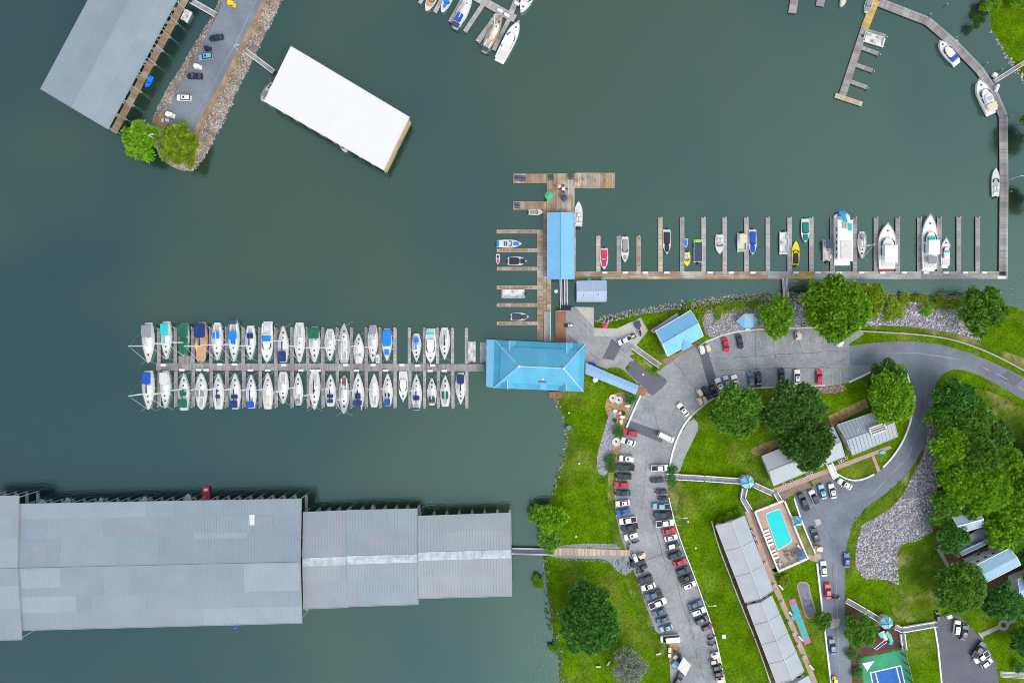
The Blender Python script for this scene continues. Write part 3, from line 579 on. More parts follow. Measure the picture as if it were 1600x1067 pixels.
for i, (x, y, u) in enumerate(boxes):
    m = dockbox(None, x, y + (1.2 if u else -1.6)); p = P(x, y, 1)
    o = m.build('dock_box', m_white)
    near = ['outer end', 'middle', 'restaurant end'][0 if x < 350 else (1 if x < 520 else 2)]
    tag(o, 'white dock locker, number %s from the outer end of the sailboat dock' % (['one','two','three','four','five','six','seven','eight','nine','ten','eleven','twelve','thirteen','fourteen','fifteen','sixteen','seventeen','eighteen','nineteen','twenty','twenty one'][i]), 'dock box', 'white lockers on the sailboat dock')

# B: marina store dock and T platform
store = thing('store_dock', 'tan wooden dock with wide T platform around the blue store roof', 'dock', P(870, 400))
dk(store, 802, 279, 854, 279, 14, m_wood_tan, 'platform_arm', bw=.5)
dk(store, 898, 282.5, 961, 282.5, 24, m_wood_tan, 'platform_arm', bw=.5)
dk(store, 876, 271.5, 876, 332, 43, m_wood_tan, 'platform', bw=.5, along=True)
dk(store, 802, 321.5, 854, 321.5, 12.5, m_wood_tan, 'platform_arm', bw=.5)
dk(store, 852.3, 327, 852.3, 534, 6, m_wood_tan)
dk(store, 898.2, 332, 898.2, 436, 2.6, m_wood_tan)
dk(store, 844, 360.5, 844, 532, 9.5, m_wood_tan, 'walkway', z=ZD - .04)
dk(store, 857.5, 436, 857.5, 486, 7, m_wood_tan, z=ZD + .02)
for y, mt in ((362, m_wood_tan), (391, m_wood_tan), (420, m_wood_tan), (449, m_wood_tan), (476.5, m_wood_tan), (505, m_wood_tan)):
    dk(store, 839.2 if y > 370 else 847, y, 776, y, 5.4, mt, 'finger_pier', z=ZD - .02, edge=m_wood_pale); piles(store, [(777, y)])
# gangways
def gangway(name, label, x0, y0, x1, y1, wpx, z0, z1, mat=m_alu, rail=m_white, cat='gangway', dark=m_wood_grey, n=None):
    a, b = P(x0, y0, z0), P(x1, y1, z1); g = thing(name, label, cat, (a + b) / 2); d = (b - a); L_ = d.length; u = d.normalized(); nn = Vector((-u.y, u.x, 0)).normalized(); w = wpx * S
    m = MB(); k = max(2, int(L_ / .5))
    for i in range(k):
        c = a.lerp(b, (i + .5) / k); m.beam(c - nn * (w / 2 - .12), c + nn * (w / 2 - .12), L_ / k - .03, .06)
    tag(m.build('deck_boards', dark, g), kind='stuff')
    for s_ in (-1, 1):
        m = MB(); e = nn * s_ * (w / 2 - .05); m.beam(a + e + Vector((0, 0, .08)), b + e + Vector((0, 0, .08)), .12, .25)
        h = Vector((0, 0, 1.0)); m.beam(a + e + h, b + e + h, .10, .08); kk = max(2, int(L_ / 1.8))
        for i in range(kk + 1):
            c = a.lerp(b, i / kk) + e; m.tube(c, c + h, .035, n=5)
        m.build('handrail', rail, g)
    return g
gangway('gangway', 'narrow aluminium ramp from the store dock to the shore beside the buoy', 876, 437, 877, 482, 3.2, .6, 1.25)
gangway('gangway', 'grey wooden ramp from the store dock to the dark landing', 884, 437, 884.5, 482, 5, .6, 1.25)
gangway('gangway', 'railed white ramp running down to the restaurant corner', 855.5, 487, 855.5, 534, 9, .7, 1.25, dark=m_conc_grey)
gangway('gangway', 'short pier linking the rocky shore to the long finger dock', 1225.5, 435, 1227.5, 468, 6.5, .7, 1.3, dark=m_wood_grey)
m = MB(); p = P(884, 481, 1.6); m.box((p.x, p.y, 1.2), (3.0, 1.6, 1.1)); tag(m.build('ramp_gate', m_dark), 'dark gate box at the shore end of the grey ramp', 'gate')

# C: long finger dock
longd = thing('finger_dock', 'long straight dock with twenty fingers below the open water', 'dock', P(1230, 430))
cuts = [(899, 1200, m_wood_tan), (1200, 1237, m_wood_pale), (1237, 1270, m_wood_gold), (1270, 1440, m_wood_pale), (1440, 1573, m_wood_grey)]
for x0, x1, mt in cuts: dk(longd, x0, 430, x1 - .15, 430, 11.5, mt, along=True, bw=.4)
fx = [(935, 369, m_wood_new), (967, 369, m_wood_grey), (998, 369, m_wood_tan), (1032, 340, m_wood_new), (1066, 340, m_wood_grey), (1099.5, 340, m_wood_pale), (1132.5, 340, m_wood_pale), (1166.5, 340, m_wood_pale), (1200, 340, m_wood_pale), (1234, 340, m_wood_pale), (1268, 340, m_wood_pale), (1301, 340, m_wood_grey), (1336, 340, m_wood_grey), (1369, 340, m_wood_grey), (1403, 340, m_wood_grey), (1437, 340, m_wood_grey), (1468, 340, m_wood_grey), (1498.5, 339, m_wood_grey), (1528, 339, m_wood_grey)]
for x, y, mt in fx:
    dk(longd, x, 424.2, x, y, 6.4, mt, 'finger_pier', z=ZD + .02, edge=m_wood_pale); piles(longd, [(x, y + .5)])
BM = dockbox(None, 0, 0)
for i, (x, y, mt) in enumerate(fx):
    if i in (4, 8): continue
    m = MB(); p = P(x + 10, 426.2, 1); m.box((p.x, p.y, ZD), (1.5, .55, .45)); m.box((p.x, p.y, ZD + .45), (1.58, .62, .08))
    o = m.build('dock_box', m_white)
    tag(o, 'white dock locker beside finger %s counted from the store along the long dock' % (['one', 'two', 'three', 'four', 'five', 'six', 'seven', 'eight', 'nine', 'ten', 'eleven', 'twelve', 'thirteen', 'fourteen', 'fifteen', 'sixteen', 'seventeen', 'eighteen', 'nineteen'][i]), 'dock box', 'white lockers on the long dock')
# curved walkway
curv = thing('curved_walkway', 'grey wooden walkway curving from the far pier down to the long dock', 'dock', P(1550, 200))
cw = [(1374, 4), (1449, 33), (1490, 68), (1531, 110), (1549, 137), (1568, 182), (1569, 300), (1567.5, 436)]
for i in range(len(cw) - 1): dk(curv, *cw[i], *cw[i + 1], 13, m_wood_grey, z=ZD + .002 * (i % 2))
m = MB()
for i in range(len(cw) - 1):
    a, b = P(*cw[i], ZD + 1), P(*cw[i + 1], ZD + 1); d = (b - a).normalized(); n = Vector((-d.y, d.x, 0)) * 1.25
    k = int((b - a).length / 2)
    m.beam(a + n, b + n, .09, .08); m.beam(a + n - Vector((0, 0, .5)), b + n - Vector((0, 0, .5)), .06, .05)
    for j in range(k + 1): c = a.lerp(b, j / max(k, 1)) + n; m.tube(c - Vector((0, 0, 1)), c, .05, n=5)
m.build('railing', m_alu, curv)
sheet_m = MB(); p = P(1565, 433.5, ZD); sheet_m.box((p.x, p.y, ZD + .01), (2.6, .9, .06)); sheet_m.build('corner_plate', m_white, curv)
piles(curv, [(1452, 24), (1492, 60), (1540, 100), (1577, 182), (1577, 300), (1563, 110), (1478, 8)])
gangway('gangway', 'pale footbridge from the grassy bank to the curved walkway', 1553, 128, 1604, 96, 6, .7, 1.3, dark=m_wood_grey)
m = MB(); p = P(1554, 118, 1.0); m.box((p.x, p.y, ZD), (1.3, 1.0, 1.1), -.5); p = P(1558, 138, 1.0); m.box((p.x, p.y, ZD), (.8, 2.4, .7), -.4)
tag(m.build('dock_box', m_white), 'white utility boxes where the footbridge meets the curved walkway', 'dock box')
# top right pier
trp = thing('slip_pier', 'angled grey pier with short fingers and pale new end board', 'dock', P(1340, 80))
dk(trp, 1378, -40, 1369, 0, 12, m_wood_gold); dk(trp, 1369, 0, 1360, 22, 12, m_wood_gold); dk(trp, 1360, 22, 1351, 45, 12, m_wood_gold)
dk(trp, 1351, 45.2, 1316, 150, 11, m_wood_grey)
dk(trp, 1305, 149, 1347, 163, 7, m_wood_new, 'finger_pier', z=ZD + .05)
for (x0, y0, x1, y1) in ((1324, 127, 1355, 137), (1332, 101, 1364, 111), (1341, 74, 1373, 84.5), (1350, 48, 1384, 57)):
    dk(trp, x0 + 4, y0, x1, y1, 6, m_wood_grey, 'finger_pier', z=ZD + .02); piles(trp, [(x1, y1 + 2.5)])
trq = thing('slip_pier', 'two grey dock fingers poking in at the picture top', 'dock', P(1260, 0))
dk(trq, 1246, -30, 1238, 21, 12, m_wood_grey, 'finger_pier'); dk(trq, 1288, -30, 1281, 10, 12, m_wood_grey, 'finger_pier'); dk(trq, 1240, -34, 1380, -34, 12, m_wood_grey)
# top middle dock
tm = thing('angled_dock', 'grey angled dock with fingers holding large sail and motor yachts', 'dock', P(750, 0))
dk(tm, 640, -62, 805, 30, 12, m_wood_pale); 
for (x0, y0, x1, y1, w) in ((684, -38, 655, 6, 5), (703, -24, 679, 20, 6), (729, -12, 703, 35, 6), (757, 4, 726, 50, 6.5), (783, 16, 746, 66, 8), (797, 27, 771, 79, 6), (815, -20, 797, 24, 8)):
    dk(tm, x0, y0, x1, y1, w, m_wood_pale, 'finger_pier', z=ZD - .03); piles(tm, [(x1, y1)])
for i, (x, y, wd) in enumerate(((781, 17, 'beside the tan decked sailing yacht'), (792, 24, 'at the bow of the big motor yacht'), (808, 6, 'beside the cropped yacht at the picture top'))):
    m = MB(); p = P(x, y, 1); m.box((p.x, p.y, ZD), (1.7, .8, .6), -.5); m.box((p.x, p.y, ZD + .6), (1.8, .9, .1), -.5); tag(m.build('dock_box', m_white), 'white dock locker ' + wd, 'dock box', 'white lockers on the angled dock')
# boardwalk to the lower boat house
gangway('gangway', 'slate grey gangway with white rails from shore to the lower boat sheds', 800, 860, 863, 861.5, 9, 1.0, 1.35, dark=M('slate_deck', (.11, .11, .17), .8))
bw = thing('boardwalk', 'beige boardwalk with pinkish edges crossing the gravel to the car park', 'boardwalk', P(920, 862, 1.3))
dk(bw, 862, 861.5, 930, 862.5, 12, m_wood_new, z=1.5, edge=M('pink_edge', (.40, .20, .19), .8)); dk(bw, 930, 862.5, 984, 864, 10, m_wood_new, z=1.5, edge=_MC['pink_edge'])
gangway('gangway', 'dark gangway from the rocky spit to the bright white roof', 384, 80, 428, 113, 7, 1.0, .8, dark=m_wood_grey)
gangway('gangway', 'pale gangway from the grey boat shed to the rocky spit', 300, 3, 337, 24, 8, .8, 1.3, dark=m_wood_grey)
gangway('gangway', 'slanted boardwalk with white rails between restaurant yard and office', 988, 541, 1031, 572, 8, 1.26, 1.26, dark=m_wood_grey)
gangway('gangway', 'short white pier at the bottom of the villa lawn', 1563, 1052, 1604, 1054, 7, 1.26, 1.26, dark=m_conc_grey)
m = MB(); p0 = P(868, 616, 1.3); bd = thing('small_deck', 'small red brown deck at the lower side of the restaurant', 'deck', P(868, 616))
dk(bd, 857, 617, 879, 617, 9, m_wood_red, z=1.3, bw=.3)
a = P(1008, 609, 1.3)

# ---------------------------------------------------------------- roofs and buildings
def slope(name, A, B, C, D, mat, parent, rib=0.9, rh=0.09, rw=0.09, th=0.07, lift=0.0, label=None):
    """roof plane: A-B lower edge, C above B, D above A; standing seams run up the slope"""
    A, B, C, D = map(Vector, (A, B, C, D)); u = (B - A); W = u.length; u.normalize(); nrm = u.cross(D - A).normalized()
    if nrm.z < 0: nrm = -nrm
    up = nrm.cross(u).normalized()
    if up.dot(D - A) < 0: up = -up
    m = MB(); off = nrm * lift; q = [A + off, B + off, C + off, D + off]
    if (q[1] - q[0]).cross(q[2] - q[0]).z < 0: q = q[::-1]
    same = (C - D).length < 1e-3
    if same:
        q3 = [A + off, B + off, C + off]
        if (q3[1] - q3[0]).cross(q3[2] - q3[0]).z < 0: q3 = q3[::-1]
        lo = [p - nrm * th for p in q3]; m.add(q3 + lo, [(0, 1, 2), (5, 4, 3), (0, 3, 4, 1), (1, 4, 5, 2), (2, 5, 3, 0)])
    else:
        lo = [p - nrm * th for p in q]; m.add(q + lo, [(0, 1, 2, 3), (7, 6, 5, 4), (0, 4, 5, 1), (1, 5, 6, 2), (2, 6, 7, 3), (3, 7, 4, 0)])
    if rib:
        uD, hD = (D - A).dot(u), (D - A).dot(up); uC, hC = (C - A).dot(u), (C - A).dot(up)
        k = max(1, round(W / rib))
        for i in range(k + 1):
            x = min(max(i * W / k, .04), W - .04)
            if uD > .05 and x < uD: h = hD * x / uD
            elif uC < W - .05 and x > uC: h = hC * (W - x) / (W - uC)
            else: h = hD + (hC - hD) * (x - uD) / max(uC - uD, 1e-6)
            if h < .3: continue
            lo_v = 0.0
            if uD < -.05 or uC > W + .05: pass
            a = A + u * x + up * .01 + off; b = A + u * x + up * (h - .02) + off; s_ = u * rw / 2; t_ = nrm * rh
            m.add([a - s_, a + s_, b + s_, b - s_, a - s_ * .5 + t_, a + s_ * .5 + t_, b + s_ * .5 + t_, b - s_ * .5 + t_],
                  [(4, 5, 6, 7), (0, 1, 5, 4), (1, 2, 6, 5), (2, 3, 7, 6), (3, 0, 4, 7)])
    o = m.build(name, mat, parent)
    if label: o['label'] = label
    return o
class Roof:
    """gable over a quad given by photo corners at eave height: c00, c10 (along the ridge), c11, c01"""
    def __init__(s, c, ze, rise, over=0.0):
        s.c = [P(x, y, ze) for x, y in c]; s.ze = ze; s.rise = rise
    def p(s, a, b, dz=0):
        q = s.c; v = (q[0] * (1 - a) + q[1] * a) * (1 - b) + (q[3] * (1 - a) + q[2] * a) * b
        return Vector((v.x, v.y, s.ze + s.rise * (1 - abs(2 * b - 1)) + dz))
    def ctr(s): v = s.p(.5, .5); return Vector((v.x, v.y, 0))
    def panel(s, parent, a0, a1, b0, b1, mat, lift=0.0, rib=.9, rh=.07, rw=.09, gap=0.0):
        if b0 >= .5: return slope('roof_panel', s.p(a1, b1), s.p(a0, b1), s.p(a0, b0), s.p(a1, b0), mat, parent, rib, rh, rw, lift=lift)
        return slope('roof_panel', s.p(a0, b0), s.p(a1, b0), s.p(a1, b1), s.p(a0, b1), mat, parent, rib, rh, rw, lift=lift)
    def ridge(s, parent, mat, w=.35):
        m = MB(); m.beam(s.p(0, .5, .14), s.p(1, .5, .14), w, .18); return m.build('ridge_cap', mat, parent)
    def fascia(s, parent, mat, w=.16, h=.28):
        m = MB(); 
        for b in (0, 1): m.beam(s.p(0, b, .09), s.p(1, b, .09), w, h)
        for a in (0, 1):
            m.beam(s.p(a, 0, .11), s.p(a, .5, .11), w, h); m.beam(s.p(a, .5, .11), s.p(a, 1, .11), w, h)
        return m.build('roof_edge', mat, parent)
    def walls(s, parent, mat, z0, inset=.04, insb=.07, name='wall'):
        m = MB(); q = [s.p(inset, insb), s.p(1 - inset, insb), s.p(1 - inset, 1 - insb), s.p(inset, 1 - insb)]
        q = [Vector((v.x, v.y, s.ze - .12)) for v in q]
        if (q[1] - q[0]).cross(q[2] - q[0]).z < 0: q = q[::-1]
        m.hexa(q, z0=z0); w = m.build(name, mat, parent); 
        # gables
        g = MB()
        for a in (inset, 1 - inset):
            A_, B_, C_ = s.p(a, insb, -.12), s.p(a, 1 - insb, -.12), s.p(a, .5, -.12); A_.z = B_.z = s.ze - .12; d = (s.p(1, .5) - s.p(0, .5)).normalized() * .08
            C_.z = s.ze - .12 + (s.rise) * (1 - 2 * insb)
            g.add([A_ - d, B_ - d, C_ - d, A_ + d, B_ + d, C_ + d], [(0, 1, 2), (5, 4, 3), (0, 3, 4, 1), (1, 4, 5, 2), (2, 5, 3, 0)])
        if s.rise > .2: g.build('gable', mat, parent)
        return w, q

def window(parent, a, b, t, z, w, h, out):
    """window in the wall line a->b at fraction t; out = outward normal"""
    d = (b - a).normalized(); c = a.lerp(b, t); c = Vector((c.x, c.y, 0)); out = out.normalized()
    m = MB()
    for (p, q, hh) in (((-w / 2, -w / 2 + .1, h)), ((w / 2 - .1, w / 2, h))):
        m.beam(c + d * p + out * .05 + Vector((0, 0, z + h)), c + d * q + out * .05 + Vector((0, 0, z + h)), .12, h)
    for zz in (z + .1, z + h): m.beam(c - d * w / 2 + out * .06 + Vector((0, 0, zz)), c + d * w / 2 + out * .06 + Vector((0, 0, zz)), .14, .1)
    f = m.build('window', m_white, parent)
    g = MB(); g.beam(c - d * (w / 2 - .1) + out * .03 + Vector((0, 0, z + h - .1)), c + d * (w / 2 - .1) + out * .03 + Vector((0, 0, z + h - .1)), .06, h - .2); g.build('pane', m_dark, f)
    return f
def wall_windows(parent, q, z0, hts, n, sides=(0, 1, 2, 3), w=1.3, h=1.3):
    for s_ in sides:
        a, b = q[s_], q[(s_ + 1) % 4]; d = b - a; out = Vector((d.y, -d.x, 0)); k = n[s_] if isinstance(n, (list, tuple)) else n
        for i in range(k):
            for z in hts: window(parent, a, b, (i + .5) / k, z0 + z, w, h, out)

def covered_dock(label, corners, ze, rise, mats, courses, splits, strip=None, patches=(), postn=12, both_posts=True, seed=1, group=None, ribs=.9, edge=None, low=False):
    """boat shed: metal gable roof on posts over floating slips"""
    rnd = random.Random(seed); R = Roof(corners, ze, rise); t = thing('covered_dock', label, 'boat shed', R.ctr(), group=group)
    nb = courses
    for j in range(len(nb) - 1):
        b0, b1 = nb[j], nb[j + 1]; cuts_ = [0] + sorted(rnd.sample([i / 20 for i in range(2, 19)], splits)) + [1]
        for i in range(len(cuts_) - 1):
            mt = rnd.choice(mats); R.panel(t, cuts_[i], cuts_[i + 1], b0, b1, mt, lift=.0 + .004 * ((i + j) % 3), rib=ribs, rh=(.02 if ribs > 2 else .07))
    if strip: 
        R.panel(t, 0, 1, strip[0], .5, strip[2], lift=.1, rib=1.2, rh=.04); R.panel(t, 0, 1, .5, strip[1], strip[2], lift=.1, rib=1.2, rh=.04)
    elif rise > .1: R.ridge(t, mats[0])
    for (a0, a1, b0, b1, mt) in patches: R.panel(t, a0, a1, b0, b1, mt, lift=.04, rib=ribs)
    R.fascia(t, edge or mats[-1])
    # posts, trusses
    L_ = (R.p(1, 0) - R.p(0, 0)).length; W = (R.p(0, 1) - R.p(0, 0)).length
    pm = MB(); pm.tube((0, 0, 0), (0, 0, ze - .3), .14, n=6); pme = pm.mesh('post', m_alu)
    org = t.location
    for i in range(postn + 1):
        for b in (.012, .33, .67, .988):
            v = R.p(.01 + .98 * i / postn, b); linkobj('post', pme, t, (v.x - org.x, v.y - org.y, 0))
    m = MB()
    for i in range(postn + 1):
        a = .01 + .98 * i / postn; m.beam(R.p(a, .012, -.15), R.p(a, .5, -.15), .18, .3); m.beam(R.p(a, .5, -.15), R.p(a, .988, -.15), .18, .3)
    for b in (.012, .988): m.beam(R.p(0.01, b, -.35), R.p(.99, b, -.35), .15, .35)
    m.build('roof_truss', m_alu, t)
    # floating slips below
    c = [R.p(0, .5), R.p(1, .5)]; deck(t, c[0], c[1], 2.6, m_wood_grey, 'walkway')
    for i in range(1, postn + 1, 1):
        a = .01 + .98 * i / postn
        for (b0, b1) in ((.5, .02), (.5, .98)):
            p0, p1 = R.p(a, b0), R.p(a, b1); d = (p1 - p0).normalized(); m = MB()
            m.beam(Vector((p0.x, p0.y, ZD - .03)) + Vector((d.x, d.y, 0)) * 1.35, Vector((p1.x, p1.y, ZD - .03)), .9, .3); m.build('finger_pier', m_wood_grey, t)
    return t, R
W_ = m_roof_warm; C_ = m_roof_cool
# lower left sheds
t1, R1 = covered_dock('huge grey metal roofed boat shed with patched panels, lower left', [(31, 787), (471, 779), (472, 973), (35, 984.5)], 8.6, 1.6, C_, [0, .12, .27, .5, .73, .86, 1], 4,
    patches=[(.62, .81, .245, .3, m_roof_cool[3]), (.66, .82, .12, .25, m_roof_cool[1]), (.815, .835, .12, .2, m_white), (.835, .90, .125, .26, m_roof_warm[1]), (.05, .10, .31, .47, m_roof_warm[0]), (.01, .15, .505, .66, m_roof_cool[3])], postn=24, seed=4)
t2, R2 = covered_dock('grey boat shed section cut by the picture edge', [(-60, 776), (29.5, 774), (34, 999), (-60, 1001)], 9.4, 1.2, C_ + W_[:1], [0, .14, .3, .5, .62, .78, 1], 2, postn=5, seed=5)
t3, R3 = covered_dock('narrow grey boat shed with dirty white ridge strip', [(474, 800), (540, 797.5), (543, 948.5), (474.5, 951)], 6.8, 1.0, W_, [0, .24, .5, .72, 1], 1, strip=(.465, .55, m_roof_strip), postn=4, seed=6)
t4, R4 = covered_dock('grey boat shed with pale blue ridge strip between two others', [(541.5, 797), (652, 794.5), (653.5, 944), (543.8, 947.5)], 6.8, 1.0, [C_[0], C_[1], W_[1]], [0, .24, .5, .72, 1], 1, strip=(.465, .55, m_roof_strip), postn=6, seed=7)
t5, R5 = covered_dock('grey boat shed with mottled ridge strip nearest the shore gangway', [(653.5, 806), (798, 801), (799.5, 931), (654.5, 934.5)], 6.8, 1.0, W_, [0, .2, .5, .72, 1], 1, strip=(.43, .53, m_roof_strip), postn=7, seed=8)
# top left shed
t6, R6 = covered_dock('grey metal roofed boat shed at the upper left beside the spit', [(63.6, 139.5), (151, -24), (289, -24), (168.5, 202)], 7.0, 1.4, [C_[0], C_[1]], [0, .25, .5, .78, 1], 1, postn=10, seed=9)
sd_ = thing('side_dock', 'tan plank walkway along the open side of the upper left shed', 'dock', P(230, 110))
dk(sd_, 177, 207, 308, -36, 10.5, m_wood_tan, bw=.5)
for i in range(13):
    t = i / 12; x, y = 172 + (300 - 172) * t, 201 + (-36 - 201) * t
    m = MB(); p = P(x, y, .6); q = P(x + 6, y + 3.5, .6); m.beam((p.x, p.y, ZD + .05), (q.x, q.y, ZD + .05), .7, .3); m.build('finger_pier', m_wood_tan, sd_); piles(sd_, [(x + 2, y + 1)])
# white roof
t7, R7 = covered_dock('boat shed with a large plain bright white roof', [(454.7, 73), (639.7, 183.5), (599.5, 266), (413, 158.5)], 5.5, .05, [m_roof_white], [0, .5, 1], 0, postn=9, seed=2, ribs=3.0, edge=m_roof_white)
m = MB(); a, b = R7.p(1.004, .05), R7.p(1.004, 1.0); m.beam(Vector((a.x, a.y, 4.6)), Vector((b.x, b.y, 4.6)), .6, .5); m.build('timber_edge', m_wood_gold, t7)
# blue store roof
def blue_mats(): return [m_blue4]
R8 = Roof([(855.5, 333), (855.5, 436.5), (897.5, 436.5), (897, 333)], 3.6, .9); st = thing('marina_store', 'long light blue roofed store floating on the tan dock', 'store', R8.ctr())
for b0, b1, mt in ((0, .5, m_blue4), (.5, 1, m_blue4)):
    R8.panel(st, 0, 1, b0, b1, mt, rib=.6, rh=.03, rw=.05)
R8.ridge(st, m_blue4, .2); R8.fascia(st, m_blue3); w, q = R8.walls(st, m_wall, ZD, .02, .04); wall_windows(st, q, ZD, (1.1,), [8, 3, 8, 3])
R9 = Roof([(901, 439.5), (947.5, 438.5), (947.5, 471), (901.5, 471)], 3.2, .7); fd = thing('floating_cabin', 'small floating cabin with blue grey roof below the store', 'cabin', R9.ctr())
R9.panel(fd, 0, 1, 0, .5, m_bluegrey, rib=.5, rh=.03, rw=.05); R9.panel(fd, 0, 1, .5, 1, m_bluegrey, rib=.5, rh=.03, rw=.05); R9.ridge(fd, m_bluegrey, .2); R9.fascia(fd, m_blue3); w, q = R9.walls(fd, m_wall, .3, .03, .04); wall_windows(fd, q, .4, (1.1,), [4, 2, 4, 2])
m = MB(); m.hexa([R9.p(-.01, -.02, 0), R9.p(-.01, 1.02, 0), R9.p(1.01, 1.02, 0), R9.p(1.01, -.02, 0)][::-1], z0=0); 
m = MB(); m.hexa([Vector((p.x, p.y, .35)) for p in (R9.p(0, 1.02), R9.p(1, 1.02), R9.p(1, -.03), R9.p(0, -.03))], z0=-.3); m.build('float_base', m_wood_grey, fd)
for a, b in ((.25, .72), (.75, .72)):
    m = MB(); v = R9.p(a, b); m.tube(v, v + Vector((0, 0, .35)), .28, .22, 10); m.build('roof_vent', m_gel2, fd)
for a, b in ((.48, .3), (.2, .88), (.32, .88), (.44, .88), (.56, .88)):
    m = MB(); v = R9.p(a, b); m.tube(v, v + Vector((0, 0, .4)), .09, n=6); m.build('vent_pipe', m_gel3, fd)
for x in (920, 942):
    m = MB(); p = P(x, 438, 1.5); m.box((p.x, p.y, 2.2), (1.1, .9, .1)); m.build('awning', CV['aqua'], fd)
# restaurant
rest = thing('restaurant', 'large sky blue hip roofed lakeside restaurant with white hip ridges', 'restaurant', P(843, 572))
E = [P(773, 531, 5), P(914.5, 537.5, 5), P(911.5, 612, 5), P(771, 606, 5)]
def lerp2(q, a, b): return (q[0] * (1 - a) + q[1] * a) * (1 - b) + (q[3] * (1 - a) + q[2] * a) * b
rg = [P(810.5, 572.3, 9.3), P(880.5, 575.5, 9.3)]
def up_(p, r, t, z): v = p.lerp(r, t); v.z = z; return v
I_ = [up_(E[0], rg[0], .27, 6.0), up_(E[1], rg[1], .27, 6.0), up_(E[2], rg[1], .27, 6.0), up_(E[3], rg[0], .27, 6.0)]
for (a, b, c, d) in ((0, 1, 1, 0), (1, 2, 2, 1), (2, 3, 3, 2), (3, 0, 0, 3)): slope('roof_panel', E[a], E[b], I_[c], I_[d], m_blue2, rest, .45, .03, .05)
for (a, b, r1, r0) in ((0, 1, 1, 0), (1, 2, 1, 1), (2, 3, 0, 1), (3, 0, 0, 0)): slope('roof_panel', I_[a], I_[b], rg[r1], rg[r0], m_blue, rest, .45, .03, .05, lift=.22)
m = MB(); m.beam(rg[0] + Vector((0, 0, .4)), rg[1] + Vector((0, 0, .4)), .32, .25)
for i, r in ((0, 0), (1, 1), (2, 1), (3, 0)): m.beam(E[i] + Vector((0, 0, .15)), I_[i] + Vector((0, 0, .32)), .26, .2); m.beam(I_[i] + Vector((0, 0, .36)), rg[r] + Vector((0, 0, .36)), .26, .2)
m.build('hip_cap', M('pale_blue_trim', (.34, .50, .58), .5), rest)
for r in rg:
    m = MB(); m.tube(r, r + Vector((0, 0, .9)), .35, .25, 10); m.tube(r + Vector((0, 0, .9)), r + Vector((0, 0, 1.2)), .45, .1, 10); m.build('finial', m_gel2, rest)
# dormers: small gables at the eaves
for (x, side) in ((795.5, 0), (885.5, 0), (793, 1), (884.5, 1)):
    yo, yi = (532.5 + (x - 795) * .035, 553) if side == 0 else (607.5 + (x - 793) * .03, 590)
    o0, o1 = P(x, yo, 6.4), P(x, yi, 6.9); wv = Vector((1.7, 0, 0))
    fa, fb = Vector((o0.x, o0.y, 5.4)), Vector((o1.x, o1.y, 5.9))
    dm = MB()
    for s_ in (-1, 1):
        q = [fa + wv * s_ * 1.25, o0, o1, fb + wv * s_ * .9]
        if (q[1] - q[0]).cross(q[2] - q[0]).z < 0: q = q[::-1]
        lo = [p - Vector((0, 0, .1)) for p in q]; dm.add(q + lo, [(0, 1, 2, 3), (7, 6, 5, 4), (0, 4, 5, 1), (1, 5, 6, 2), (2, 6, 7, 3), (3, 7, 4, 0)])
    d_ = dm.build('dormer', m_blue2, rest)
    c_ = MB(); c_.beam(o0 + Vector((0, 0, .1)), o1 + Vector((0, 0, .1)), .26, .15); c_.build('ridge_cap', _MC['pale_blue_trim'], d_)
m = MB(); q = [lerp2(E, .045, .04), lerp2(E, .96, .04), lerp2(E, .96, .96), lerp2(E, .045, .96)]; q = [Vector((p.x, p.y, 4.9)) for p in q][::-1]; m.hexa(q, z0=.3); m.build('wall', m_wall, rest)
wall_windows(rest, q, .3, (1.4,), [12, 6, 12, 6], w=1.6, h=1.6)
v = P(848, 593, 7.2); m = MB(); m.box((v.x, v.y, 6.0), (2.3, 1.7, .9)); m.build('roof_equipment_box', m_wall_dark, rest); m = MB(); m.tube((v.x, v.y + .1, 6.9), (v.x, v.y + .1, 7.4), .32, .28, 10); m.build('exhaust_fan', m_gel, rest)
v = [P(843, 599, 5.9), P(854, 599.3, 5.9), P(854, 608.5, 5.2), P(843, 608.2, 5.2)]; m = MB(); q = [p + Vector((0, 0, .25)) for p in v][::-1]; m.hexa(q, th=.08); m.build('lower_roof_sheet', m_blue, rest)
aw = MB(); q = [P(760.5, 530.5, 4.4), P(773, 531, 4.9), P(771.5, 606, 4.9), P(759.5, 604, 4.4)][::-1]; slope('awning_roof', q[0], q[3], q[2], q[1], m_blue4, rest, .6, .03, .05); 
m = MB(); q = [Vector((p.x, p.y, .5)) for p in (P(760, 604, .5), P(775, 605, .5), P(776, 533, .5), P(761, 532, .5))]; m.hexa(q, z0=.1); m.build('terrace_deck', m_wood_tan, rest)
for y in (533, 550, 568, 585, 602): 
    m = MB(); p = P(761, y, 2); m.tube((p.x, p.y, .3), (p.x, p.y, 4.35), .1, n=6); m.build('post', m_white, rest)
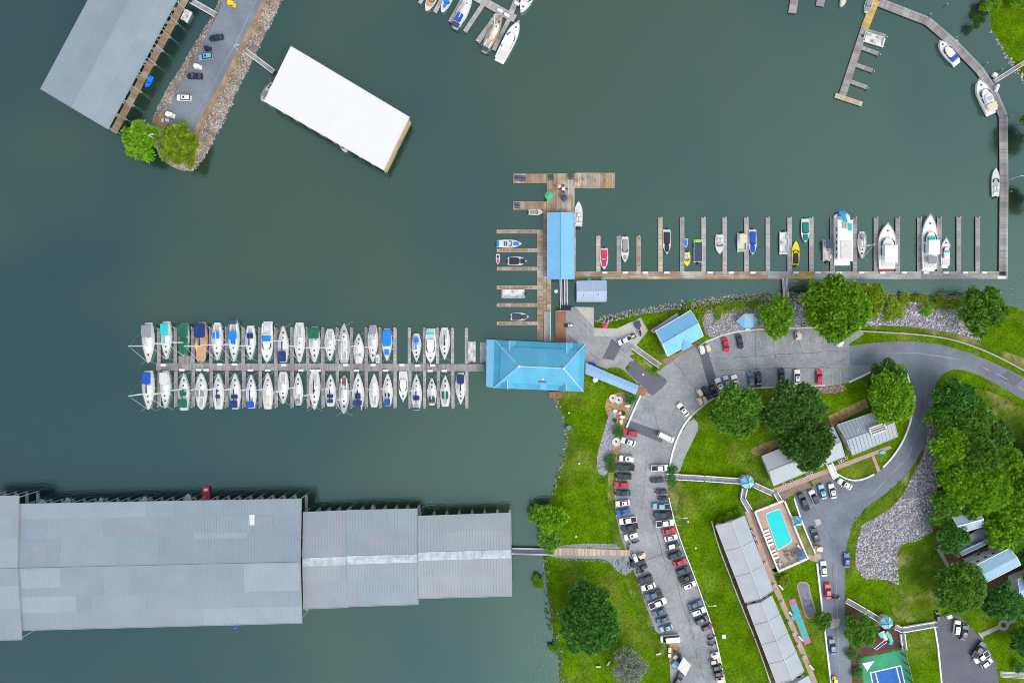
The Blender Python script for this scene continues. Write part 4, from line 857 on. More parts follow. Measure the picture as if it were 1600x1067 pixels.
# covered walk
q = [P(915, 566.5, 3.6), P(998.5, 602.5, 3.6), P(993.5, 616.5, 3.6), P(914.5, 584, 3.6)]
cvw = thing('covered_walk', 'long pale blue canopy walk slanting from the restaurant to the car park', 'canopy', ((q[0] + q[2]) / 2).xy.to_3d())
md = [(q[0] + q[3]) / 2 + Vector((0, 0, .5)), (q[1] + q[2]) / 2 + Vector((0, 0, .5))]
slope('roof_panel', q[0], q[1], md[1], md[0], m_blue3, cvw, .5, .03, .05); slope('roof_panel', q[2], q[3], md[0], md[1], m_blue3, cvw, .5, .03, .05)
for i in range(7):
    for (a, b) in ((q[0], q[1]), (q[3], q[2])):
        m = MB(); c = a.lerp(b, .03 + .94 * i / 6); m.tube((c.x, c.y, 1.2), (c.x, c.y, 3.5), .08, n=6); m.build('post', m_white, cvw)
m = MB(); m.hexa([Vector((p.x, p.y, ZL + .05)) for p in (q[3], q[2], q[1], q[0])], z0=.4); m.build('walk_slab', m_brick, cvw)
# office with blue roof: corners  west(1018,516) north(1077,483) east(1100,527) south(1043,560)
R10 = Roof([(1024, 517), (1079, 485), (1099, 525), (1043, 557)], 4.5, 1.6); of = thing('marina_office', 'square office with bright blue gabled roof above the upper car park', 'office', R10.ctr())
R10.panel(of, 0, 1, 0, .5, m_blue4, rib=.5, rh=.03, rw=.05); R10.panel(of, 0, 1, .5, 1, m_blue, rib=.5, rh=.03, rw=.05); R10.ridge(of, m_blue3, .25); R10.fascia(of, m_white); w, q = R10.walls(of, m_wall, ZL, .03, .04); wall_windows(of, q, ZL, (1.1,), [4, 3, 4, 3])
dd = MB(); v0 = R10.p(.52, 1.10); v1 = R10.p(.52, .72); v0.z = 5.2; v1.z = 5.45; s_ = (R10.p(.68, 1.0) - R10.p(.52, 1.0))
for k in (-1, 1):
    e0 = R10.p(.52, 1.10) + s_ * k; e0.z = 4.5; q = [e0, v0, v1] if k < 0 else [e0, v1, v0]
    if (q[1] - q[0]).cross(q[2] - q[0]).z < 0: q = q[::-1]
    dd.add(q + [p - Vector((0, 0, .1)) for p in q], [(0, 1, 2), (5, 4, 3), (0, 3, 4, 1), (1, 4, 5, 2), (2, 5, 3, 0)])
dd.build('porch_gable', m_blue4, of)
m = MB(); v = R10.p(.38, .52); m.tube(v, v + Vector((0, 0, .6)), .4, .3, 12); m.build('roof_vent', m_gel2, of)
for a, b in ((.3, .38), (.62, .7)): m = MB(); v = R10.p(a, b); m.tube(v, v + Vector((0, 0, .3)), .15, n=8); m.build('vent_pipe', m_gel3, of)
m = MB(); q = [P(1016.5, 516, 3.6), P(1058, 489, 3.6), P(1062, 496, 3.9), P(1021, 521, 3.9)][::-1]; m.hexa(q, th=.12); m.build('side_porch_roof', M('mauve_porch', (.22, .20, .25), .7), of)
sheet('porch_floor', [(1034, 562), (1042, 559), (1060, 551), (1092, 533), (1094, 538), (1062, 555), (1042, 572)], m_brick_dk, 7, 'brown paved porch along the office front')
# hotel wings
def hotel(label, c, ze, rise, mA, mB_, n, ribs, rib_h=.05, caps=True, ac=False, seed=0, blue=None):
    R = Roof(c, ze, rise); t = thing('hotel_wing', label, 'hotel wing', R.ctr(), group='low metal roofed hotel wings')
    for i in range(n):
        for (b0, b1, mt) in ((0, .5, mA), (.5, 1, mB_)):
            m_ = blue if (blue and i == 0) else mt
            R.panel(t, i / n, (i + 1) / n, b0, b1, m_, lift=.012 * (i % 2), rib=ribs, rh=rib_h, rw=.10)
            if caps and i:
                m = MB(); a = i / n; m.beam(R.p(a, b0, .13), R.p(a, b1, .13), .22, .16); m.build('roof_seam', m_roof_palew, t)
    R.ridge(t, m_roof_palew, .3); R.fascia(t, m_roof_palew); w, q = R.walls(t, m_wall, ZL, .02, .10); wall_windows(t, q, ZL, (1.0,), [n * 2, 2, n * 2, 2], w=1.5, h=1.2)
    return t, R
h1, RH1 = hotel('hotel wing with ribbed blue grey roof and white frame on its ridge', [(1308, 663.5), (1385, 637.5), (1402.5, 682), (1332, 711)], 4.2, 1.4, m_roof_cool[3], m_roof_cool[1], 1, 1.15, .13, caps=False)
m = MB(); 
for (a, b, c, d) in ((.48, .38, .79, .38), (.48, .60, .79, .60), (.48, .38, .48, .60), (.79, .38, .79, .60)):
    u, v = RH1.p(a, b), RH1.p(c, d); u.z = v.z = 6.3; m.beam(u, v, .45, .35)
for b in (.45, .52): u, v = RH1.p(.50, b), RH1.p(.77, b); u.z = v.z = 6.1; m.beam(u, v, .25, .2)
for (a, b) in ((.48, .38), (.79, .38), (.48, .6), (.79, .6)): u = RH1.p(a, b); m.tube((u.x, u.y, 5), (u.x, u.y, 6.2), .1, n=6)
m.build('roof_frame', m_gel2, h1)
for a, b in ((.3, .3), (.72, .12)): m = MB(); v = RH1.p(a, b); m.tube(v, v + Vector((0, 0, .5)), .16, n=8); m.build('vent_pipe', m_white, h1)
h2, RH2 = hotel('hotel wing with smooth pale grey roof under the big dark tree', [(1190.5, 712.5), (1302, 667), (1320, 713), (1209, 759)], 4.2, 1.2, m_roof_pale, m_roof_pale, 4, 0, caps=False)
m = MB(); v = RH2.p(.3, .55); m.tube(v, v + Vector((0, 0, .3)), .3, n=10); m.build('roof_vent', m_white, h2)
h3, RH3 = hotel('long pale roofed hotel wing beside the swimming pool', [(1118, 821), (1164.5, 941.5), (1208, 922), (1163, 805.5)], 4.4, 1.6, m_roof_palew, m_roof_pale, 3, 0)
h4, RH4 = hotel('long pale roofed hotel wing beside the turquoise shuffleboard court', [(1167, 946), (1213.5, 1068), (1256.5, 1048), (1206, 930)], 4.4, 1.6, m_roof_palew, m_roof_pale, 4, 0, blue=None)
h5, RH5 = hotel('hotel wing with bluish roof cut by the bottom of the picture', [(1222, 1070), (1250, 1140), (1292, 1122), (1263, 1055)], 4.2, 1.4, m_bluegrey, m_bluegrey, 2, 0)
# villas
v1R = Roof([(1526, 882), (1577, 856), (1595, 882), (1540, 910)], 8.0, 0.8); vl = thing('villa', 'tall villa with light blue roof and pale wall of small dark windows', 'villa', v1R.ctr())
v1R.panel(vl, 0, 1, 0, .5, m_blue4 if 0 else M('villa_blue', (.24, .40, .50), .45, var=.05), rib=.7, rh=.04, rw=.05); v1R.panel(vl, 0, 1, .5, 1, _MC['villa_blue'], rib=.7, rh=.04, rw=.05); v1R.fascia(vl, m_white); w, q = v1R.walls(vl, m_wall, ZL, .02, .04); wall_windows(vl, q, ZL, (1.2, 4.4), [4, 3, 4, 3], w=1.2, h=1.2)
m = MB(); qq = [P(1509, 873, 4.2), P(1521, 868, 4.2), P(1533, 894, 4.2), P(1520, 898, 4.2)][::-1]; m.hexa(qq, th=.2); m.build('porch_roof', m_roof_pale, vl)
for (x, y) in ((1510, 875), (1516, 886), (1521, 897)): m = MB(); p = P(x, y, 3); m.tube((p.x, p.y, 1.2), (p.x, p.y, 4.1), .15, n=6); m.build('post', m_white, vl)
v2R = Roof([(1487, 806), (1528, 796), (1536, 822), (1497, 834)], 6.5, 1.4); v2 = thing('villa', 'grey blue roofed villa half hidden under the trees', 'villa', v2R.ctr())
for b0, b1 in ((0, .5), (.5, 1)): v2R.panel(v2, 0, 1, b0, b1, m_bluegrey, rib=.7, rh=.04, rw=.05)
v2R.ridge(v2, m_white, .3); v2R.fascia(v2, m_white); w, q = v2R.walls(v2, m_wall, ZL, .02, .05); wall_windows(v2, q, ZL, (1.2, 3.4), [3, 2, 3, 2])
v3R = Roof([(1500, 862), (1553, 838), (1556, 843), (1503, 868)], 4.0, .5); v3 = thing('porch', 'long white pergola roof between the two villas', 'porch', v3R.ctr())
for b0, b1 in ((0, .5), (.5, 1)): v3R.panel(v3, 0, 1, b0, b1, m_blue3, rib=.6, rh=.04, rw=.05)
v3R.fascia(v3, m_white)
for i in range(6):
    for b in (.1, .9): m = MB(); c = v3R.p(.02 + .96 * i / 5, b); m.tube((c.x, c.y, ZL), (c.x, c.y, 4), .1, n=6); m.build('post', m_white, v3)
dv = thing('villa_deck', 'slatted blue grey deck behind the villa pergola', 'deck', P(1520, 845, 2.5)); dk(dv, 1500, 858, 1548, 828, 22, M('blue_grey_boards', (.30, .35, .42), .7, island=.15), z=2.6, bw=.6)
rp = thing('ramp', 'white railed ramp curling in front of the villas', 'ramp', P(1470, 865, 1.5)); 
for (a, b, c, d) in ((1466, 856, 1482, 885), (1466, 856, 1475, 850), (1475, 850, 1500, 870)):
    dk(rp, a, b, c, d, 5, m_conc_grey, z=1.6 if b != 850 else 1.58)
v6R = Roof([(1590, 905), (1640, 885), (1650, 915), (1588, 938)], 6, 1.2); v6 = thing('villa', 'pale blue villa roof corner at the picture edge', 'villa', v6R.ctr())
for b0, b1 in ((0, .5), (.5, 1)): v6R.panel(v6, 0, 1, b0, b1, m_blue3, rib=.7, rh=.04, rw=.05)
v6R.fascia(v6, m_white); v6R.walls(v6, m_wall, ZL)
# ---------------------------------------------------------------- hotel grounds
def boardwalk(label, pts, wpx, z=ZL + .35, mat=None, rail=m_white, hgt=.75):
    pts_ = [P(x, y, z) for x, y in pts]; t = thing('boardwalk', label, 'boardwalk', pts_[0])
    for i in range(len(pts_) - 1): deck(t, pts_[i], pts_[i + 1], wpx * S, mat or M('lilac_grey_boards', (.27, .27, .33), .85, island=.15), 'walkway', z=z + .002 * (i % 2), bw=.5)
    for s_ in (-1, 1):
        e = []
        for i in range(len(pts_)):
            a = pts_[max(i - 1, 0)]; b = pts_[min(i + 1, len(pts_) - 1)]; d = (b - a); d.z = 0; d.normalize(); e.append(pts_[i] + Vector((-d.y, d.x, 0)) * s_ * (wpx * S / 2 - .05))
        m = MB()
        for i in range(len(e) - 1):
            a, b = e[i] + Vector((0, 0, hgt)), e[i + 1] + Vector((0, 0, hgt)); m.beam(a, b, .24, .14); m.beam(a - Vector((0, 0, .4)), b - Vector((0, 0, .4)), .08, .08)
            k = max(1, int((b - a).length / 2))
            for j in range(k + 1): c = a.lerp(b, j / k); m.box((c.x, c.y, ZL), (.2, .2, z + hgt + .12 - ZL))
        m.build('railing', rail, t)
    return t
boardwalk('white railed boardwalk from the curved car park to the first gazebo', [(1041, 743.5), (1100, 747), (1157, 751)], 8.5)
boardwalk('white railed boardwalk from the first gazebo to the upper hotel wing', [(1178, 757), (1206, 770)], 8)
boardwalk('white railed boardwalk from the first gazebo down to the pool side', [(1163, 763), (1160, 779), (1171, 797)], 8)
boardwalk('white railed boardwalk from the hotel road to the striped gazebo', [(1322, 937), (1350, 953), (1376, 969)], 8)
boardwalk('white railed boardwalk from the striped gazebo to the villa car park', [(1398, 978), (1408, 983), (1461, 974)], 8)
boardwalk('short white railed boardwalk down to the tennis court', [(1409, 989), (1412, 1013)], 7)
def gazebo(x, y, r, label, m1, m2, n=8):
    p = P(x, y, 4); t = thing('gazebo', label, 'gazebo', (p.x, p.y, ZL), group=None); c = Vector((p.x, p.y, 5.0)); 
    ring = [Vector((p.x + r * math.cos(6.2832 * (k + .5) / n), p.y + r * math.sin(6.2832 * (k + .5) / n), 3.7)) for k in range(n)]
    for k in range(n):
        slope('roof_panel', ring[k], ring[(k + 1) % n], c, c, m1 if k % 2 else m2, t, 0)
        m = MB(); m.beam(ring[k] + Vector((0, 0, .12)), c + Vector((0, 0, .12)), .16, .12); m.build('hip_cap', m_gel, t) if n == 8 and k % 2 else m.build('hip_cap', m_blue2, t)
        m = MB(); v = p.lerp(ring[k], .9); m.tube((v.x, v.y, ZL), (v.x, v.y, 3.7), .1, n=6); m.build('post', m_white, t)
    m = MB(); m.tube((p.x, p.y, 4.95), (p.x, p.y, 5.5), .3, .12, 8); m.build('finial', m_blue, t)
    m = MB(); m.poly([(v.x, v.y) for v in ring], ZL - .1, ZL + .36); m.build('floor_slab', m_conc_grey, t)
    return t
gb1, gb2 = M('gazebo_blue', (.10, .46, .64), .5, var=.05), M('gazebo_pale_blue', (.34, .62, .72), .5, var=.05)
gazebo(1168.5, 753, 2.1, 'octagonal blue roofed gazebo where three boardwalks meet', gb1, gb2)
gazebo(1386, 973, 2.0, 'striped pale blue gazebo beside the playground', gb1, gb2)
gazebo(1247.5, 815, 1.7, 'small square blue pavilion at the pool gate', gb1, gb2, 4)
# brick walks
bkw = thing('brick_walk', 'pink brick walk along the pool side of the long hotel wings', 'path', P(1190, 880, ZL))
m = MB(); pts = [(1163, 799), (1172, 797), (1190, 838), (1206, 893), (1235, 960), (1272, 1052), (1295, 1110), (1286, 1110), (1264, 1054), (1227, 962), (1196, 893), (1182, 850)]
m.poly(pxw(pts, ZL), ZL - .1, ZL + LV * 9); m.build('path_slab', m_brick, bkw)
sheet('brick_path', [(1206, 889), (1262, 866), (1272, 868), (1280, 872), (1275, 878), (1262, 873), (1208, 896)], m_brick, 10, 'pink brick path below the pool fence')
sheet('brick_path', [(1205, 764), (1390, 696), (1394, 700), (1212, 772), (1206, 771)], m_brick, 10, 'pink brick path along the front of the upper hotel wings')
sheet('brick_path', [(1361, 711), (1365, 709), (1376, 735), (1371, 738)], m_brick, 11, 'short pink brick path crossing the half round lawn')
sheet('paver_yard', [(1212, 773), (1262, 752), (1268, 761), (1258, 764), (1240, 772), (1224, 781), (1216, 780)], m_brick_dk, 9, 'brown paver strip below the upper hotel wing')
sheet('paver_yard', [(1267, 752), (1298, 738), (1300, 748), (1272, 759)], m_brick_dk, 9, 'short brown paver strip beside the white stairs')
sheet('paver_yard', [(1171, 800), (1180, 797), (1216, 893), (1210, 894), (1205, 889)], m_brick_dk, 10, 'brown paver band between hotel and pool fence')
sheet('pool_verge', [(1228, 783), (1240, 777), (1272, 866), (1262, 870)], m_rough_grass, 6, 'dry grass verge between pool fence and hotel bays')
sheet('pad', [(1272, 866), (1282, 864), (1284, 876), (1274, 877)], m_conc, 7, 'pale slab at the end of the pool path')
boardwalk('short pale ramp connecting the brick path to the pool corner', [(1211, 770), (1219, 783)], 7, z=ZL + .2, mat=m_conc_grey)
st_ = thing('white_stairs', 'white railed stairs from hotel wing to the road edge', 'stairs', P(1302, 737, ZL))
for i in range(7):
    m = MB(); p = P(1297 + i * 1.5, 726 + i * 3.2, ZL); m.box((p.x, p.y, ZL), (1.6, .66, .9 - i * .12), .38); m.build('step', m_white, st_)
for s_ in (-1, 1): m = MB(); a, b = P(1296.5 + s_ * 4, 724 - s_ * 1.6, 2.9), P(1306.5 + s_ * 4, 747 - s_ * 1.6, 2.1); m.beam(a, b, .2, .2); m.beam(a - Vector((0, 0, .7)), b - Vector((0, 0, .7)), .1, .1); m.build('handrail', m_white, st_)
# planters / condensers along the fronts
for i, (x, y) in enumerate(((1225, 756), (1237, 752), (1262, 741), (1268, 739), (1312, 721), (1316, 719), (1322, 715), (1176, 829), (1180, 840), (1184, 849), (1196, 880), (1210, 914), (1222, 941), (1233, 972), (1240, 990), (1247, 1008), (1256, 1026))):
    p = P(x, y, ZL + .5); m = MB(); m.box((p.x, p.y, ZL), (.8, .8, .7), .4); m.tube((p.x, p.y, ZL + .7), (p.x, p.y, ZL + .76), .3, n=8, mi=1)
    o = m.build('condenser', [m_gel2, m_dark]); tag(o, 'small cooling unit, ' + ('%s from the white stairs' % ords[6 - i] if i < 7 else '%s down the brick walk side of the long wings' % ords[i - 7]), 'cooling unit', 'cooling units along the hotel walls')
# pool
pool_c = [(1196, 803), (1218, 795), (1237, 845), (1215, 858)]
sheet('pool_deck', [(1181, 801), (1223, 784), (1262, 869), (1218, 890)], m_pooldeck, 8, 'pink and tan paved deck around the swimming pool')
def rounded(c, r, n=5):
    out = []; k = len(c)
    for i in range(k):
        p, a, b = Vector(c[i]), Vector(c[i - 1]), Vector(c[(i + 1) % k]); u = (a - p).normalized() * r; v = (b - p).normalized() * r
        for j in range(n + 1): t = j / n; out.append(tuple((p + u) * (1 - t) ** 2 + p * 2 * t * (1 - t) + (p + v) * t * t))
    return out
pl = thing('swimming_pool', 'bright turquoise rounded rectangular swimming pool', 'pool', P(1216, 825, ZL))
po = rounded(pool_c, 4.5); ctr = Vector((sum(x for x, y in po) / len(po), sum(y for x, y in po) / len(po)))
m = MB(); m.poly(pxw(po, ZL), ZL - .1, ZL + .06); m.build('water_surface', m_pool, pl)
m = MB(); out_ = [tuple(ctr + (Vector(p) - ctr) * 1.06) for p in po]; n = len(po)
for i in range(n):
    j = (i + 1) % n; a, b, c, d = P(*po[i], ZL), P(*po[j], ZL), P(*out_[j], ZL), P(*out_[i], ZL)
    q = [Vector((v.x, v.y, ZL + .12)) for v in (a, b, c, d)]; 
    if (q[1] - q[0]).cross(q[2] - q[0]).z < 0: q = q[::-1]
    m.hexa(q, z0=ZL)
m.build('coping', m_gel2, pl)
def fence(name, label, pts, w, h, mat, cat='fence', post=2.4, z=ZL):
    pp = [P(x, y, z + h) for x, y in pts]; t = thing(name, label, cat, (pp[0].x, pp[0].y, z))
    pm = None
    for i in range(len(pp) - 1):
        a, b = pp[i], pp[i + 1]; k = max(1, int((b - a).length / post)); m = MB(); m.beam(a, b, w, .12); m.beam(a - Vector((0, 0, h * .8)), b - Vector((0, 0, h * .8)), w * .5, .1)
        kk = int((b - a).length / .35)
        for j in range(kk): c = a.lerp(b, (j + .5) / kk); m.box((c.x, c.y, z + .05), (.06, .06, h - .1))
        m.build('rail', mat, t)
        for j in range(k + (1 if i == len(pp) - 2 else 0)): c = a.lerp(b, j / k); m = MB(); m.box((c.x, c.y, z), (.22, .22, h + .12)); m.build('post', mat, t)
    return t
fence('pool_fence', 'white picket fence along the upper and hotel side of the pool', [(1226, 782), (1180, 800), (1198, 846), (1217, 893), (1262, 873), (1264, 870)], .45, 1.2, m_white)
fence('pool_fence', 'white picket fence between the pool and the parked cars', [(1226, 782), (1232, 797), (1241, 817)], .5, 1.2, m_white)
fence('pool_fence', 'white picket fence from the pavilion to the lower pool corner', [(1241, 821), (1250, 843), (1262, 872)], .5, 1.2, m_white)
# loungers
def lounger():
    t = thing('sun_lounger', 'x', 'sun lounger'); m = MB(); m.box((0.25, 0, .3), (1.3, .62, .06)); m.build('seat', m_gel, t)
    m = MB(); m.hexa([(-.4, -.31, .38), (-.4, .31, .38), (-1.0, .31, .8), (-1.0, -.31, .8)][::-1], th=.06); m.build('backrest', m_gel, t)
    for a in (-.3, .8):
        for b in (-.26, .26): m = MB(); m.box((a, b, 0), (.05, .05, .3)); m.build('leg', m_alu, t)
    return t
LP = [(1196.5, 828.5), (1198, 833.5), (1200, 838.5), (1202, 844), (1204, 850), (1207, 860), (1210.5, 864.5), (1212, 870.5)]
l0 = lounger()
for i, (x, y) in enumerate(LP):
    o = l0 if i == 0 else copy_tree(l0); p = P(x, y, ZL); o.location = (p.x, p.y, ZL + .04); o.rotation_euler.z = math.radians(20 + 180 * 0)
    tag(o, 'white sun lounger by the pool fence, %s of eight from the top' % ords[i], 'sun lounger', 'white sun loungers beside the pool')
o = copy_tree(l0); p = P(1248, 854, ZL); o.location = (p.x, p.y, ZL + .04); o.rotation_euler.z = math.radians(-50); tag(o, 'white lounger alone beside the dark canopy at the pool corner', 'sun lounger')
def table(x, y, label, z, r=.5, top=m_dark, chairs=4, ch=m_dark, cat='table', rz=0.0):
    p = P(x, y, z + .8); t = thing('round_table', label, cat, (p.x, p.y, z)); m = MB(); m.tube((0, 0, .70), (0, 0, .76), r, n=12); m.build('tabletop', top, t, world=False)
    m = MB(); m.tube((0, 0, 0), (0, 0, .7), .06, n=6); m.tube((0, 0, 0), (0, 0, .04), .25, n=8); m.build('leg', m_alu, t, world=False)
    for k in range(chairs):
        a = rz + k * 2 * math.pi / chairs; c = thing('chair', 'chair number %s round the %s' % (ords[k].replace('first', 'one').replace('second', 'two').replace('third', 'three').replace('fourth', 'four'), label[:60].split(' on ')[0].split(' at ')[0]), 'chair', (p.x + (r + .45) * math.cos(a), p.y + (r + .45) * math.sin(a), z), a)
        m = MB(); m.box((0, 0, .42), (.5, .5, .07)); m.build('seat', ch, c, world=False); m = MB(); m.box((.24, 0, .45), (.06, .5, .45)); m.build('backrest', ch, c, world=False)
        m = MB(); [m.box((u, v, 0), (.05, .05, .42)) for u in (-.2, .2) for v in (-.2, .2)]; m.build('leg', m_alu, c, world=False)
    return t
table(1234, 872 - 3, 'dark table near the pool bottom fence', ZL + .03, .5); table(1232, 870 - 7, 'dark table above another at the pool lower end', ZL + .03, .45, chairs=2)
table(1219, 881, 'grey table at the lower hotel corner of the pool deck', ZL + .03, .5, m_gel3, 4, m_gel3)
# dark canopy
p = [P(1243, 864, 3), P(1255, 858.5, 3), P(1261, 870.5, 3), P(1247, 876, 3)]; cn = thing('canopy', 'slate blue square canopy at the lower pool corner', 'canopy', (p[0] + p[2]) / 2 * Vector((1, 1, 0)) if 0 else ((p[0].x + p[2].x) / 2, (p[0].y + p[2].y) / 2, 0))
ce = (p[0] + p[1] + p[2] + p[3]) / 4; ce.z = 3.6
m = MB()
for k in range(4):
    q = [p[(k + 1) % 4], p[k], ce]
    if (q[1] - q[0]).cross(q[2] - q[0]).z < 0: q = [q[1], q[0], q[2]]
    m.add(q, [(0, 1, 2)]); m.add([v - Vector((0, 0, .04)) for v in q], [(2, 1, 0)])
    m.beam(p[k] + Vector((0, 0, .01)), p[(k + 1) % 4] + Vector((0, 0, .01)), .08, .25)
m.build('fabric', M('slate_blue_fabric', (.075, .14, .22), .8), cn)
for k in range(4): m = MB(); v = p[k].lerp(ce, .04); m.tube((v.x, v.y, ZL), (v.x, v.y, 3), .06, n=6); m.build('post', m_dark, cn)
# putting green, shuffleboard
pg = thing('putting_green', 'grey capsule shaped mini golf green with pink brick edge', 'putting green', P(1258, 935, ZL))
cap = [(1245, 918), (1246, 911), (1252, 907.5), (1260, 908.5), (1265, 914), (1266, 925), (1270, 938), (1275, 952), (1273, 961), (1267, 966), (1261, 966), (1257, 960), (1252, 942)]
cap = chaikin(cap, 2); c_ = Vector((1259, 936)); m = MB(); m.poly(pxw(cap, ZL), ZL - .1, ZL + .08); m.build('brick_edge', m_brick, pg)
inn = []
for i, v in enumerate(cap):
    a, b = Vector(cap[i - 1]), Vector(cap[(i + 1) % len(cap)]); d = (b - a).normalized(); nrm = Vector((-d.y, d.x)); v = Vector(v)
    if (c_ - v).dot(nrm) < 0: nrm = -nrm
    inn.append(tuple(v + nrm * 1.8))
m = MB(); m.poly(pxw(inn, ZL), ZL, ZL + .10); m.build('turf', M('grey_violet_turf', (.19, .19, .25), .95, var=.3, scale=.8, fine=.3), pg)
sb = thing('shuffleboard_court', 'long thin turquoise shuffleboard court with pink ends', 'court', P(1250, 970, ZL))
def strip4(x0, y0, x1, y1, w):
    d = Vector((x1 - x0, y1 - y0)).normalized(); n = Vector((-d.y, d.x)) * w / 2; return [(x0 + n.x, y0 + n.y), (x1 + n.x, y1 + n.y), (x1 - n.x, y1 - n.y), (x0 - n.x, y0 - n.y)]
m = MB(); m.poly(pxw(strip4(1237, 936, 1262, 1005, 11), ZL), ZL - .1, ZL + .07); m.build('court_slab', M('court_pink', (.42, .16, .28), .8), sb)
m = MB(); m.poly(pxw(strip4(1240, 944.5, 1259, 996.5, 8.5), ZL), ZL, ZL + .08); m.build('court_lane', M('court_turquoise', (.03, .42, .42), .7, var=.15), sb)
for i, (x, y, wd) in enumerate(((1220, 917, 'beside the top of the mini golf lawn'), (1236, 959, 'beside the shuffleboard court'), (1251, 997, 'near the lower end of the shuffleboard court'), (1268, 1042, 'near the bottom of the long lawn'))):
    p = P(x, y, ZL + .4); t = thing('bench', 'white bench ' + wd, 'bench', (p.x, p.y, ZL), math.radians(-50)); m = MB(); m.box((0, 0, .42), (2.0, .4, .06)); m.build('seat', m_white, t, world=False)
    for k in (-.7, .7): m = MB(); m.box((k, 0, 0), (.1, .36, .42)); m.build('leg', m_white, t, world=False)
    m = MB(); m.box((0, .22, .5), (2.0, .06, .35)); m.build('backrest', m_white, t, world=False)
p = P(1239, 965, ZL + .5); m = MB(); m.box((p.x, p.y, ZL), (1.2, .8, .8), -1); tag(m.build('cooler_box', [CV['aqua']]), 'pale green box on the grass beside the shuffleboard court', 'box')
p = P(1131, 994, ZL + .5); m = MB(); m.box((p.x, p.y, ZL), (1.1, 1.1, .7), .2); tag(m.build('utility_box', m_white), 'white square utility box alone on the long hotel lawn', 'utility box')
# tennis court
tc = thing('tennis_court', 'green court surround with a blue tennis court cut by the picture', 'tennis court', P(1385, 1050, ZL))
def sl(px, mat, l, nm): m = MB(); m.poly(pxw(px, ZL), ZL - .12 if l == 6 else ZL + .01, ZL + LV * l); return m.build(nm, mat, tc)
sl([(1343, 1028), (1413, 1014), (1428, 1080), (1438, 1130), (1362, 1140)], M('court_green', (.035, .30, .15), .85, var=.15, scale=.3), 6, 'surround')
sl([(1359, 1050), (1408, 1038.5), (1424, 1110), (1374, 1120)], m_white, 8, 'court_line')
sl([(1361, 1051.5), (1367, 1050), (1384, 1117), (1376, 1119)], M('court_blue', (.015, .12, .42), .8, var=.2, scale=.5), 10, 'court_surface'); sl([(1368.5, 1049.5), (1400, 1042.2), (1416, 1110), (1386, 1116)], _MC['court_blue'], 10, 'court_surface'); sl([(1401.5, 1041.8), (1406.8, 1040.6), (1422, 1108), (1418, 1109)], _MC['court_blue'], 10, 'court_surface')
fence('tennis_fence', 'tall dark mesh fence on the lawn side of the tennis court', [(1414, 1013), (1430, 1080), (1440, 1130)], .08, 3, m_dark)
m = MB(); q = [P(1348, 1036, 4.2), P(1366, 1032, 3.4), P(1355, 1048, 3.2)][::-1]; 
if (q[1] - q[0]).cross(q[2] - q[0]).z < 0: q = q[::-1]
m.add(q, [(0, 1, 2)]); m.add([v - Vector((0, 0, .05)) for v in q], [(2, 1, 0)]); ss = thing('shade_sail', 'small white triangular shade sail on the green court', 'shade sail', P(1356, 1038, ZL)); m.build('fabric', m_gel, ss)
for v in q: m = MB(); m.tube((v.x, v.y, ZL), (v.x, v.y, v.z), .06, n=6); m.build('post', m_alu, ss)
# playground
pgs = thing('play_set', 'green playground slide and climbing frame with white swing arm', 'play set', P(1386, 998, ZL))
mg = M('play_green', (.0, .36, .25), .4); a = P(1378, 992, 2.6); 
for (x, y) in ((1377, 988), (1384, 992), (1380, 997), (1388, 1000)): m = MB(); p = P(x, y, 2); m.tube((p.x, p.y, ZL), (p.x, p.y, 3.6), .08, n=6); m.build('post', m_white, pgs)
m = MB(); q = [P(1376, 987, 2.6), P(1382, 985, 2.6), P(1388, 999, 2.6), P(1382, 1001, 2.6)][::-1]; m.hexa(q, th=.15); m.build('platform', m_gel2, pgs)
m = MB(); pts = [P(1384, 987, 2.7), P(1388, 990, 2.5), P(1391, 996, 2.1), P(1393, 1002, 1.8), P(1390, 1006, 1.5)]
for i in range(4): m.beam(pts[i] + Vector((0, 0, .25)), pts[i + 1] + Vector((0, 0, .25)), 1.1, .25)
m.build('slide', mg, pgs)
m = MB(); pts = [P(1374, 988, 3), P(1379, 996, 2.6)]; m.beam(pts[0], pts[1], 1.0, .2); m.build('climbing_net', mg, pgs)
m = MB(); m.beam(P(1382, 1000, 3.4), P(1366, 1013, 3.4), .16, .16); m.beam(P(1386, 1003, 3.4), P(1369, 1015, 3.4), .12, .12)
for (x, y) in ((1366, 1013), (1369, 1015)): v = P(x, y, 3.4); m.tube((v.x, v.y, ZL), (v.x, v.y, 3.3), .08, n=6)
m.build('swing_beam', m_white, pgs)
# concrete loop
lp = MB(); cen = P(1568, 976, ZL)
for k in range(20):
    a0, a1 = 2 * math.pi * k / 20, 2 * math.pi * (k + 1) / 20
    q = [cen + Vector((math.cos(t) * r, math.sin(t) * r, 0)) for t, r in ((a0, .8), (a0, 1.75), (a1, 1.75), (a1, .8))]; q = [Vector((v.x, v.y, ZL + .06)) for v in q]; lp.hexa(q, z0=ZL)
lpt = thing('loop_path', 'grey round loop in the path across the villa lawn', 'path', (cen.x, cen.y, 0)); lp.build('ring', m_conc_grey, lpt)
m = MB(); m.poly(pxw(strip4(1531, 993, 1561, 979, 6.5), ZL), ZL - .1, ZL + .05); m.build('path_slab', m_conc_grey, lpt); m = MB(); m.poly(pxw(strip4(1575, 973, 1612, 958, 5.5), ZL), ZL - .1, ZL + .05); m.build('path_slab', m_conc_grey, lpt)
m = MB(); q = P(1532, 992, 1.7); m.beam(P(1529, 988, 1.9), P(1537, 998, 1.9), .15, .6); tag(m.build('bollard_rail', m_white), 'white rail where the lawn path meets the villa car park', 'rail')

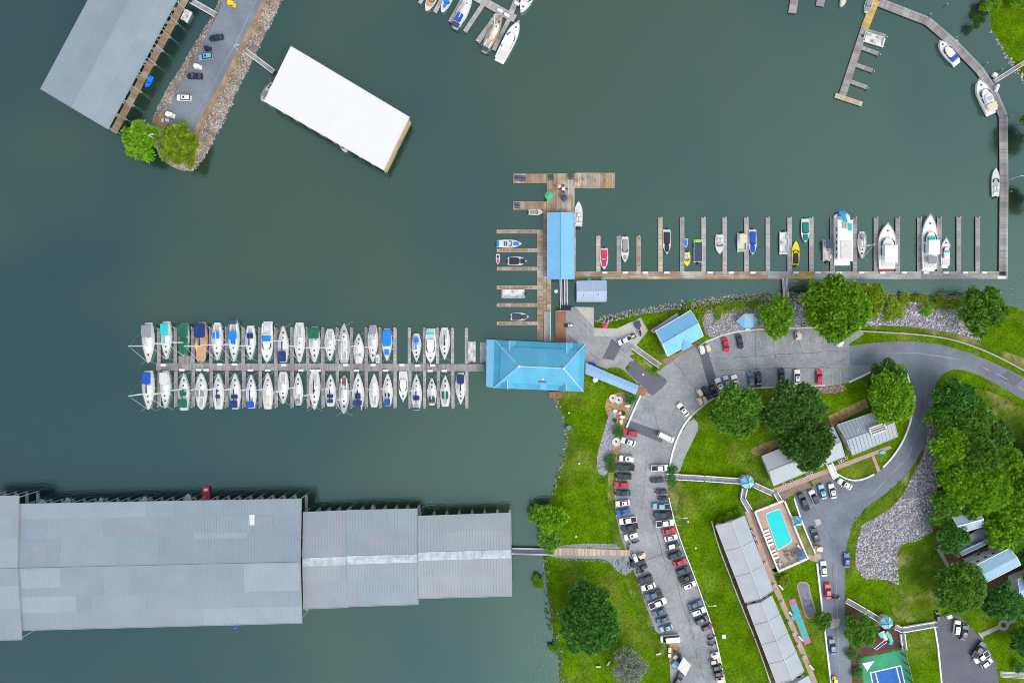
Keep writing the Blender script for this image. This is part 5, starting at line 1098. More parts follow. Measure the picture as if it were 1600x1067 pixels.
# ---------------------------------------------------------------- restaurant deck furniture, garden, odd things
table(880.5, 295, 'black table in the middle of the T platform', ZD + .03, .55, m_gel, 4, m_dark)
def umbrella(x, y, z, label, mat, r=1.3):
    p = P(x, y, z + 2.2); t = thing('parasol', label, 'parasol', (p.x, p.y, z)); m = MB(); m.tube((0, 0, 0), (0, 0, 2.5), .04, n=6); m.build('pole', m_alu, t, world=False)
    m = MB(); ring = [(r * math.cos(k * math.pi / 4), r * math.sin(k * math.pi / 4), 2.1) for k in range(8)]
    m.add(ring + [(0, 0, 2.6)], [(k, (k + 1) % 8, 8) for k in range(8)]); m.add([(a, b, c - .03) for a, b, c in ring] + [(0, 0, 2.55)], [((k + 1) % 8, k, 8) for k in range(8)]); m.build('canopy', mat, t, world=False); return t
umbrella(857.5, 306, ZD, 'green parasol at the edge of the T platform', M('parasol_green', (.04, .42, .18), .7)); umbrella(881, 309, ZD, 'dark blue parasol in the middle of the T platform', CV['slate'], 1.1); umbrella(873.5, 291, ZD, 'small pale parasol next to the black table', CV['pale'], .6)
def sqt(x, y, label, z=ZD):
    p = P(x, y, z + .7); t = thing('picnic_table', label, 'picnic table', (p.x, p.y, z)); m = MB(); m.box((0, 0, .7), (1.7, .8, .06)); m.build('tabletop', CV['slate'], t, world=False)
    for s_ in (-1, 1): m = MB(); m.box((0, s_ * .75, .42), (1.7, .3, .05)); m.build('seat', CV['slate'], t, world=False)
    m = MB(); [m.box((k, 0, 0), (.08, 1.5, .08)) for k in (-.6, .6)]; [m.box((k, 0, 0), (.08, .1, .7)) for k in (-.6, .6)]; m.build('leg', m_alu, t, world=False)
sqt(808, 278, 'dark picnic table at the tip of the upper platform arm'); sqt(817, 279, 'second dark picnic table on the upper platform arm'); sqt(861, 277, 'dark picnic table at the platform corner beside the left arm'); sqt(892, 276, 'dark picnic table at the platform corner beside the wide arm'); sqt(808, 321, 'dark picnic table on the lower platform arm')
for i, (x, y) in enumerate(((902, 284), (914, 283), (932, 284), (947, 283))):
    p = P(x, y, .8); t = thing('deck_chair', 'orange chair, %s from the platform along the wide dock arm' % ords[i], 'chair', (p.x, p.y, ZD + .02), random.uniform(0, 6)); m = MB(); m.box((0, 0, .4), (.6, .6, .06)); m.build('seat', CV['orange'], t, world=False); m = MB(); m.box((-.28, 0, .42), (.06, .6, .5)); m.build('backrest', CV['orange'], t, world=False); m = MB(); [m.box((a, b, 0), (.06, .06, .4)) for a in (-.24, .24) for b in (-.24, .24)]; m.build('leg', m_alu, t, world=False)
for i, (x, y) in enumerate(((869, 292), (877, 291.5))):
    p = P(x, y, .8); t = thing('deck_chair', ['red chair beside the small pale parasol', 'red chair between pale parasol and black table'][i], 'chair', (p.x, p.y, ZD + .02), 1.5 * i); m = MB(); m.box((0, 0, .4), (.6, .6, .06)); m.build('seat', CV['red'], t, world=False); m = MB(); m.box((-.28, 0, .42), (.06, .6, .5)); m.build('backrest', CV['red'], t, world=False); m = MB(); [m.box((a, b, 0), (.06, .06, .4)) for a in (-.24, .24) for b in (-.24, .24)]; m.build('leg', m_alu, t, world=False)
# buoy
p = P(869, 455, .4); m = MB(); m.loft([[(p.x + r * math.cos(k * .524), p.y + r * math.sin(k * .524), z) for k in range(12)] for r, z in ((.3, -.3), (.62, 0), (.62, .25), (.3, .5))]); tag(m.build('buoy', m_gel), 'round white buoy floating between the store ramps', 'buoy')
# garden
garden = [(958, 622, 1.6, m_gel2, 'cream round garden seat with dark centre by the covered walk'), (967, 625, 1.5, m_gel2, 'pale grey boulder cluster beside the round garden seat'), (963, 690, 1.7, m_gel2, 'white fountain basin in the straw bed')]
for x, y, r, mt, lb in garden:
    p = P(x, y, 1.5); t = thing('fountain_basin', lb, 'garden ornament', (p.x, p.y, ZL)); m = MB(); m.loft([[(q * math.cos(k * .524), q * math.sin(k * .524), z) for k in range(12)] for q, z in ((r * .8, 0), (r * .8, .45), (r * .6, .5), (r * .6, .3))]); m.build('basin', mt, t, world=False)
    m = MB(); m.tube((0, 0, .2), (0, 0, .8), .35, .2, 10); m.build('centre_piece', m_dark, t, world=False)
for x, y, d, mt, lb in ((980, 634, (1.6, .8, .7), m_gel, 'white storage bench against the garden wall'), (970, 645, (1.2, .9, .5), m_gel2, 'pale stone block in the middle of the garden'), (972, 651, (1.4, 1.0, .5), m_gel, 'white stone block beside the orange garden mulch'), (970.5, 659, (1.0, 1.5, .5), M('pale_yellow', (.62, .60, .25), .7), 'pale yellow garden box'), (961, 642, (1.3, 1.0, .5), m_gel2, 'pale boulder at the head of the gravel strip')):
    p = P(x, y, 1.5); m = MB(); z0 = ZL
    ring = lambda s_, z: [(p.x + d[0] / 2 * s_ * math.cos(k * .785 + .2) * random.uniform(.9, 1.2), p.y + d[1] / 2 * s_ * math.sin(k * .785 + .2) * random.uniform(.9, 1.2), z) for k in range(8)]
    m.loft([ring(1.1, z0), ring(1.15, z0 + d[2] * .7), ring(.85, z0 + d[2])]); tag(m.build('garden_block', mt), lb, 'garden ornament')
patch('garden_bed', [(964, 640), (971, 640), (970, 662), (965, 672), (961, 662)], M('orange_mulch', (.42, .16, .06), .95, var=.3, fine=.3), 4, 'orange mulch ribbon in the garden')
# beside restaurant yard
p = P(926, 569, 1.6); m = MB(); m.tube((p.x - .9, p.y + .2, ZL + .5), (p.x + .9, p.y - .3, ZL + .5), .5, n=10); m.tube((p.x - .9, p.y + .2, ZL + .5), (p.x - 1.1, p.y + .25, ZL + .5), .5, .2, 10); tag(m.build('covered_kayak', CV['royal']), 'bright blue tarp bundle beside the covered walk', 'tarp')
p = P(930, 593, 1.6); m = MB(); m.tube((p.x, p.y, ZL), (p.x, p.y, ZL + 1.2), .9, .8, 14); m.tube((p.x, p.y, ZL + 1.2), (p.x, p.y, ZL + 1.5), .8, .2, 14); tag(m.build('propane_tank', m_gel), 'white round tank under the covered walk edge', 'tank')
p = P(946, 487, 1.5); umb = umbrella(945.5, 508.5, ZL, 'red and white parasol on the lawn beside the boat ramp', CV['pink'], .9)
p = P(996, 507, 1.4); m = MB(); m.box((p.x, p.y, ZL), (1.7, 1.8, .9), .35); m.box((p.x, p.y, ZL + .9), (1.8, 1.9, .08), .35); tag(m.build('utility_crate', M('navy_crate', (.03, .05, .10), .5)), 'dark blue square crate on the beige concrete path', 'crate')
p = P(888.5, 668, 1.0); m = MB(); m.box((p.x, p.y, .7), (1.3, 1.2, .9), .5); m.box((p.x, p.y, 1.6), (1.4, 1.3, .08), .5); tag(m.build('utility_crate', M('slate_box', (.13, .16, .26), .6)), 'slate blue box at the water edge of the lawn', 'box')
# kiosk (hexagonal small building) near bright tree
q = [P(x, y, 3.4) for x, y in ((1150, 502), (1162, 490.5), (1177, 490), (1184, 500), (1176, 512), (1162, 512.5))]; kc = (q[2] + q[4]) / 2; 
ks = thing('kiosk', 'small pale blue hipped roof kiosk beside the bright green tree', 'kiosk', (kc.x, kc.y, ZL)); c0, c1 = P(1164, 501, 4.8), P(1176, 501, 4.8)
tops = [c0, c0, c1, c1, c1, c0]
for k in range(6):
    a, b = q[k], q[(k + 1) % 6]; c, d = tops[(k + 1) % 6], tops[k]
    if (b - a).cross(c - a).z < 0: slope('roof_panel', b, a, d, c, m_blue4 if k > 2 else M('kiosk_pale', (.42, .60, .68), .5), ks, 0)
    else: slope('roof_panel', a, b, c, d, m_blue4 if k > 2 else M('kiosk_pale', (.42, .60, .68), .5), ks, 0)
m = MB(); m.poly([((v.x - kc.x) * .85 + kc.x, (v.y - kc.y) * .85 + kc.y) for v in q], ZL - .5, 3.35); m.build('wall', m_wall, ks)
for x in (1167, 1171): m = MB(); p = P(x, 514, 2.2); m.box((p.x, p.y, ZL), (.5, .5, 1.0)); m.build('door_post', m_white, ks)
# shed roof by the car park
q = [P(x, y, 3.8) for x, y in ((1068, 1026), (1080, 1038.5), (1071, 1056), (1058.5, 1043.5))]; sh = thing('carport', 'cream flat roofed shelter tilted at the bottom of the car park', 'shelter', ((q[0].x + q[2].x) / 2, (q[0].y + q[2].y) / 2, ZL))
m = MB(); m.hexa(q[::-1] if (q[1] - q[0]).cross(q[2] - q[0]).z < 0 else q, th=.25); m.build('roof', m_gel2, sh)
for v in q: m = MB(); c = v.lerp((q[0] + q[2]) / 2, .08); m.tube((c.x, c.y, ZL), (c.x, c.y, 3.6), .12, n=6); m.build('post', m_white, sh)
for x, y, d, mt, lb in ((1058, 1021, (2.2, .8, .9), CV['slate'], 'dark slate bin in front of the cream shelter'), (1055.5, 1026, (1.2, 1.2, .8), CV['pale'], 'pale blue crate beside the cream shelter'), (1060.5, 1030, (1.6, 1.2, 1.0), CV['black'], 'black crate stacked beside the cream shelter'), (1055, 1036.5, (1.4, 2.0, .7), CV['sky'], 'sky blue dinghy shaped crate at the lawn edge'), (1046.5, 1015, (.8, 1.5, .6), m_gel2, 'pale concrete block at the lawn corner'), (1046, 1023.5, (.8, .9, .6), m_gel, 'white block below the pale concrete block')):
    p = P(x, y, 1.6); m = MB(); m.box((p.x, p.y, ZL), (d[0], d[1], d[2] * .9), -.7 if d[0] > 1 else 0); m.box((p.x, p.y, ZL + d[2] * .9), (d[0] + .06, d[1] + .06, d[2] * .1), -.7 if d[0] > 1 else 0); tag(m.build('storage_crate', mt), lb, 'crate')
patch('mulch_bed', [(1045, 1004), (1060, 1008), (1064, 1020), (1060, 1046), (1049, 1047), (1047, 1020)], m_straw, 8, 'straw coloured storage corner at the car park end')
for i, (x, y, rz, lb) in enumerate(((1029, 1021, .3, 'white garden chair pair on the lawn above the grey tree'), (935, 1041, 0, 'small white bench on the lawn beside the grey tree'), (951, 1036, 1.0, 'white lawn seat near the top of the grey tree'))):
    p = P(x, y, 1.6); t = thing('bench', lb, 'bench', (p.x, p.y, ZL), rz); m = MB(); m.box((0, 0, .4), (1.5, .5, .06)); m.build('seat', m_gel2, t, world=False); m = MB(); m.box((0, .26, .4), (1.5, .06, .45)); m.build('backrest', m_gel2, t, world=False); m = MB(); [m.box((k, 0, 0), (.08, .45, .4)) for k in (-.6, .6)]; m.build('leg', m_gel2, t, world=False)
# lamps, poles
def lamp(x, y, tx, ty, label, h=8.5, arm=1.2):
    b = P(x, y, ZL); hh = h; t = thing('street_lamp', label, 'street lamp', (b.x, b.y, tz1(b.x, b.y) - .05)); m = MB(); m.tube((0, 0, 0), (0, 0, h), .15, .1, 8); m.build('pole', m_gel2, t, world=False)
    m = MB(); m.tube((0, 0, h), (arm, .2, h + .15), .07, n=6); m.build('arm', m_gel2, t, world=False); m = MB(); m.box((arm + .3, .25, h + .05), (.9, .4, .18)); m.build('lamp_head', m_gel3, t, world=False)
lamp(254, 224, 0, 0, 'white pole lamp between the two trees at the spit end', 9.0, .9)
lamp(1580, 280, 0, 0, 'tall white lamp pole beside the curved walkway', 7.0, 1.6); lamp(372, 79, 0, 0, 'slim lamp at the gangway on the rocky spit', 3.5, .8)
lamp(1101, 938, 0, 0, 'white lamp on the wall of the lower hotel lawn', 5, 1.5); lamp(1057, 804, 0, 0, 'white lamp on the wall near the middle of the hotel lawn', 5, 1.5); lamp(1482, 70, 0, 0, 'pale lamp on the railing of the curved walkway', 5, .8)
for x, y, lb in ((1506, 629, 'grey lattice signpost in the dry clearing'), (1528, 632, 'grey metal cross frame on the dry bank')):
    p = P(x, y, 2); t = thing('sign_frame', lb, 'sign frame', (p.x, p.y, ZL)); m = MB(); m.box((0, 0, 0), (.12, .12, 3)); m.build('post', m_alu, t, world=False); m = MB(); m.beam((-1.4, .5, 2.6), (1.2, -.3, 2.6), .35, .1); m.beam((-.2, -1.2, 2.8), (.4, 1.2, 2.8), .35, .1); m.build('panel', m_roof_cool[3], t, world=False)
for i, (x, y) in enumerate(((889, 645), (905, 724), (900, 838), (1005, 585), (1075, 815), (1087, 856))):
    p = P(x, y, 1.4); m = MB(); m.tube((p.x, p.y, ZL), (p.x, p.y, ZL + .35), .32, .26, 10); m.tube((p.x, p.y, ZL + .35), (p.x, p.y, ZL + .42), .2, .15, 10); tag(m.build('valve_cover', m_gel), 'small white valve cover ' + ['near the lake edge box', 'in the middle of the lakeside lawn', 'above the gravel boardwalk', 'on the wedge of grass by the slanted boardwalk', 'on the hotel lawn near the wall top', 'on the hotel lawn further down the wall'][i], 'valve cover', 'white valve covers on the lawns')
p = P(1482, 962, 1.6); m = MB(); m.box((p.x, p.y, ZL), (1.5, 1.1, 1.2), .3); tag(m.build('waste_bin', m_gel2), 'pale box beside the dark oval car at the villa lot', 'bin')
m = MB(); p = P(1379, 706.5, 1.4); m.loft([[(p.x + a * math.cos(k * .785), p.y + b * math.sin(k * .785), z) for k in range(8)] for a, b, z in ((.8, .4, ZL), (1.0, .55, ZL + .4), (.8, .4, ZL + .45))]); tag(m.build('kayak', CV['sky']), 'small pale blue tub on the grass below the ribbed roof', 'tub')
# ---------------------------------------------------------------- boats (local axes: bow +Y, water at z=0)
def prof_sail(t, st=.62):       # t 0 stern .. 1 bow
    return (st + (1 - st) * math.sin(min(t / .42, 1) * math.pi / 2)) if t < .42 else max(0.0, 1 - ((t - .42) / .58) ** 1.72)
def prof_motor(t, st=.86):
    return (st + (1 - st) * min(t / .35, 1)) if t < .5 else max(0.0, 1 - ((t - .5) / .5) ** 2.6)
def prof_dbl(t, st=.2):
    return max(.03, math.sin(math.pi * min(max(t, 0), 1)) ** .62) if t < .5 else max(0.0, 1 - ((t - .5) / .5) ** 2.0)
def hull(parent, L_, B, zd, pf, mat, stern=.62, n=12, deckm=None, sheer=.25, rub=None):
    ts = [i / n for i in range(n + 1)]; rings = []; edge = []
    m = MB()
    for t in ts:
        w = max(pf(t, stern) * B / 2, .015); y = (t - .5) * L_; z = zd + sheer * max(0, (t - .4)) ** 2 * 2
        kz = -.35 + .3 * max(0, t - .8) / .2
        rings.append([(-w, y, z), (-w * .93, y - (.0 if t < 1 else .25), .3), (-w * .6, y - (0 if t < 1 else .4), kz), (w * .6, y - (0 if t < 1 else .4), kz), (w * .93, y - (.0 if t < 1 else .25), .3), (w, y, z)])
        edge.append((w, y, z))
    v = [p for r in rings for p in r]; f = []
    for i in range(n):
        for k in range(5): f.append((i * 6 + k, i * 6 + k + 1, (i + 1) * 6 + k + 1, (i + 1) * 6 + k)[::-1])
    f.append((0, 1, 2, 3, 4, 5)); m.add(v, f, 0, False)
    h = m.build('hull', mat, parent, world=False)
    m = MB(); c = 1.0; a, b = [], []
    for (w, y, z) in edge: a.append((-w * .97, y, z + .01)); b.append((w * .97, y, z + .01))
    for i in range(n):
        cz0, cz1 = edge[i][2] + .07, edge[i + 1][2] + .07; y0, y1 = edge[i][1], edge[i + 1][1]
        m.add([a[i], (0, y0, cz0), (0, y1, cz1), a[i + 1]], [(0, 1, 2, 3)]); m.add([(0, y0, cz0), b[i], b[i + 1], (0, y1, cz1)], [(0, 1, 2, 3)])
    m.build('deck', deckm or m_gel2, parent, world=False)
    m = MB()     # toe rail
    for i in range(n):
        for s_ in (-1, 1):
            (w0, y0, z0), (w1, y1, z1) = edge[i], edge[i + 1]; m.beam((s_ * w0, y0, z0 + .09), (s_ * w1, y1, z1 + .09), .07, .12)
    m.build('toe_rail', rub or m_gel, parent, world=False)
    return lambda t: (max(pf(t, stern) * B / 2, .015), (t - .5) * L_, zd + sheer * max(0, (t - .4)) ** 2 * 2)
def blob(parent, name, t0, t1, L_, wf, z0, z1, mat, B, n=6, taper=.75, bow=.45, sag=.0):
    """rounded raised shape from t0 (aft) to t1 (fore), width fraction wf of the beam"""
    m = MB(); rings = []; 
    for z, k in ((z0, 1.0), (z0 + (z1 - z0) * .7, .93), (z1, taper)):
        r = []; y0, y1 = (t0 - .5) * L_, (t1 - .5) * L_; w = B / 2 * wf * k; ym = (y0 + y1) / 2; y0_, y1_ = ym + (y0 - ym) * (1 - (1 - k) * .35), ym + (y1 - ym) * (1 - (1 - k) * .5)
        r = [(-w * .86, y0_, z), (w * .86, y0_, z), (w, y0_ + (y1_ - y0_) * .12, z), (w, y0_ + (y1_ - y0_) * .6, z), (w * (bow + .3), y0_ + (y1_ - y0_) * .88, z), (w * bow, y1_, z), (-w * bow, y1_, z), (-w * (bow + .3), y0_ + (y1_ - y0_) * .88, z), (-w, y0_ + (y1_ - y0_) * .6, z), (-w, y0_ + (y1_ - y0_) * .12, z)]
        rings.append(r)
    m.loft(rings, 0, False, cap0=False); return m.build(name, mat, parent, world=False)
def place(t, x, y, up, ang=0.0, zr=.8):
    p = P(x, y, zr); t.location = (p.x, p.y, 0); t.rotation_euler = (0, 0, (0 if up else math.pi) + ang)
def sailboat(x, y0, y1, beam, up, label, cover=None, cov=(0.05, .3), boom='pale', hullm=None, deckm=None, mast=13.0, hatch=2, extra=None, dbl=False, ang=0.0, group='sailboats moored along the finger dock', mast_t=.58, cockpit=True, dinghy=False, dark=.0, nm='sailboat'):
    L_ = (y1 - y0) * S * .995; B = beam * S; zd = 1.0 if L_ > 9 else .8; t = thing(nm, label, 'sailboat', group=group); place(t, x, (y0 + y1) / 2, up, ang)
    pf = prof_dbl if dbl else prof_sail; st = random.uniform(.46, .62); e = hull(t, L_, B * 1.04, zd, pf, hullm or m_gel, st, deckm=deckm, rub=random.choice([m_gel, m_gel, m_gel2, CV['navy'], CV['teal'], CV['grey']]), n=14)
    blob(t, 'cabin', .36, .74, L_, .58, zd, zd + .48, m_gel, B)
    m = MB()
    for s_ in (-1, 1):
        for k in range(2): m.box((s_ * B * .268, (.46 + .11 * k - .5) * L_, zd + .16), (.04, L_ * .07, .15))
    m.build('cabin_window', m_dark, t, world=False)
    for k in range(hatch):
        tt = (.80, .66, .50)[k]; z = zd + (.10 if tt > .75 else .49) + (.07 if tt > .75 else 0); m = MB(); m.box((0, (tt - .5) * L_, z), (.5, .5, .06)); m.build('hatch', m_dark, t, world=False)
    if cockpit:
        m = MB(); yc = (.20 - .5) * L_; m.box((0, yc, zd + .03), (B * .36, L_ * .22, .10)); m.build('cockpit_floor', m_gel3, t, world=False)
        for s_ in (-1, 1): m = MB(); m.box((s_ * B * .235, yc, zd + .02), (B * .09, L_ * .22, .30)); m.build('cockpit_seat', m_gel, t, world=False)
        m = MB(); yw = (.12 - .5) * L_; 
        for k in range(12): a0, a1 = k * math.pi / 6, (k + 1) * math.pi / 6; m.tube((.42 * math.cos(a0), yw, zd + .75 + .42 * math.sin(a0)), (.42 * math.cos(a1), yw, zd + .75 + .42 * math.sin(a1)), .03, n=4, caps=False)
        m.build('steering_wheel', m_alu, t, world=False)
    if mast:
        ym = (mast_t - .5) * L_; m = MB(); m.tube((0, ym, zd + .3), (0, ym, mast), .17, .12, 8); m.build('mast', m_gel, t, world=False)
        for hh in (.42, .70): m = MB(); m.tube((-B * .38, ym - .15, mast * hh), (B * .38, ym - .15, mast * hh), .05, n=5); m.build('spreader', m_gel, t, world=False)
        m = MB(); yb = (.22 - .5) * L_; m.tube((0, ym, zd + 1.25), (0, yb, zd + 1.35), .08, n=6); b = m.build('boom', m_alu, t, world=False)
        m = MB(); n_ = 6; rings = []
        for k in range(n_ + 1):
            u = k / n_; r = .22 * (1 - .55 * u) + .03; yy = ym - .2 + (yb - ym + .3) * u; rings.append([(r * math.cos(a * math.pi / 3), yy, zd + 1.5 + r * 1.1 * math.sin(a * math.pi / 3)) for a in range(6)][::-1])
        m.loft(rings); m.build('sail_cover', CV[boom], t, world=False)
        m = MB(); zb = zd + .2
        for q in ((0, L_ * .49, zb), (0, -L_ * .48, zb), (-B * .46, ym - .1, zb), (B * .46, ym - .1, zb)): m.tube((0, ym, mast - .2), q, .014, n=4, caps=False)
        m.build('rigging', m_alu, t, world=False)
        m = MB(); q0, q1 = Vector((0, L_ * .485, zd + .5)), Vector((0, ym + .25, mast - .8)); q1 = q0.lerp(q1, .9); m.tube(q0, q1, .06, .035, 6); m.build('furled_jib', m_gel, t, world=False)
    m = MB()
    for s_ in (-1, 1):
        for tt in (.22, .45, .62): w, y, z = e(tt); m.tube((s_ * (w + .12), y, .25), (s_ * (w + .12), y, .85), .13, n=6)
    m.build('fender', random.choice([m_gel, CV['navy'], CV['royal']]), t, world=False)
    m = MB()
    for s_ in (-1, 1):
        w, y, z = e(.93); m.tube((s_ * w, y, z + .1), (s_ * (B * .5 + .8), y + 1.4, .62), .03, n=4, caps=False); w, y, z = e(.05); m.tube((s_ * w, y, z + .1), (s_ * (B * .5 + .5), y + 1.6, .62), .03, n=4, caps=False)
    m.build('mooring_line', m_gel2, t, world=False)
    # rails
    m = MB()
    for s_ in (-1, 1):
        pr = None
        for k in range(9):
            w, y, z = e(.04 + .92 * k / 8); a = Vector((s_ * w * .97, y, z + .65)); m.tube((a.x, a.y, z), a, .018, n=4, caps=False)
            if pr is not None: m.tube(pr, a, .016, n=4, caps=False)
            pr = a
    m.build('lifeline', m_alu, t, world=False)
    if cover:
        for (cv, a, b, wf, zz) in cover:
            o = blob(t, 'canvas_cover', a, b, L_, wf, zd + zz - .12, zd + zz + .18, CV[cv], B, taper=.8, bow=.7)
            if zz > 1.2:
                m = MB(); [m.tube((sx * B * wf * .42, (tt - .5) * L_, zd), (sx * B * wf * .42, (tt - .5) * L_, zd + zz), .025, n=4) for sx in (-1, 1) for tt in (a + .02, b - .03)]; m.build('canopy_frame', m_alu, t, world=False)
    return t
W1 = ' from the outer end, upper row of the sailboat dock'; W2 = ' from the outer end, lower row of the sailboat dock'
U = [  # x, y0, y1, beam, bow up, text, kw
 (232.5, 504, 567, 18, 0, 'white sailboat with a grey bimini', dict(cover=[('grey', .06, .36, .9, 1.6)], hatch=1)),
 (260.5, 502, 562, 17, 0, 'white sailboat with bright aqua covers', dict(cover=[('aqua', .06, .36, .75, 1.6)], boom='aqua')),
 (288, 505, 557, 17, 0, 'sailboat fully wrapped in dark green canvas', dict(cover=[('green', .02, .42, .95, 1.2), ('green', .42, .94, .78, .5)], boom='green', hatch=0)),
 (315, 503, 568, 20, 0, 'tan decked sailboat with a navy cover', dict(cover=[('navy', .03, .38, .85, 1.5), ('tan', .38, .93, .80, .42)], boom='navy', hatch=0, deckm=m_tan)),
 (340, 504, 564, 19, 0, 'white sailboat with one bright blue square cover', dict(cover=[('azure', .27, .42, .6, 1.4)])),
 (366, 500, 566, 18, 0, 'white sailboat with bright blue covers and blue stern platform', dict(cover=[('azure', .28, .46, .75, 1.5), ('azure', .46, .58, .4, .75), ('slate', 0, .10, .7, 1.3)], boom='azure')),
 (392, 509, 563, 17, 0, 'white sailboat with a small navy cockpit cover', dict(cover=[('navy', .22, .36, .6, .7)], boom='navy')),
 (443, 508, 566, 17, 1, 'white sailboat bow to open water, navy stern cover', dict(cover=[('navy', .02, .30, .75, 1.5)], boom='navy')),
 (468.5, 504, 567, 17, 0, 'plain white wide sailboat with stern davits', dict(hatch=3)),
 (492, 510, 567, 17, 0, 'white sailboat with a round dark green stern cover', dict(cover=[('green', .02, .34, .95, 1.5)])),
 (516, 514, 564, 16, 0, 'white sailboat with many small deck hatches', dict(hatch=3)),
 (538, 505, 567, 18, 1, 'broad grey decked sailboat with a pale pilot house', dict(cover=[('pale', .28, .52, .55, 1.0)], deckm=m_gel3)),
 (561, 520, 568, 17, 1, 'small white sailboat with open stern facing the walkway', dict(cover=[('pale', .04, .26, .6, .6)], mast=11)),
 (583, 508, 567, 16, 0, 'white sailboat with a grey canvas at its rounded stern', dict(cover=[('grey', .04, .24, .7, 1.1)])),
 (605, 513, 565, 16, 0, 'narrow white boat almost covered by bright blue canvas', dict(cover=[('azure', .04, .54, .85, .7), ('azure', .62, .80, .45, .45)], mast=0, hatch=0)),
 (651, 521, 566, 15, 0, 'small white sailboat with azure sail cover', dict(cover=[('azure', .15, .32, .55, 1.2)], boom='azure', mast=10)),
 (695, 512, 562, 16, 0, 'white racing sailboat with a black folded sail', dict(boom='black', mast=11, hatch=3)),
]
o_u = ['first', 'second', 'third', 'fourth', 'fifth', 'sixth', 'seventh', 'ninth', 'tenth', 'eleventh', 'twelfth', 'thirteenth', 'fourteenth', 'fifteenth', 'seventeenth', 'eighteenth', 'twentieth']
for i, (x, y0, y1, bm, up, tx, kw) in enumerate(U): sailboat(x, y0, y1, bm, up, tx + ', upper row of the sailboat dock', **kw)
Lw = [
 (232.5, 579, 640, 18, 0, 'white sailboat with a blue tarp at the outermost berth', dict(cover=[('royal', .04, .34, .75, 1.5)], boom='navy')),
 (259, 579, 638, 17, 0, 'white sailboat with a pale bimini', dict(cover=[('pale', .04, .36, .75, 1.5)], boom='pale')),
 (288, 582, 641, 18, 1, 'white sailboat with dark green cockpit covers', dict(cover=[('green', .08, .30, .85, 1.4), ('green', .38, .56, .6, .8)], boom='green')),
 (315, 582, 640, 18, 1, 'white and tan double ended sailboat with grey dodger', dict(cover=[('grey', .36, .52, .7, .9)], deckm=m_gel2, dbl=True)),
 (342, 582, 639, 18, 1, 'white sailboat with dark open cockpit', dict(cover=[('slate', .30, .40, .4, .7)], boom='navy', hatch=3)),
 (368, 582, 639, 18, 1, 'white sailboat with a navy dodger and stern cover', dict(cover=[('navy', .04, .24, .65, 1.4), ('navy', .30, .40, .6, .9)], boom='navy')),
 (393, 584, 638, 17, 1, 'white sailboat with a square blue cover at its stern', dict(cover=[('royal', .03, .20, .75, 1.3)], boom='navy')),
 (419, 582, 639, 16, 1, 'white sailboat with yellowish coiled lines on deck', dict(cover=[('cream', .12, .36, .4, .35)])),
 (443, 581, 631, 16, 0, 'short white sailboat with bow towards open water', dict(hatch=2, mast=11)),
 (466.5, 582, 633, 14, 1, 'slim cream sailboat with a dark stern frame', dict(deckm=m_gel2, cover=[('grey', .04, .16, .6, .9)], mast=11)),
 (492, 580, 640, 17, 0, 'long white sailboat with a black folded sail', dict(boom='black', hatch=3)),
 (517, 584, 635, 17, 1, 'white sailboat with two small navy covers', dict(cover=[('navy', .12, .22, .55, .9), ('navy', .28, .38, .6, .9)], boom='navy', mast=11)),
 (538, 586, 647, 17, 0, 'double ended sailboat with maroon gear and long bowsprit', dict(dbl=True, cover=[('maroon', .08, .26, .35, .4)], deckm=m_gel3)),
 (560, 582, 641, 18, 1, 'white sailboat with navy covers and solar panels', dict(cover=[('navy', .14, .28, .75, 1.3), ('navy', .32, .46, .5, .8), ('slate', 0, .13, .6, 1.2)], boom='navy')),
 (585, 583, 636, 15, 1, 'slender white sailboat with a bare deck', dict(hatch=0, mast=11)),
 (606, 583, 634, 15, 1, 'white sailboat with a bright blue stern cover', dict(cover=[('royal', .02, .22, .6, 1.0), ('navy', .28, .40, .5, .8)], mast=11)),
 (651, 583, 641, 17, 1, 'white sailboat with navy dodger nearest the empty berth', dict(cover=[('navy', .28, .40, .6, .9), ('navy', .02, .08, .6, 1.3)], boom='navy', mast=12)),
 (675, 589, 633, 15, 1, 'small white sailboat with blue hull sides and navy cover', dict(cover=[('slate', .08, .30, .65, .9)], hullm=CV['azure'], mast=10, boom='cream')),
 (696, 585, 635, 16, 1, 'white sailboat with four small green cockpit covers', dict(cover=[('green', .24, .48, .6, .8)], mast=11, boom='pale')),
 (720, 582, 632, 16, 0, 'white sailboat with navy cover nearest the restaurant', dict(cover=[('navy', .06, .34, .7, 1.3)], boom='black', mast=11)),
]
for i, (x, y0, y1, bm, up, tx, kw) in enumerate(Lw): sailboat(x, y0, y1, bm, up, tx + ', lower row of the sailboat dock', **kw)
# the kayak on the tan boat
m = MB(); p = P(306.5, 540, 1.6); m.loft([[(p.x + r * math.cos(k * math.pi / 4), yy, 1.5 + r * math.sin(k * math.pi / 4)) for k in range(8)] for r, yy in ((.03, p.y - 1.7), (.35, p.y - .5), (.38, p.y + .5), (.03, p.y + 1.7))][::-1]); tag(m.build('kayak', CV['yellow']), 'yellow kayak hung on the side of the tan decked sailboat', 'kayak')

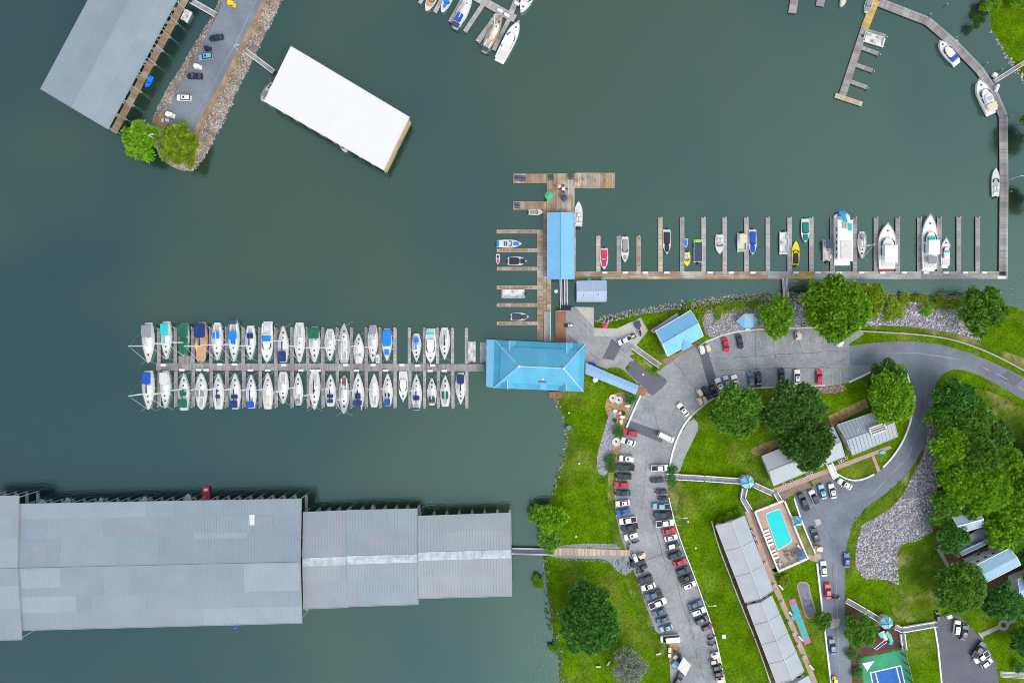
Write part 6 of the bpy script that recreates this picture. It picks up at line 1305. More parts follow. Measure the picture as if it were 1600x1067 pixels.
def outboard(t, L_, x=0, n=1):
    for k in range(n):
        m = MB(); xx = x + (k - (n - 1) / 2) * .7; m.box((xx, -L_ / 2 - .25, .55), (.38, .6, .5)); m.box((xx, -L_ / 2 - .12, -.3), (.15, .25, .85)); m.build('outboard_motor', m_black, t, world=False)
def runabout(x, y0, y1, beam, up, label, cover=None, hullm=None, deckm=None, ang=0.0, cat='boat', motor=1, name='motorboat', windshield=True, group=None, console=False, top=None, zr=.8, horiz=None, stern=.86, rub=None):
    if horiz: L_ = (horiz[1] - horiz[0]) * S; 
    else: L_ = (y1 - y0) * S
    B = beam * S; zd = .7; t = thing(name, label, cat, group=group); place(t, x, (y0 + y1) / 2, up, ang, zr)
    e = hull(t, L_, B, zd, prof_motor, hullm or m_gel, stern, deckm=deckm, rub=rub)
    if cover:
        for (cv, a, b, wf, zz) in cover: blob(t, 'canvas_cover', a, b, L_, wf, zd + .02, zd + zz, CV[cv], B, taper=.8, bow=.6)
    else:
        m = MB(); m.box((0, (.33 - .5) * L_, zd + .02), (B * .66, L_ * .46, .10)); m.build('cockpit_floor', m_gel3, t, world=False)
        for s_ in (-1, 1): m = MB(); m.box((s_ * B * .19, (.30 - .5) * L_, zd + .1), (B * .2, L_ * .09, .45)); m.build('seat', m_gel, t, world=False)
        m = MB(); m.box((0, (.11 - .5) * L_, zd + .1), (B * .62, L_ * .07, .4)); m.build('bench_seat', m_gel, t, world=False)
    if console: m = MB(); m.box((0, (.45 - .5) * L_, zd), (B * .34, L_ * .10, .9)); m.build('console', m_gel, t, world=False)
    if windshield and not console:
        m = MB(); z = zd + .35
        pts = [(-B * .36, (.50 - .5) * L_), (-B * .30, (.585 - .5) * L_), (0, (.62 - .5) * L_), (B * .30, (.585 - .5) * L_), (B * .36, (.50 - .5) * L_)]
        for k in range(4): m.beam((*pts[k], z + .12), (*pts[k + 1], z + .12), .14, .4)
        m.build('windshield', m_dark, t, world=False)
    if top:
        m = MB(); m.hexa([(-B * .38, top[1] * L_ - L_ / 2, zd + 1.75), (B * .38, top[1] * L_ - L_ / 2, zd + 1.75), (B * .38, top[2] * L_ - L_ / 2, zd + 1.75), (-B * .38, top[2] * L_ - L_ / 2, zd + 1.75)], th=.08); m.build('canopy', CV[top[0]], t, world=False)
        m = MB(); [m.tube((sx * B * .36, (tt - .5) * L_, zd), (sx * B * .36, (tt - .5) * L_, zd + 1.7), .03, n=4) for sx in (-1, 1) for tt in (top[1] + .02, top[2] - .02)]; m.build('canopy_frame', m_alu, t, world=False)
    if motor: outboard(t, L_, n=motor)
    return t
def pontoon(x, y0, y1, beam, up, label, top=None, deckc=None, ang=0.0, cover=None, L_=None, rail=None, group=None):
    L_ = L_ or (y1 - y0) * S; B = beam * S; t = thing('pontoon_boat', label, 'pontoon boat', group=group); place(t, x, (y0 + y1) / 2, up, ang)
    for s_ in (-1, 1): m = MB(); m.tube((s_ * B * .34, -L_ / 2, .1), (s_ * B * .34, L_ * .42, .1), .32, n=10); m.tube((s_ * B * .34, L_ * .42, .1), (s_ * B * .34, L_ / 2, .25), .32, .05, 10); m.build('float_tube', m_alu, t, world=False)
    m = MB(); m.box((0, 0, .42), (B, L_ * .95, .1)); m.build('deck', deckc or m_gel2, t, world=False)
    m = MB()
    for s_ in (-1, 1): m.beam((s_ * B * .48, -L_ * .46, 1.1), (s_ * B * .48, L_ * .40, 1.1), .07, .55)
    m.beam((-B * .48, L_ * .40, 1.1), (B * .48, L_ * .40, 1.1), .07, .55); m.beam((-B * .48, -L_ * .46, 1.1), (B * .2, -L_ * .46, 1.1), .07, .55); m.build('railing', rail or m_gel, t, world=False)
    if cover:
        for (cv, a, b, wf, zz) in cover: blob(t, 'canvas_cover', a, b, L_, wf, .6, .6 + zz, CV[cv], B, taper=.85, bow=.85)
    else:
        for (a, b, sx) in ((.60, .84, -1), (.60, .84, 1), (.12, .34, -1), (.12, .30, 1)):
            m = MB(); m.box((sx * B * .35, ((a + b) / 2 - .5) * L_, .52), (B * .2, (b - a) * L_, .38)); m.build('seat', m_gel if sx > 0 else m_gel3, t, world=False)
        m = MB(); m.box((B * .2, -.03 * L_, .52), (.6, .5, .75)); m.build('helm_console', m_gel3, t, world=False)
    if top:
        a, b = top[1], top[2]; m = MB(); m.hexa([(-B * .42, (a - .5) * L_, 2.5), (B * .42, (a - .5) * L_, 2.5), (B * .42, (b - .5) * L_, 2.5), (-B * .42, (b - .5) * L_, 2.5)], th=.1); m.build('canopy', CV[top[0]], t, world=False)
        m = MB(); [m.tube((sx * B * .42, (tt - .5) * L_, .5), (sx * B * .42, (tt - .5) * L_, 2.45), .03, n=4) for sx in (-1, 1) for tt in (a + .02, b - .02)]; m.build('canopy_frame', m_alu, t, world=False)
    outboard(t, L_); return t
def yacht(x, y0, y1, beam, up, label, ang=0.0, fly=True, top=None, swim=None, L_=None, stern=.9, cover=None, arch=True, hullm=None):
    L_ = L_ or (y1 - y0) * S; B = beam * S; zd = 1.3 if L_ > 9 else .95; t = thing('motor_yacht', label, 'motor yacht'); place(t, x, (y0 + y1) / 2, up, ang, 1.2)
    e = hull(t, L_, B, zd, prof_motor, hullm or m_gel, stern, deckm=m_gel, sheer=.6)
    blob(t, 'cabin', .26, .70, L_, .76, zd, zd + .9, m_gel, B, bow=.42)
    m = MB(); z = zd + .55; pts = [(-B * .37, .0 * L_), (-B * .34, .10 * L_), (-B * .2, .165 * L_), (0, .185 * L_), (B * .2, .165 * L_), (B * .34, .10 * L_), (B * .37, .0 * L_)]
    for k in range(6): m.beam((*pts[k], z + .22), (*pts[k + 1], z + .22), .22, .5)
    m.build('windshield', m_dark, t, world=False)
    m = MB()
    for s_ in (-1, 1): m.beam((s_ * B * .385, -.20 * L_, z + .15), (s_ * B * .385, -.03 * L_, z + .15), .08, .4)
    m.build('side_window', m_dark, t, world=False)
    m = MB(); m.box((0, .34 * L_, zd + .35), (.5, .5, .08)); m.build('hatch', m_dark, t, world=False)
    m = MB(); m.box((0, (.14 - .5) * L_, zd + .06), (B * .68, L_ * .2, .08)); m.build('cockpit_floor', m_gel2, t, world=False)
    if fly:
        blob(t, 'flybridge', .28, .52, L_, .62, zd + .9, zd + 1.5, m_gel, B, bow=.5); m = MB(); m.box((0, (.38 - .5) * L_, zd + 1.5), (B * .4, L_ * .12, .08)); m.build('flybridge_floor', m_gel3, t, world=False)
    if top: 
        a, b = top[1], top[2]; m = MB(); m.hexa([(-B * .36, (a - .5) * L_, zd + 2.6), (B * .36, (a - .5) * L_, zd + 2.6), (B * .36, (b - .5) * L_, zd + 2.6), (-B * .36, (b - .5) * L_, zd + 2.6)], th=.12); m.build('canopy', CV[top[0]], t, world=False)
        m = MB(); [m.tube((sx * B * .34, (tt - .5) * L_, zd + .8), (sx * B * .34, (tt - .5) * L_, zd + 2.5), .05, n=4) for sx in (-1, 1) for tt in (a + .02, b - .02)]; m.build('canopy_frame', m_gel, t, world=False)
    if cover:
        for (cv, a, b, wf, zz) in cover: blob(t, 'canvas_cover', a, b, L_, wf, zd + zz - .3, zd + zz, CV[cv], B, taper=.85, bow=.8)
    m = MB(); m.box((0, -L_ / 2 - .35, .35), (B * .8, .75, .1)); m.build('swim_platform', CV[swim] if swim else m_gel, t, world=False)
    m = MB()
    for s_ in (-1, 1):
        pr = None
        for k in range(7):
            w, y, zz = e(.52 + .475 * k / 6); a = Vector((s_ * w * .96, y, zz + .6)); m.tube((a.x, a.y, zz), a, .022, n=4, caps=False)
            if pr is not None: m.tube(pr, a, .022, n=4, caps=False)
            pr = a
    m.build('bow_rail', m_alu, t, world=False)
    m = MB(); w, y, zz = e(.985); m.box((0, y, zz), (.3, 1.0, .12)); m.build('anchor_roller', m_alu, t, world=False)
    return t
# sail dock oddities
hb8 = yacht(417.5, 506, 566, 18, 0, 'blunt ended white trawler with a bright blue tarp, upper sailboat row', fly=False, stern=.85, cover=[('azure', .30, .46, .7, 1.1), ('pale', .04, .18, .5, .6)])
yacht(673, 517, 567, 17, 0, 'white motor cruiser with aqua bimini in the upper sailboat row', fly=False, top=('aqua', .03, .12), stern=.8)
pontoon(737, 533, 566, 12, 1, 'white pontoon boat moored beside the last upper finger')
pontoon(756, 534, 566, 12, 1, 'pontoon boat with green seats tucked against the restaurant awning', deckc=m_gel3)
runabout(590, 553, 567, 6, 1, 'tiny white dinghy with red seats beside the blue covered boat', motor=0, windshield=False, cat='dinghy', name='dinghy')
yacht(630, 581, 626, 14, 0, 'white cruiser with black curved windshield in the lower sailboat row', fly=False, stern=.85)
# long dock
G_ = None
runabout(944, 388, 421, 12, 0, 'white boat with a bright red cover on the long dock', cover=[('red', .08, .50, .8, .4), ('red', .56, .86, .62, .3)])
runabout(976.5, 370, 410, 12, 0, 'grey and white speedboat with pink bow tip', cover=[('grey', .10, .55, .75, .35), ('grey', .72, .90, .4, .2)], stern=.8)
runabout(1042, 359, 397, 12, 0, 'white boat under black canvas covers', cover=[('black', .10, .60, .84, .45), ('black', .62, .92, .6, .3)])
runabout(1071.5, 373, 387, 6, 0, 'very small dinghy with a blue cover', cover=[('azure', .1, .85, .75, .3)], motor=0, windshield=False, name='dinghy', cat='dinghy')
runabout(1073.5, 394, 416, 10, 0, 'small white and yellow boat near the blue dinghy', deckm=CV['yellow'])
pontoon(1090.5, 374, 410, 13, 1, 'pontoon boat with dark slate cover and lime green stern', cover=[('slate', .04, .86, .95, .5), ('lime', .86, .99, .7, .3)])
runabout(1124.5, 366, 397, 13, 0, 'open white deck boat with light seats')
pontoon(1159, 364, 394, 14, 0, 'pontoon boat with cream canopy and lime bow seat', top=('cream', .12, .56), cover=[('lime', .84, .95, .6, .15)])
runabout(1176, 359, 398, 12, 0, 'white boat under bright blue canvas covers', cover=[('royal', .08, .58, .82, .45), ('royal', .62, .92, .6, .3)])
pontoon(1225, 362, 398, 14, 0, 'white open deck boat with oval seating beside the yellow speedboat')
runabout(1243.5, 377, 414, 12, 1, 'bright yellow speedboat with navy cockpit cover', cover=[('black', .05, .50, .7, .4)], hullm=CV['yellow'], deckm=CV['yellow'], rub=CV['yellow'], stern=.8)
runabout(1258.5, 342, 379, 13, 0, 'white boat under dark teal canvas covers', cover=[('teal', .15, .62, .8, .45), ('teal', .66, .92, .6, .3)])
pontoon(1293, 374, 408, 14, 1, 'pontoon boat with a dark blue canopy beside the houseboat', top=('slate', .55, .97))
# houseboat
hb = thing('houseboat', 'large white flat roofed houseboat with aqua slide at its end', 'houseboat'); L_ = 16.0; B = 4.9; place(hb, 1317, 374, True, 0, 1.5)
m = MB(); m.loft([[(-B / 2 * k, -L_ / 2, z), (B / 2 * k, -L_ / 2, z), (B / 2 * k, L_ * .46, z), (B * .36 * k, L_ / 2, z), (-B * .36 * k, L_ / 2, z), (-B / 2 * k, L_ * .46, z)] for k, z in ((.9, -.4), (1, .5), (1, .9))]); m.build('hull', m_gel, hb, world=False)
m = MB(); m.box((0, -.8, .9), (B * .86, L_ * .66, 2.1)); m.build('cabin', m_gel, hb, world=False)
m = MB(); m.box((0, -.6, 3.0), (B * .96, L_ * .80, .14)); m.build('roof_deck', m_gel, hb, world=False)
m = MB(); m.box((.25, -3.5, 3.14), (B * .66, 5.6, .25)); m.build('roof_platform', m_gel2, hb, world=False)
for s_ in (-1, 1): m = MB(); [m.box((s_ * B * .435, -5 + 2 * k, 1.7), (.06, 1.2, .9)) for k in range(5)]; m.build('window', m_dark, hb, world=False)
m = MB(); m.beam((-.2, 5.2, 3.9), (-.2, 8.9, 1.0), 1.4, .25); m.build('slide', CV['aqua'], hb, world=False)
m = MB(); m.box((-.2, 8.0, .9), (2.3, 1.4, .9)); m.build('slide_base', CV['azure'], hb, world=False)
m = MB(); [m.box((-.5 + .9 * a, 4.6 - 1.1 * b, 3.14), (.7, .8, .5)) for a in (0, 1) for b in (0, 1)]; m.build('roof_seat', m_gel3, hb, world=False)
m = MB(); m.box((1.5, 3.5, 3.14), (.9, 2.2, .5)); m.build('roof_cushion', CV['aqua'], hb, world=False)
m = MB(); 
for s_ in (-1, 1): m.beam((s_ * B * .46, -6.5, 4.1), (s_ * B * .46, 5.5, 4.1), .05, .05); [m.tube((s_ * B * .46, -6.5 + k * 1.5, 3.1), (s_ * B * .46, -6.5 + k * 1.5, 4.1), .03, n=4) for k in range(9)]
m.build('railing', m_alu, hb, world=False)
sailboat(1346.5, 362, 405, 13, 0, 'small sailboat with cluttered deck beside the houseboat', mast=9, group=None, cover=[('grey', .1, .3, .5, .7)])
yacht(1386, 350, 420, 27, 1, 'large white motor yacht with a red swim platform mat', top=('white', .12, .50), swim='maroon')
yacht(1452.5, 336, 421, 24, 1, 'longest white motor yacht with green flybridge seats', cover=[('aqua', .52, .60, .5, 1.3), ('grey', .10, .24, .6, 1.6)], top=('white', .26, .52))
yacht(1478, 373, 415, 14, 1, 'small white cruiser with tan mat beside the longest yacht', fly=False, cover=[('cream', .26, .44, .7, .75), ('aqua', .46, .56, .5, 1.1)])
# store dock boats (horizontal)
hp = math.pi / 2
def side(fn, xa, xb, y, beam, right, label, **kw):
    cx = (xa + xb) / 2; L2 = (xb - xa); return fn(cx, y - L2 / 2, y + L2 / 2, beam, True, label, ang=(-hp if right else hp), **kw)
side(runabout, 776, 815, 381, 12, True, 'white speedboat with blue covers and dark lettering stripes', cover=[('azure', .0, .10, .8, .3), ('azure', .68, .90, .5, .3), ('slate', .30, .34, .6, .3), ('slate', .38, .42, .6, .3)])
runabout(778, 397, 413, 6, 0, 'tiny white and pink tender moored across the slip', cover=[('pink', .5, .9, .6, .25), ('black', .15, .4, .5, .3)], motor=0, windshield=False, name='dinghy', cat='dinghy')
side(runabout, 793.5, 823, 408, 13, True, 'white boat with a black cover beside the tiny tender', cover=[('black', .08, .62, .85, .45), ('black', .66, .94, .6, .3)])
side(pontoon, 783, 820, 459, 13, False, 'open pontoon boat with pale seats in the store slips')
side(runabout, 798, 826, 495, 12, True, 'white boat with slate grey covers nearest the restaurant', cover=[('slate', .08, .60, .85, .45), ('slate', .64, .92, .6, .3)])
side(runabout, 826, 849, 331.5, 9, True, 'grey boat tied below the lower platform arm', hullm=m_gel3, cover=[('grey', .1, .5, .7, .35)])
yl = runabout(904, 315, 354, 12, 1, 'white centre console boat with twin motors beside the T platform', console=True, motor=2, stern=.9)
# right side
yacht(1482, 66, 96, 17, 1, 'white cruiser with a royal blue cockpit cover on the curved walkway', ang=math.radians(40), fly=False, L_=8.4, cover=[('royal', .10, .32, .8, .8)], stern=.8)
yacht(1539, 127, 174, 21, 1, 'white yacht with a beige cover moored at the footbridge', ang=math.radians(24), fly=True, L_=10.6, cover=[('cream', .06, .24, .8, 1.3)])
runabout(1556, 263, 307, 12, 1, 'long white boat alone on the straight part of the curved walkway', zr=.8)
pontoon(1366, 44, 80, 15, 1, 'white and grey pontoon boat in the angled pier slip', ang=math.radians(-107), L_=7.2)
runabout(1357, -6, 22, 11, 0, 'blue grey covered boat beside the golden boards', cover=[('grey', .06, .9, .85, .4)], ang=math.radians(-17))
runabout(1318, -12, 12, 9, 0, 'grey canopied boat cropped at the picture top', cover=[('cream', .05, .9, .8, .5)], ang=math.radians(-17))
# top middle
A_ = math.radians(-27)
runabout(675, -22, 20, 14, 0, 'tan decked boat cropped at the picture top', cover=[('tan', .3, .8, .8, .3)], ang=A_, motor=0)
runabout(699, -18, 22, 13, 0, 'white boat with a bright blue long cover cropped at the picture top', cover=[('azure', .35, .8, .4, .4)], ang=A_, motor=0)
sailboat(725, -16, 48, 17, 1, 'large white sailboat with a royal blue cockpit cover on the angled dock', ang=A_, cover=[('royal', .14, .36, .6, 1.3), ('slate', 0, .12, .7, .9)], group=None, boom='cream', mast=12)
sailboat(771, 20, 85, 17, 1, 'tan decked sailing yacht with a blue stern on the angled dock', ang=A_, cover=[('slate', 0, .10, .7, .9), ('cream', .30, .44, .4, .7)], deckm=m_tan, group=None, boom='cream', mast=12)
yacht(796, 33, 95, 19, 1, 'big white motor yacht at the end of the angled dock', ang=A_, fly=False, top=('white', .28, .52), L_=13)
yacht(826, -34, 24, 17, 0, 'white motor yacht cropped at the picture top right of the dock', ang=A_, fly=False, L_=11)
# boats poking from sheds
runabout(321.5, 760, 800, 12, 0, 'pink and purple speedboat nosing out of the huge shed', hullm=CV['pink'], deckm=CV['pink'], rub=CV['pink'], stern=.75, motor=0, cover=[('maroon', .2, .4, .7, .3), ('white', .08, .18, .5, .4)])
for i, (x, y, w, lb) in enumerate(((65, 780, 18, 'wide white bow at the outer corner of the huge shed'), (105, 777, 13, 'white bow showing beside the wide one under the shed'), (157, 777, 9, 'small white bow under the huge shed edge'), (225, 775, 14, 'white pointed bow in the middle of the huge shed edge'), (293, 771, 14, 'white pointed bow next to the pink speedboat'), (427, 777, 8, 'small white bow near the shed end'), (530, 796, 8, 'white bow under the narrow shed'), (582, 788, 8, 'thin white pointed bow under the middle shed'), (716, 803, 12, 'rounded white bow under the shore side shed'))):
    runabout(x, y, y + 40, w, 1, lb, motor=0, group='boats stored under the lower sheds')
runabout(368, 946, 981, 15, 0, 'white boat with a blue stern cover at the lower edge of the huge shed', cover=[('royal', .70, .98, .5, .5)], motor=0)
runabout(232, 118, 138, 9, 0, 'small bright blue boat beside the side walkway', hullm=CV['royal'], deckm=CV['azure'], rub=CV['royal'], ang=A_, motor=0, cover=[('azure', .1, .8, .7, .3)])
pontoon(291, 15, 34, 10, 1, 'small white pontoon boat at the top of the side walkway', ang=A_)
sailboat(418, 126, 160, 12, 1, 'grey sailboat half hidden by the bright white roof', ang=A_, mast=0, group=None, cover=[('grey', .2, .5, .6, .6)])
runabout(536, 219, 240, 8, 0, 'small boat stern peeking out below the bright white roof', ang=math.radians(30), motor=1)
# ---------------------------------------------------------------- cars (local: nose +X)
def paint(name, c, met=.0): return M('paint_' + name, c, .3, var=.02, coat=.15, metal=met, spec=.35)
PT = dict(white=paint('white', (.78, .78, .77)), black=paint('black', (.012, .013, .016)), navy=paint('navy', (.008, .018, .048)), slate=paint('slate', (.022, .040, .062), .1), teal=paint('teal', (.006, .030, .044)), red=paint('red', (.60, .012, .045)),
          blue=paint('blue', (.01, .10, .42)), silver=paint('silver', (.42, .45, .48), .3), lightblue=paint('lightblue', (.20, .38, .48), .2), steel=paint('steel', (.055, .12, .19), .1), cream=paint('cream', (.66, .55, .36)), maroon=paint('maroon', (.12, .01, .05)), grey=paint('grey', (.13, .14, .15), .2), yellow=paint('yellow', (.75, .55, .03)), tan=paint('tan', (.5, .42, .36)), lilac=paint('lilac', (.50, .48, .62)))
def rr(l0, l1, w, z, c=.35, cb=None):
    cb = c if cb is None else cb; h = w / 2
    return [(l0, -h + cb * .6, z), (l0 + cb * .5, -h, z), (l1 - c * .9, -h, z), (l1 - c * .2, -h + c * .7, z), (l1, -h * .4, z), (l1, h * .4, z), (l1 - c * .2, h - c * .7, z), (l1 - c * .9, h, z), (l0 + cb * .5, h, z), (l0, h - cb * .6, z)]
CAR = {}
def car_proto(kind):
    t = thing('parked_car' if kind != 'cart' else 'golf_cart', 'x', 'car'); t['proto'] = kind
    L_, Wd = dict(sedan=(4.75, 1.85), suv=(4.7, 1.92), pickup=(5.7, 2.0), van=(5.9, 2.1), small=(4.0, 1.7))[kind]
    a, b = -L_ / 2, L_ / 2; belt = dict(sedan=.92, suv=1.05, pickup=1.1, van=1.1, small=.9)[kind]; roof = dict(sedan=1.43, suv=1.7, pickup=1.8, van=2.3, small=1.45)[kind]
    m = MB(); 
    if kind == 'pickup':
        m.loft([rr(a + .06, b - .08, Wd * .92, .28), rr(a, b, Wd, .5), rr(a + .02, b - .03, Wd, belt - .12), rr(a + .04, b - .12, Wd * .94, belt)])
    else:
        m.loft([rr(a + .06, b - .08, Wd * .9, .22), rr(a, b, Wd * .99, .45), rr(a + .01, b - .02, Wd, belt - .18), rr(a + .08, b - .25, Wd * .92, belt)])
    m.build('body', PT['white'], t, world=False)
    # greenhouse base / roof extents
    g0, g1, r0, r1 = dict(sedan=(a + .55, b - 1.35, a + 1.15, b - 2.1), suv=(a + .12, b - 1.25, a + .35, b - 1.9), pickup=(a + 1.95, b - 1.35, a + 2.1, b - 2.0), van=(a + .06, b - .75, a + .1, b - 1.45), small=(a + .15, b - 1.05, a + .5, b - 1.75))[kind]
    wb, wr = Wd * .44, Wd * .36
    B4 = [(g0, -wb, belt - .01), (g1, -wb, belt - .01), (g1, wb, belt - .01), (g0, wb, belt - .01)]; R4 = [(r0, -wr, roof - .06), (r1, -wr, roof - .06), (r1, wr, roof - .06), (r0, wr, roof - .06)]
    m = MB(); m.add([B4[1], B4[2], R4[2], R4[1]], [(0, 1, 2, 3)]); m.build('windshield', m_glass, t, world=False)
    m = MB(); m.add([B4[3], B4[0], R4[0], R4[3]], [(0, 1, 2, 3)]); m.build('rear_window', m_glass, t, world=False)
    m = MB(); m.add([B4[0], B4[1], R4[1], R4[0]], [(0, 1, 2, 3)]); m.build('side_window', m_glass, t, world=False)
    m = MB(); m.add([B4[2], B4[3], R4[3], R4[2]], [(0, 1, 2, 3)]); m.build('side_window', m_glass, t, world=False)
    m = MB(); cx = (r0 + r1) / 2
    ring = lambda k, z: [(cx + (x - cx) * k, y * k, z) for x, y in ((r0 - .06, -wr * .8), (r0 + .1, -wr * 1.04), (r1 - .15, -wr * 1.04), (r1 + .05, -wr * .7), (r1 + .05, wr * .7), (r1 - .15, wr * 1.04), (r0 + .1, wr * 1.04), (r0 - .06, wr * .8))]
    m.loft([ring(1, roof - .08), ring(.99, roof - .02), ring(.9, roof + .015)]); m.build('roof', PT['white'], t, world=False)
    if kind in ('sedan', 'suv'):
        m = MB(); m.box((cx + (r1 - r0) * .22, 0, roof + .015), ((r1 - r0) * .28, wr * 1.1, .015)); m.build('sunroof', m_glass, t, world=False)
    if kind == 'pickup':
        m = MB(); m.box(((a + g0) / 2 + .02, 0, belt - .35 + .352), (g0 - a - .32, Wd * .76, .012)); m.build('cargo_bed', m_black, t, world=False)
        m = MB()
        for s_ in (-1, 1): m.beam((a + .1, s_ * Wd * .43, belt + .1), (g0 - .05, s_ * Wd * .43, belt + .1), .14, .12)
        m.beam((a + .1, -Wd * .43, belt + .1), (a + .1, Wd * .43, belt + .1), .12, .12); m.build('bed_rail', PT['white'], t, world=False)
    for sx in (a + .85, b - .9):
        for s_ in (-1, 1):
            m = MB(); m.tube((sx, s_ * (Wd / 2 - .2), .33), (sx, s_ * (Wd / 2 - .005), .33), .33, n=14, mi=0); m.tube((sx, s_ * (Wd / 2 - .01), .33), (sx, s_ * (Wd / 2 + .01), .33), .2, n=10, mi=1); m.build('wheel', [m_black, m_alu], t, world=False)
    for s_ in (-1, 1):
        m = MB(); m.box((b - .16, s_ * Wd * .36, .62), (.22, .34, .14)); m.build('headlight', m_lamp, t, world=False)
        m = MB(); m.box((a + .05, s_ * Wd * .37, .72), (.12, .3, .18)); m.build('tail_light', m_redlamp, t, world=False)
        m = MB(); m.box((g1 - .35, s_ * (Wd / 2 + .06), belt - .05), (.18, .2, .14)); m.build('wing_mirror', PT['white'], t, world=False)
    for o in t.children:
        if o.name.split('.')[0] in ('body', 'roof', 'wing_mirror', 'bed_rail'): o.material_slots[0].link = 'OBJECT'
    return t
def cart_proto():
    t = thing('golf_cart', 'x', 'golf cart'); m = MB(); m.loft([rr(-1.2, 1.2, 1.2, .25, .25), rr(-1.2, 1.2, 1.25, .6, .25), rr(-1.15, 1.0, 1.15, .75, .25)]); m.build('body', PT['white'], t, world=False)
    m = MB(); m.box((-.15, 0, .75), (.55, 1.05, .15)); m.box((-.45, 0, .85), (.12, 1.05, .45)); m.build('seat', m_dark, t, world=False)
    m = MB(); m.loft([rr(-1.0, .75, 1.15, 1.85, .25), rr(-1.0, .75, 1.15, 1.93, .25), rr(-.9, .65, 1.0, 1.97, .25)]); m.build('roof', PT['white'], t, world=False)
    for a in (-.9, .62):
        for s_ in (-1, 1): m = MB(); m.tube((a, s_ * .5, .6), (a, s_ * .5, 1.87), .03, n=5); m.build('post', m_alu, t, world=False)
    for a in (-.8, .8):
        for s_ in (-1, 1): m = MB(); m.tube((a, s_ * .48, .24), (a, s_ * .64, .24), .24, n=10); m.build('wheel', m_black, t, world=False)
    for o in t.children:
        if o.name.split('.')[0] in ('body', 'roof'): o.material_slots[0].link = 'OBJECT'
    return t
def moto_proto():
    t = thing('motorcycle', 'x', 'motorcycle')
    for a in (-.75, .75): m = MB(); m.tube((a, -.09, .33), (a, .09, .33), .33, n=14); m.build('wheel', m_black, t, world=False)
    m = MB(); m.loft([[(x, -w, z), (x, w, z), (x, w * .6, z + .25), (x, -w * .6, z + .25)] for x, w, z in ((-.9, .12, .75), (-.3, .2, .7), (.1, .24, .75), (.5, .14, .8))]); m.build('body', PT['black'], t, world=False)
    m = MB(); m.box((-.35, 0, .95), (.75, .32, .1)); m.build('seat', m_black, t, world=False)
    m = MB(); m.tube((.5, -.45, 1.05), (.5, .45, 1.05), .03, n=5); m.tube((.5, 0, 1.0), (.8, 0, .35), .05, n=5); m.build('handlebar', m_alu, t, world=False)
    m = MB(); m.box((0, 0, .35), (.6, .35, .4)); m.build('engine', m_alu, t, world=False)
    for o in t.children:
        if o.name.split('.')[0] == 'body': o.material_slots[0].link = 'OBJECT'
    return t
USED = {}
def car(x, y, deg, kind, color, label, cat=None, roofc=None, z=ZL + LV * 6, group=None, scale=1.0):
    """deg: photo-plane angle of the nose, counter-clockwise from +x"""
    if kind not in CAR: CAR[kind] = cart_proto() if kind == 'cart' else (moto_proto() if kind == 'moto' else car_proto(kind)); o = CAR[kind]
    else: o = copy_tree(CAR[kind])
    h = dict(sedan=.7, suv=.9, pickup=.9, van=1.2, small=.7, cart=1.0, moto=.5)[kind]; p = P(x, y, ZL + h); o.location = (p.x, p.y, z); o.rotation_euler = (0, 0, math.radians(deg)); o.scale = (scale,) * 3
    o['label'] = label; o['category'] = cat or dict(sedan='car', suv='car', pickup='pickup truck', van='van', small='car', cart='golf cart', moto='motorcycle')[kind]
    if group: o['group'] = group
    nmx = dict(sedan='parked_car', suv='parked_car', pickup='pickup_truck', van='van', small='parked_car', cart='golf_cart', moto='motorcycle')[kind]; o.name = nmx
    for c in o.children:
        b = c.name.split('.')[0]
        if b in ('body', 'wing_mirror', 'bed_rail'): c.material_slots[0].material = PT[color]
        if b == 'roof': c.material_slots[0].material = PT[roofc or color]
    return o
K = dict(sedan='sedan', suv='SUV', pickup='pickup truck', van='van', small='compact car', cart='golf cart', moto='motorcycle')
CN = dict(white='white', black='black', navy='dark navy', slate='dark slate', teal='dark teal', red='bright red', blue='bright blue', silver='silver', lightblue='light blue', steel='steel blue', cream='cream', maroon='maroon', grey='grey', yellow='yellow', tan='tan', lilac='pale lilac')
def row(items, where, group, num=True):
    for i, it in enumerate(items):
        x, y, d, k, c = it[:5]; kw = it[5] if len(it) > 5 else {}
        lb = '%s %s, %s %s' % (CN[c] + (' roofed' if kw.get('roofc') and 0 else ''), K[k], ords[i], where)
        car(x, y, d, k, c, lb, group=group, **kw)
A0 = 180
row([(984, 676, 165 + 0, 'sedan', 'red'), (981.5, 690, 162, 'sedan', 'white'), (979, 716.5, 176, 'suv', 'white'), (977, 730, 178, 'pickup', 'slate', dict(scale=1.0)), (975, 744, 179, 'suv', 'teal'), (971, 757, 181, 'sedan', 'red', dict(scale=.93)), (973, 770, 180, 'sedan', 'slate'), (973, 786, 188, 'sedan', 'white', dict(scale=.95)), (973.5, 799, 192, 'sedan', 'blue', dict(scale=.95)), (981, 813, 189, 'pickup', 'white', dict(scale=.97)), (984, 824, 192, 'pickup', 'slate', dict(scale=.92)), (986, 837, 198, 'suv', 'white', dict(scale=.95)), (993, 846, 15, 'moto', 'black', dict(scale=1.15)), (982.5, 853.5, 70, 'moto', 'grey')],
    'below the garden in the lakeside row', 'vehicles in the upper lakeside row')
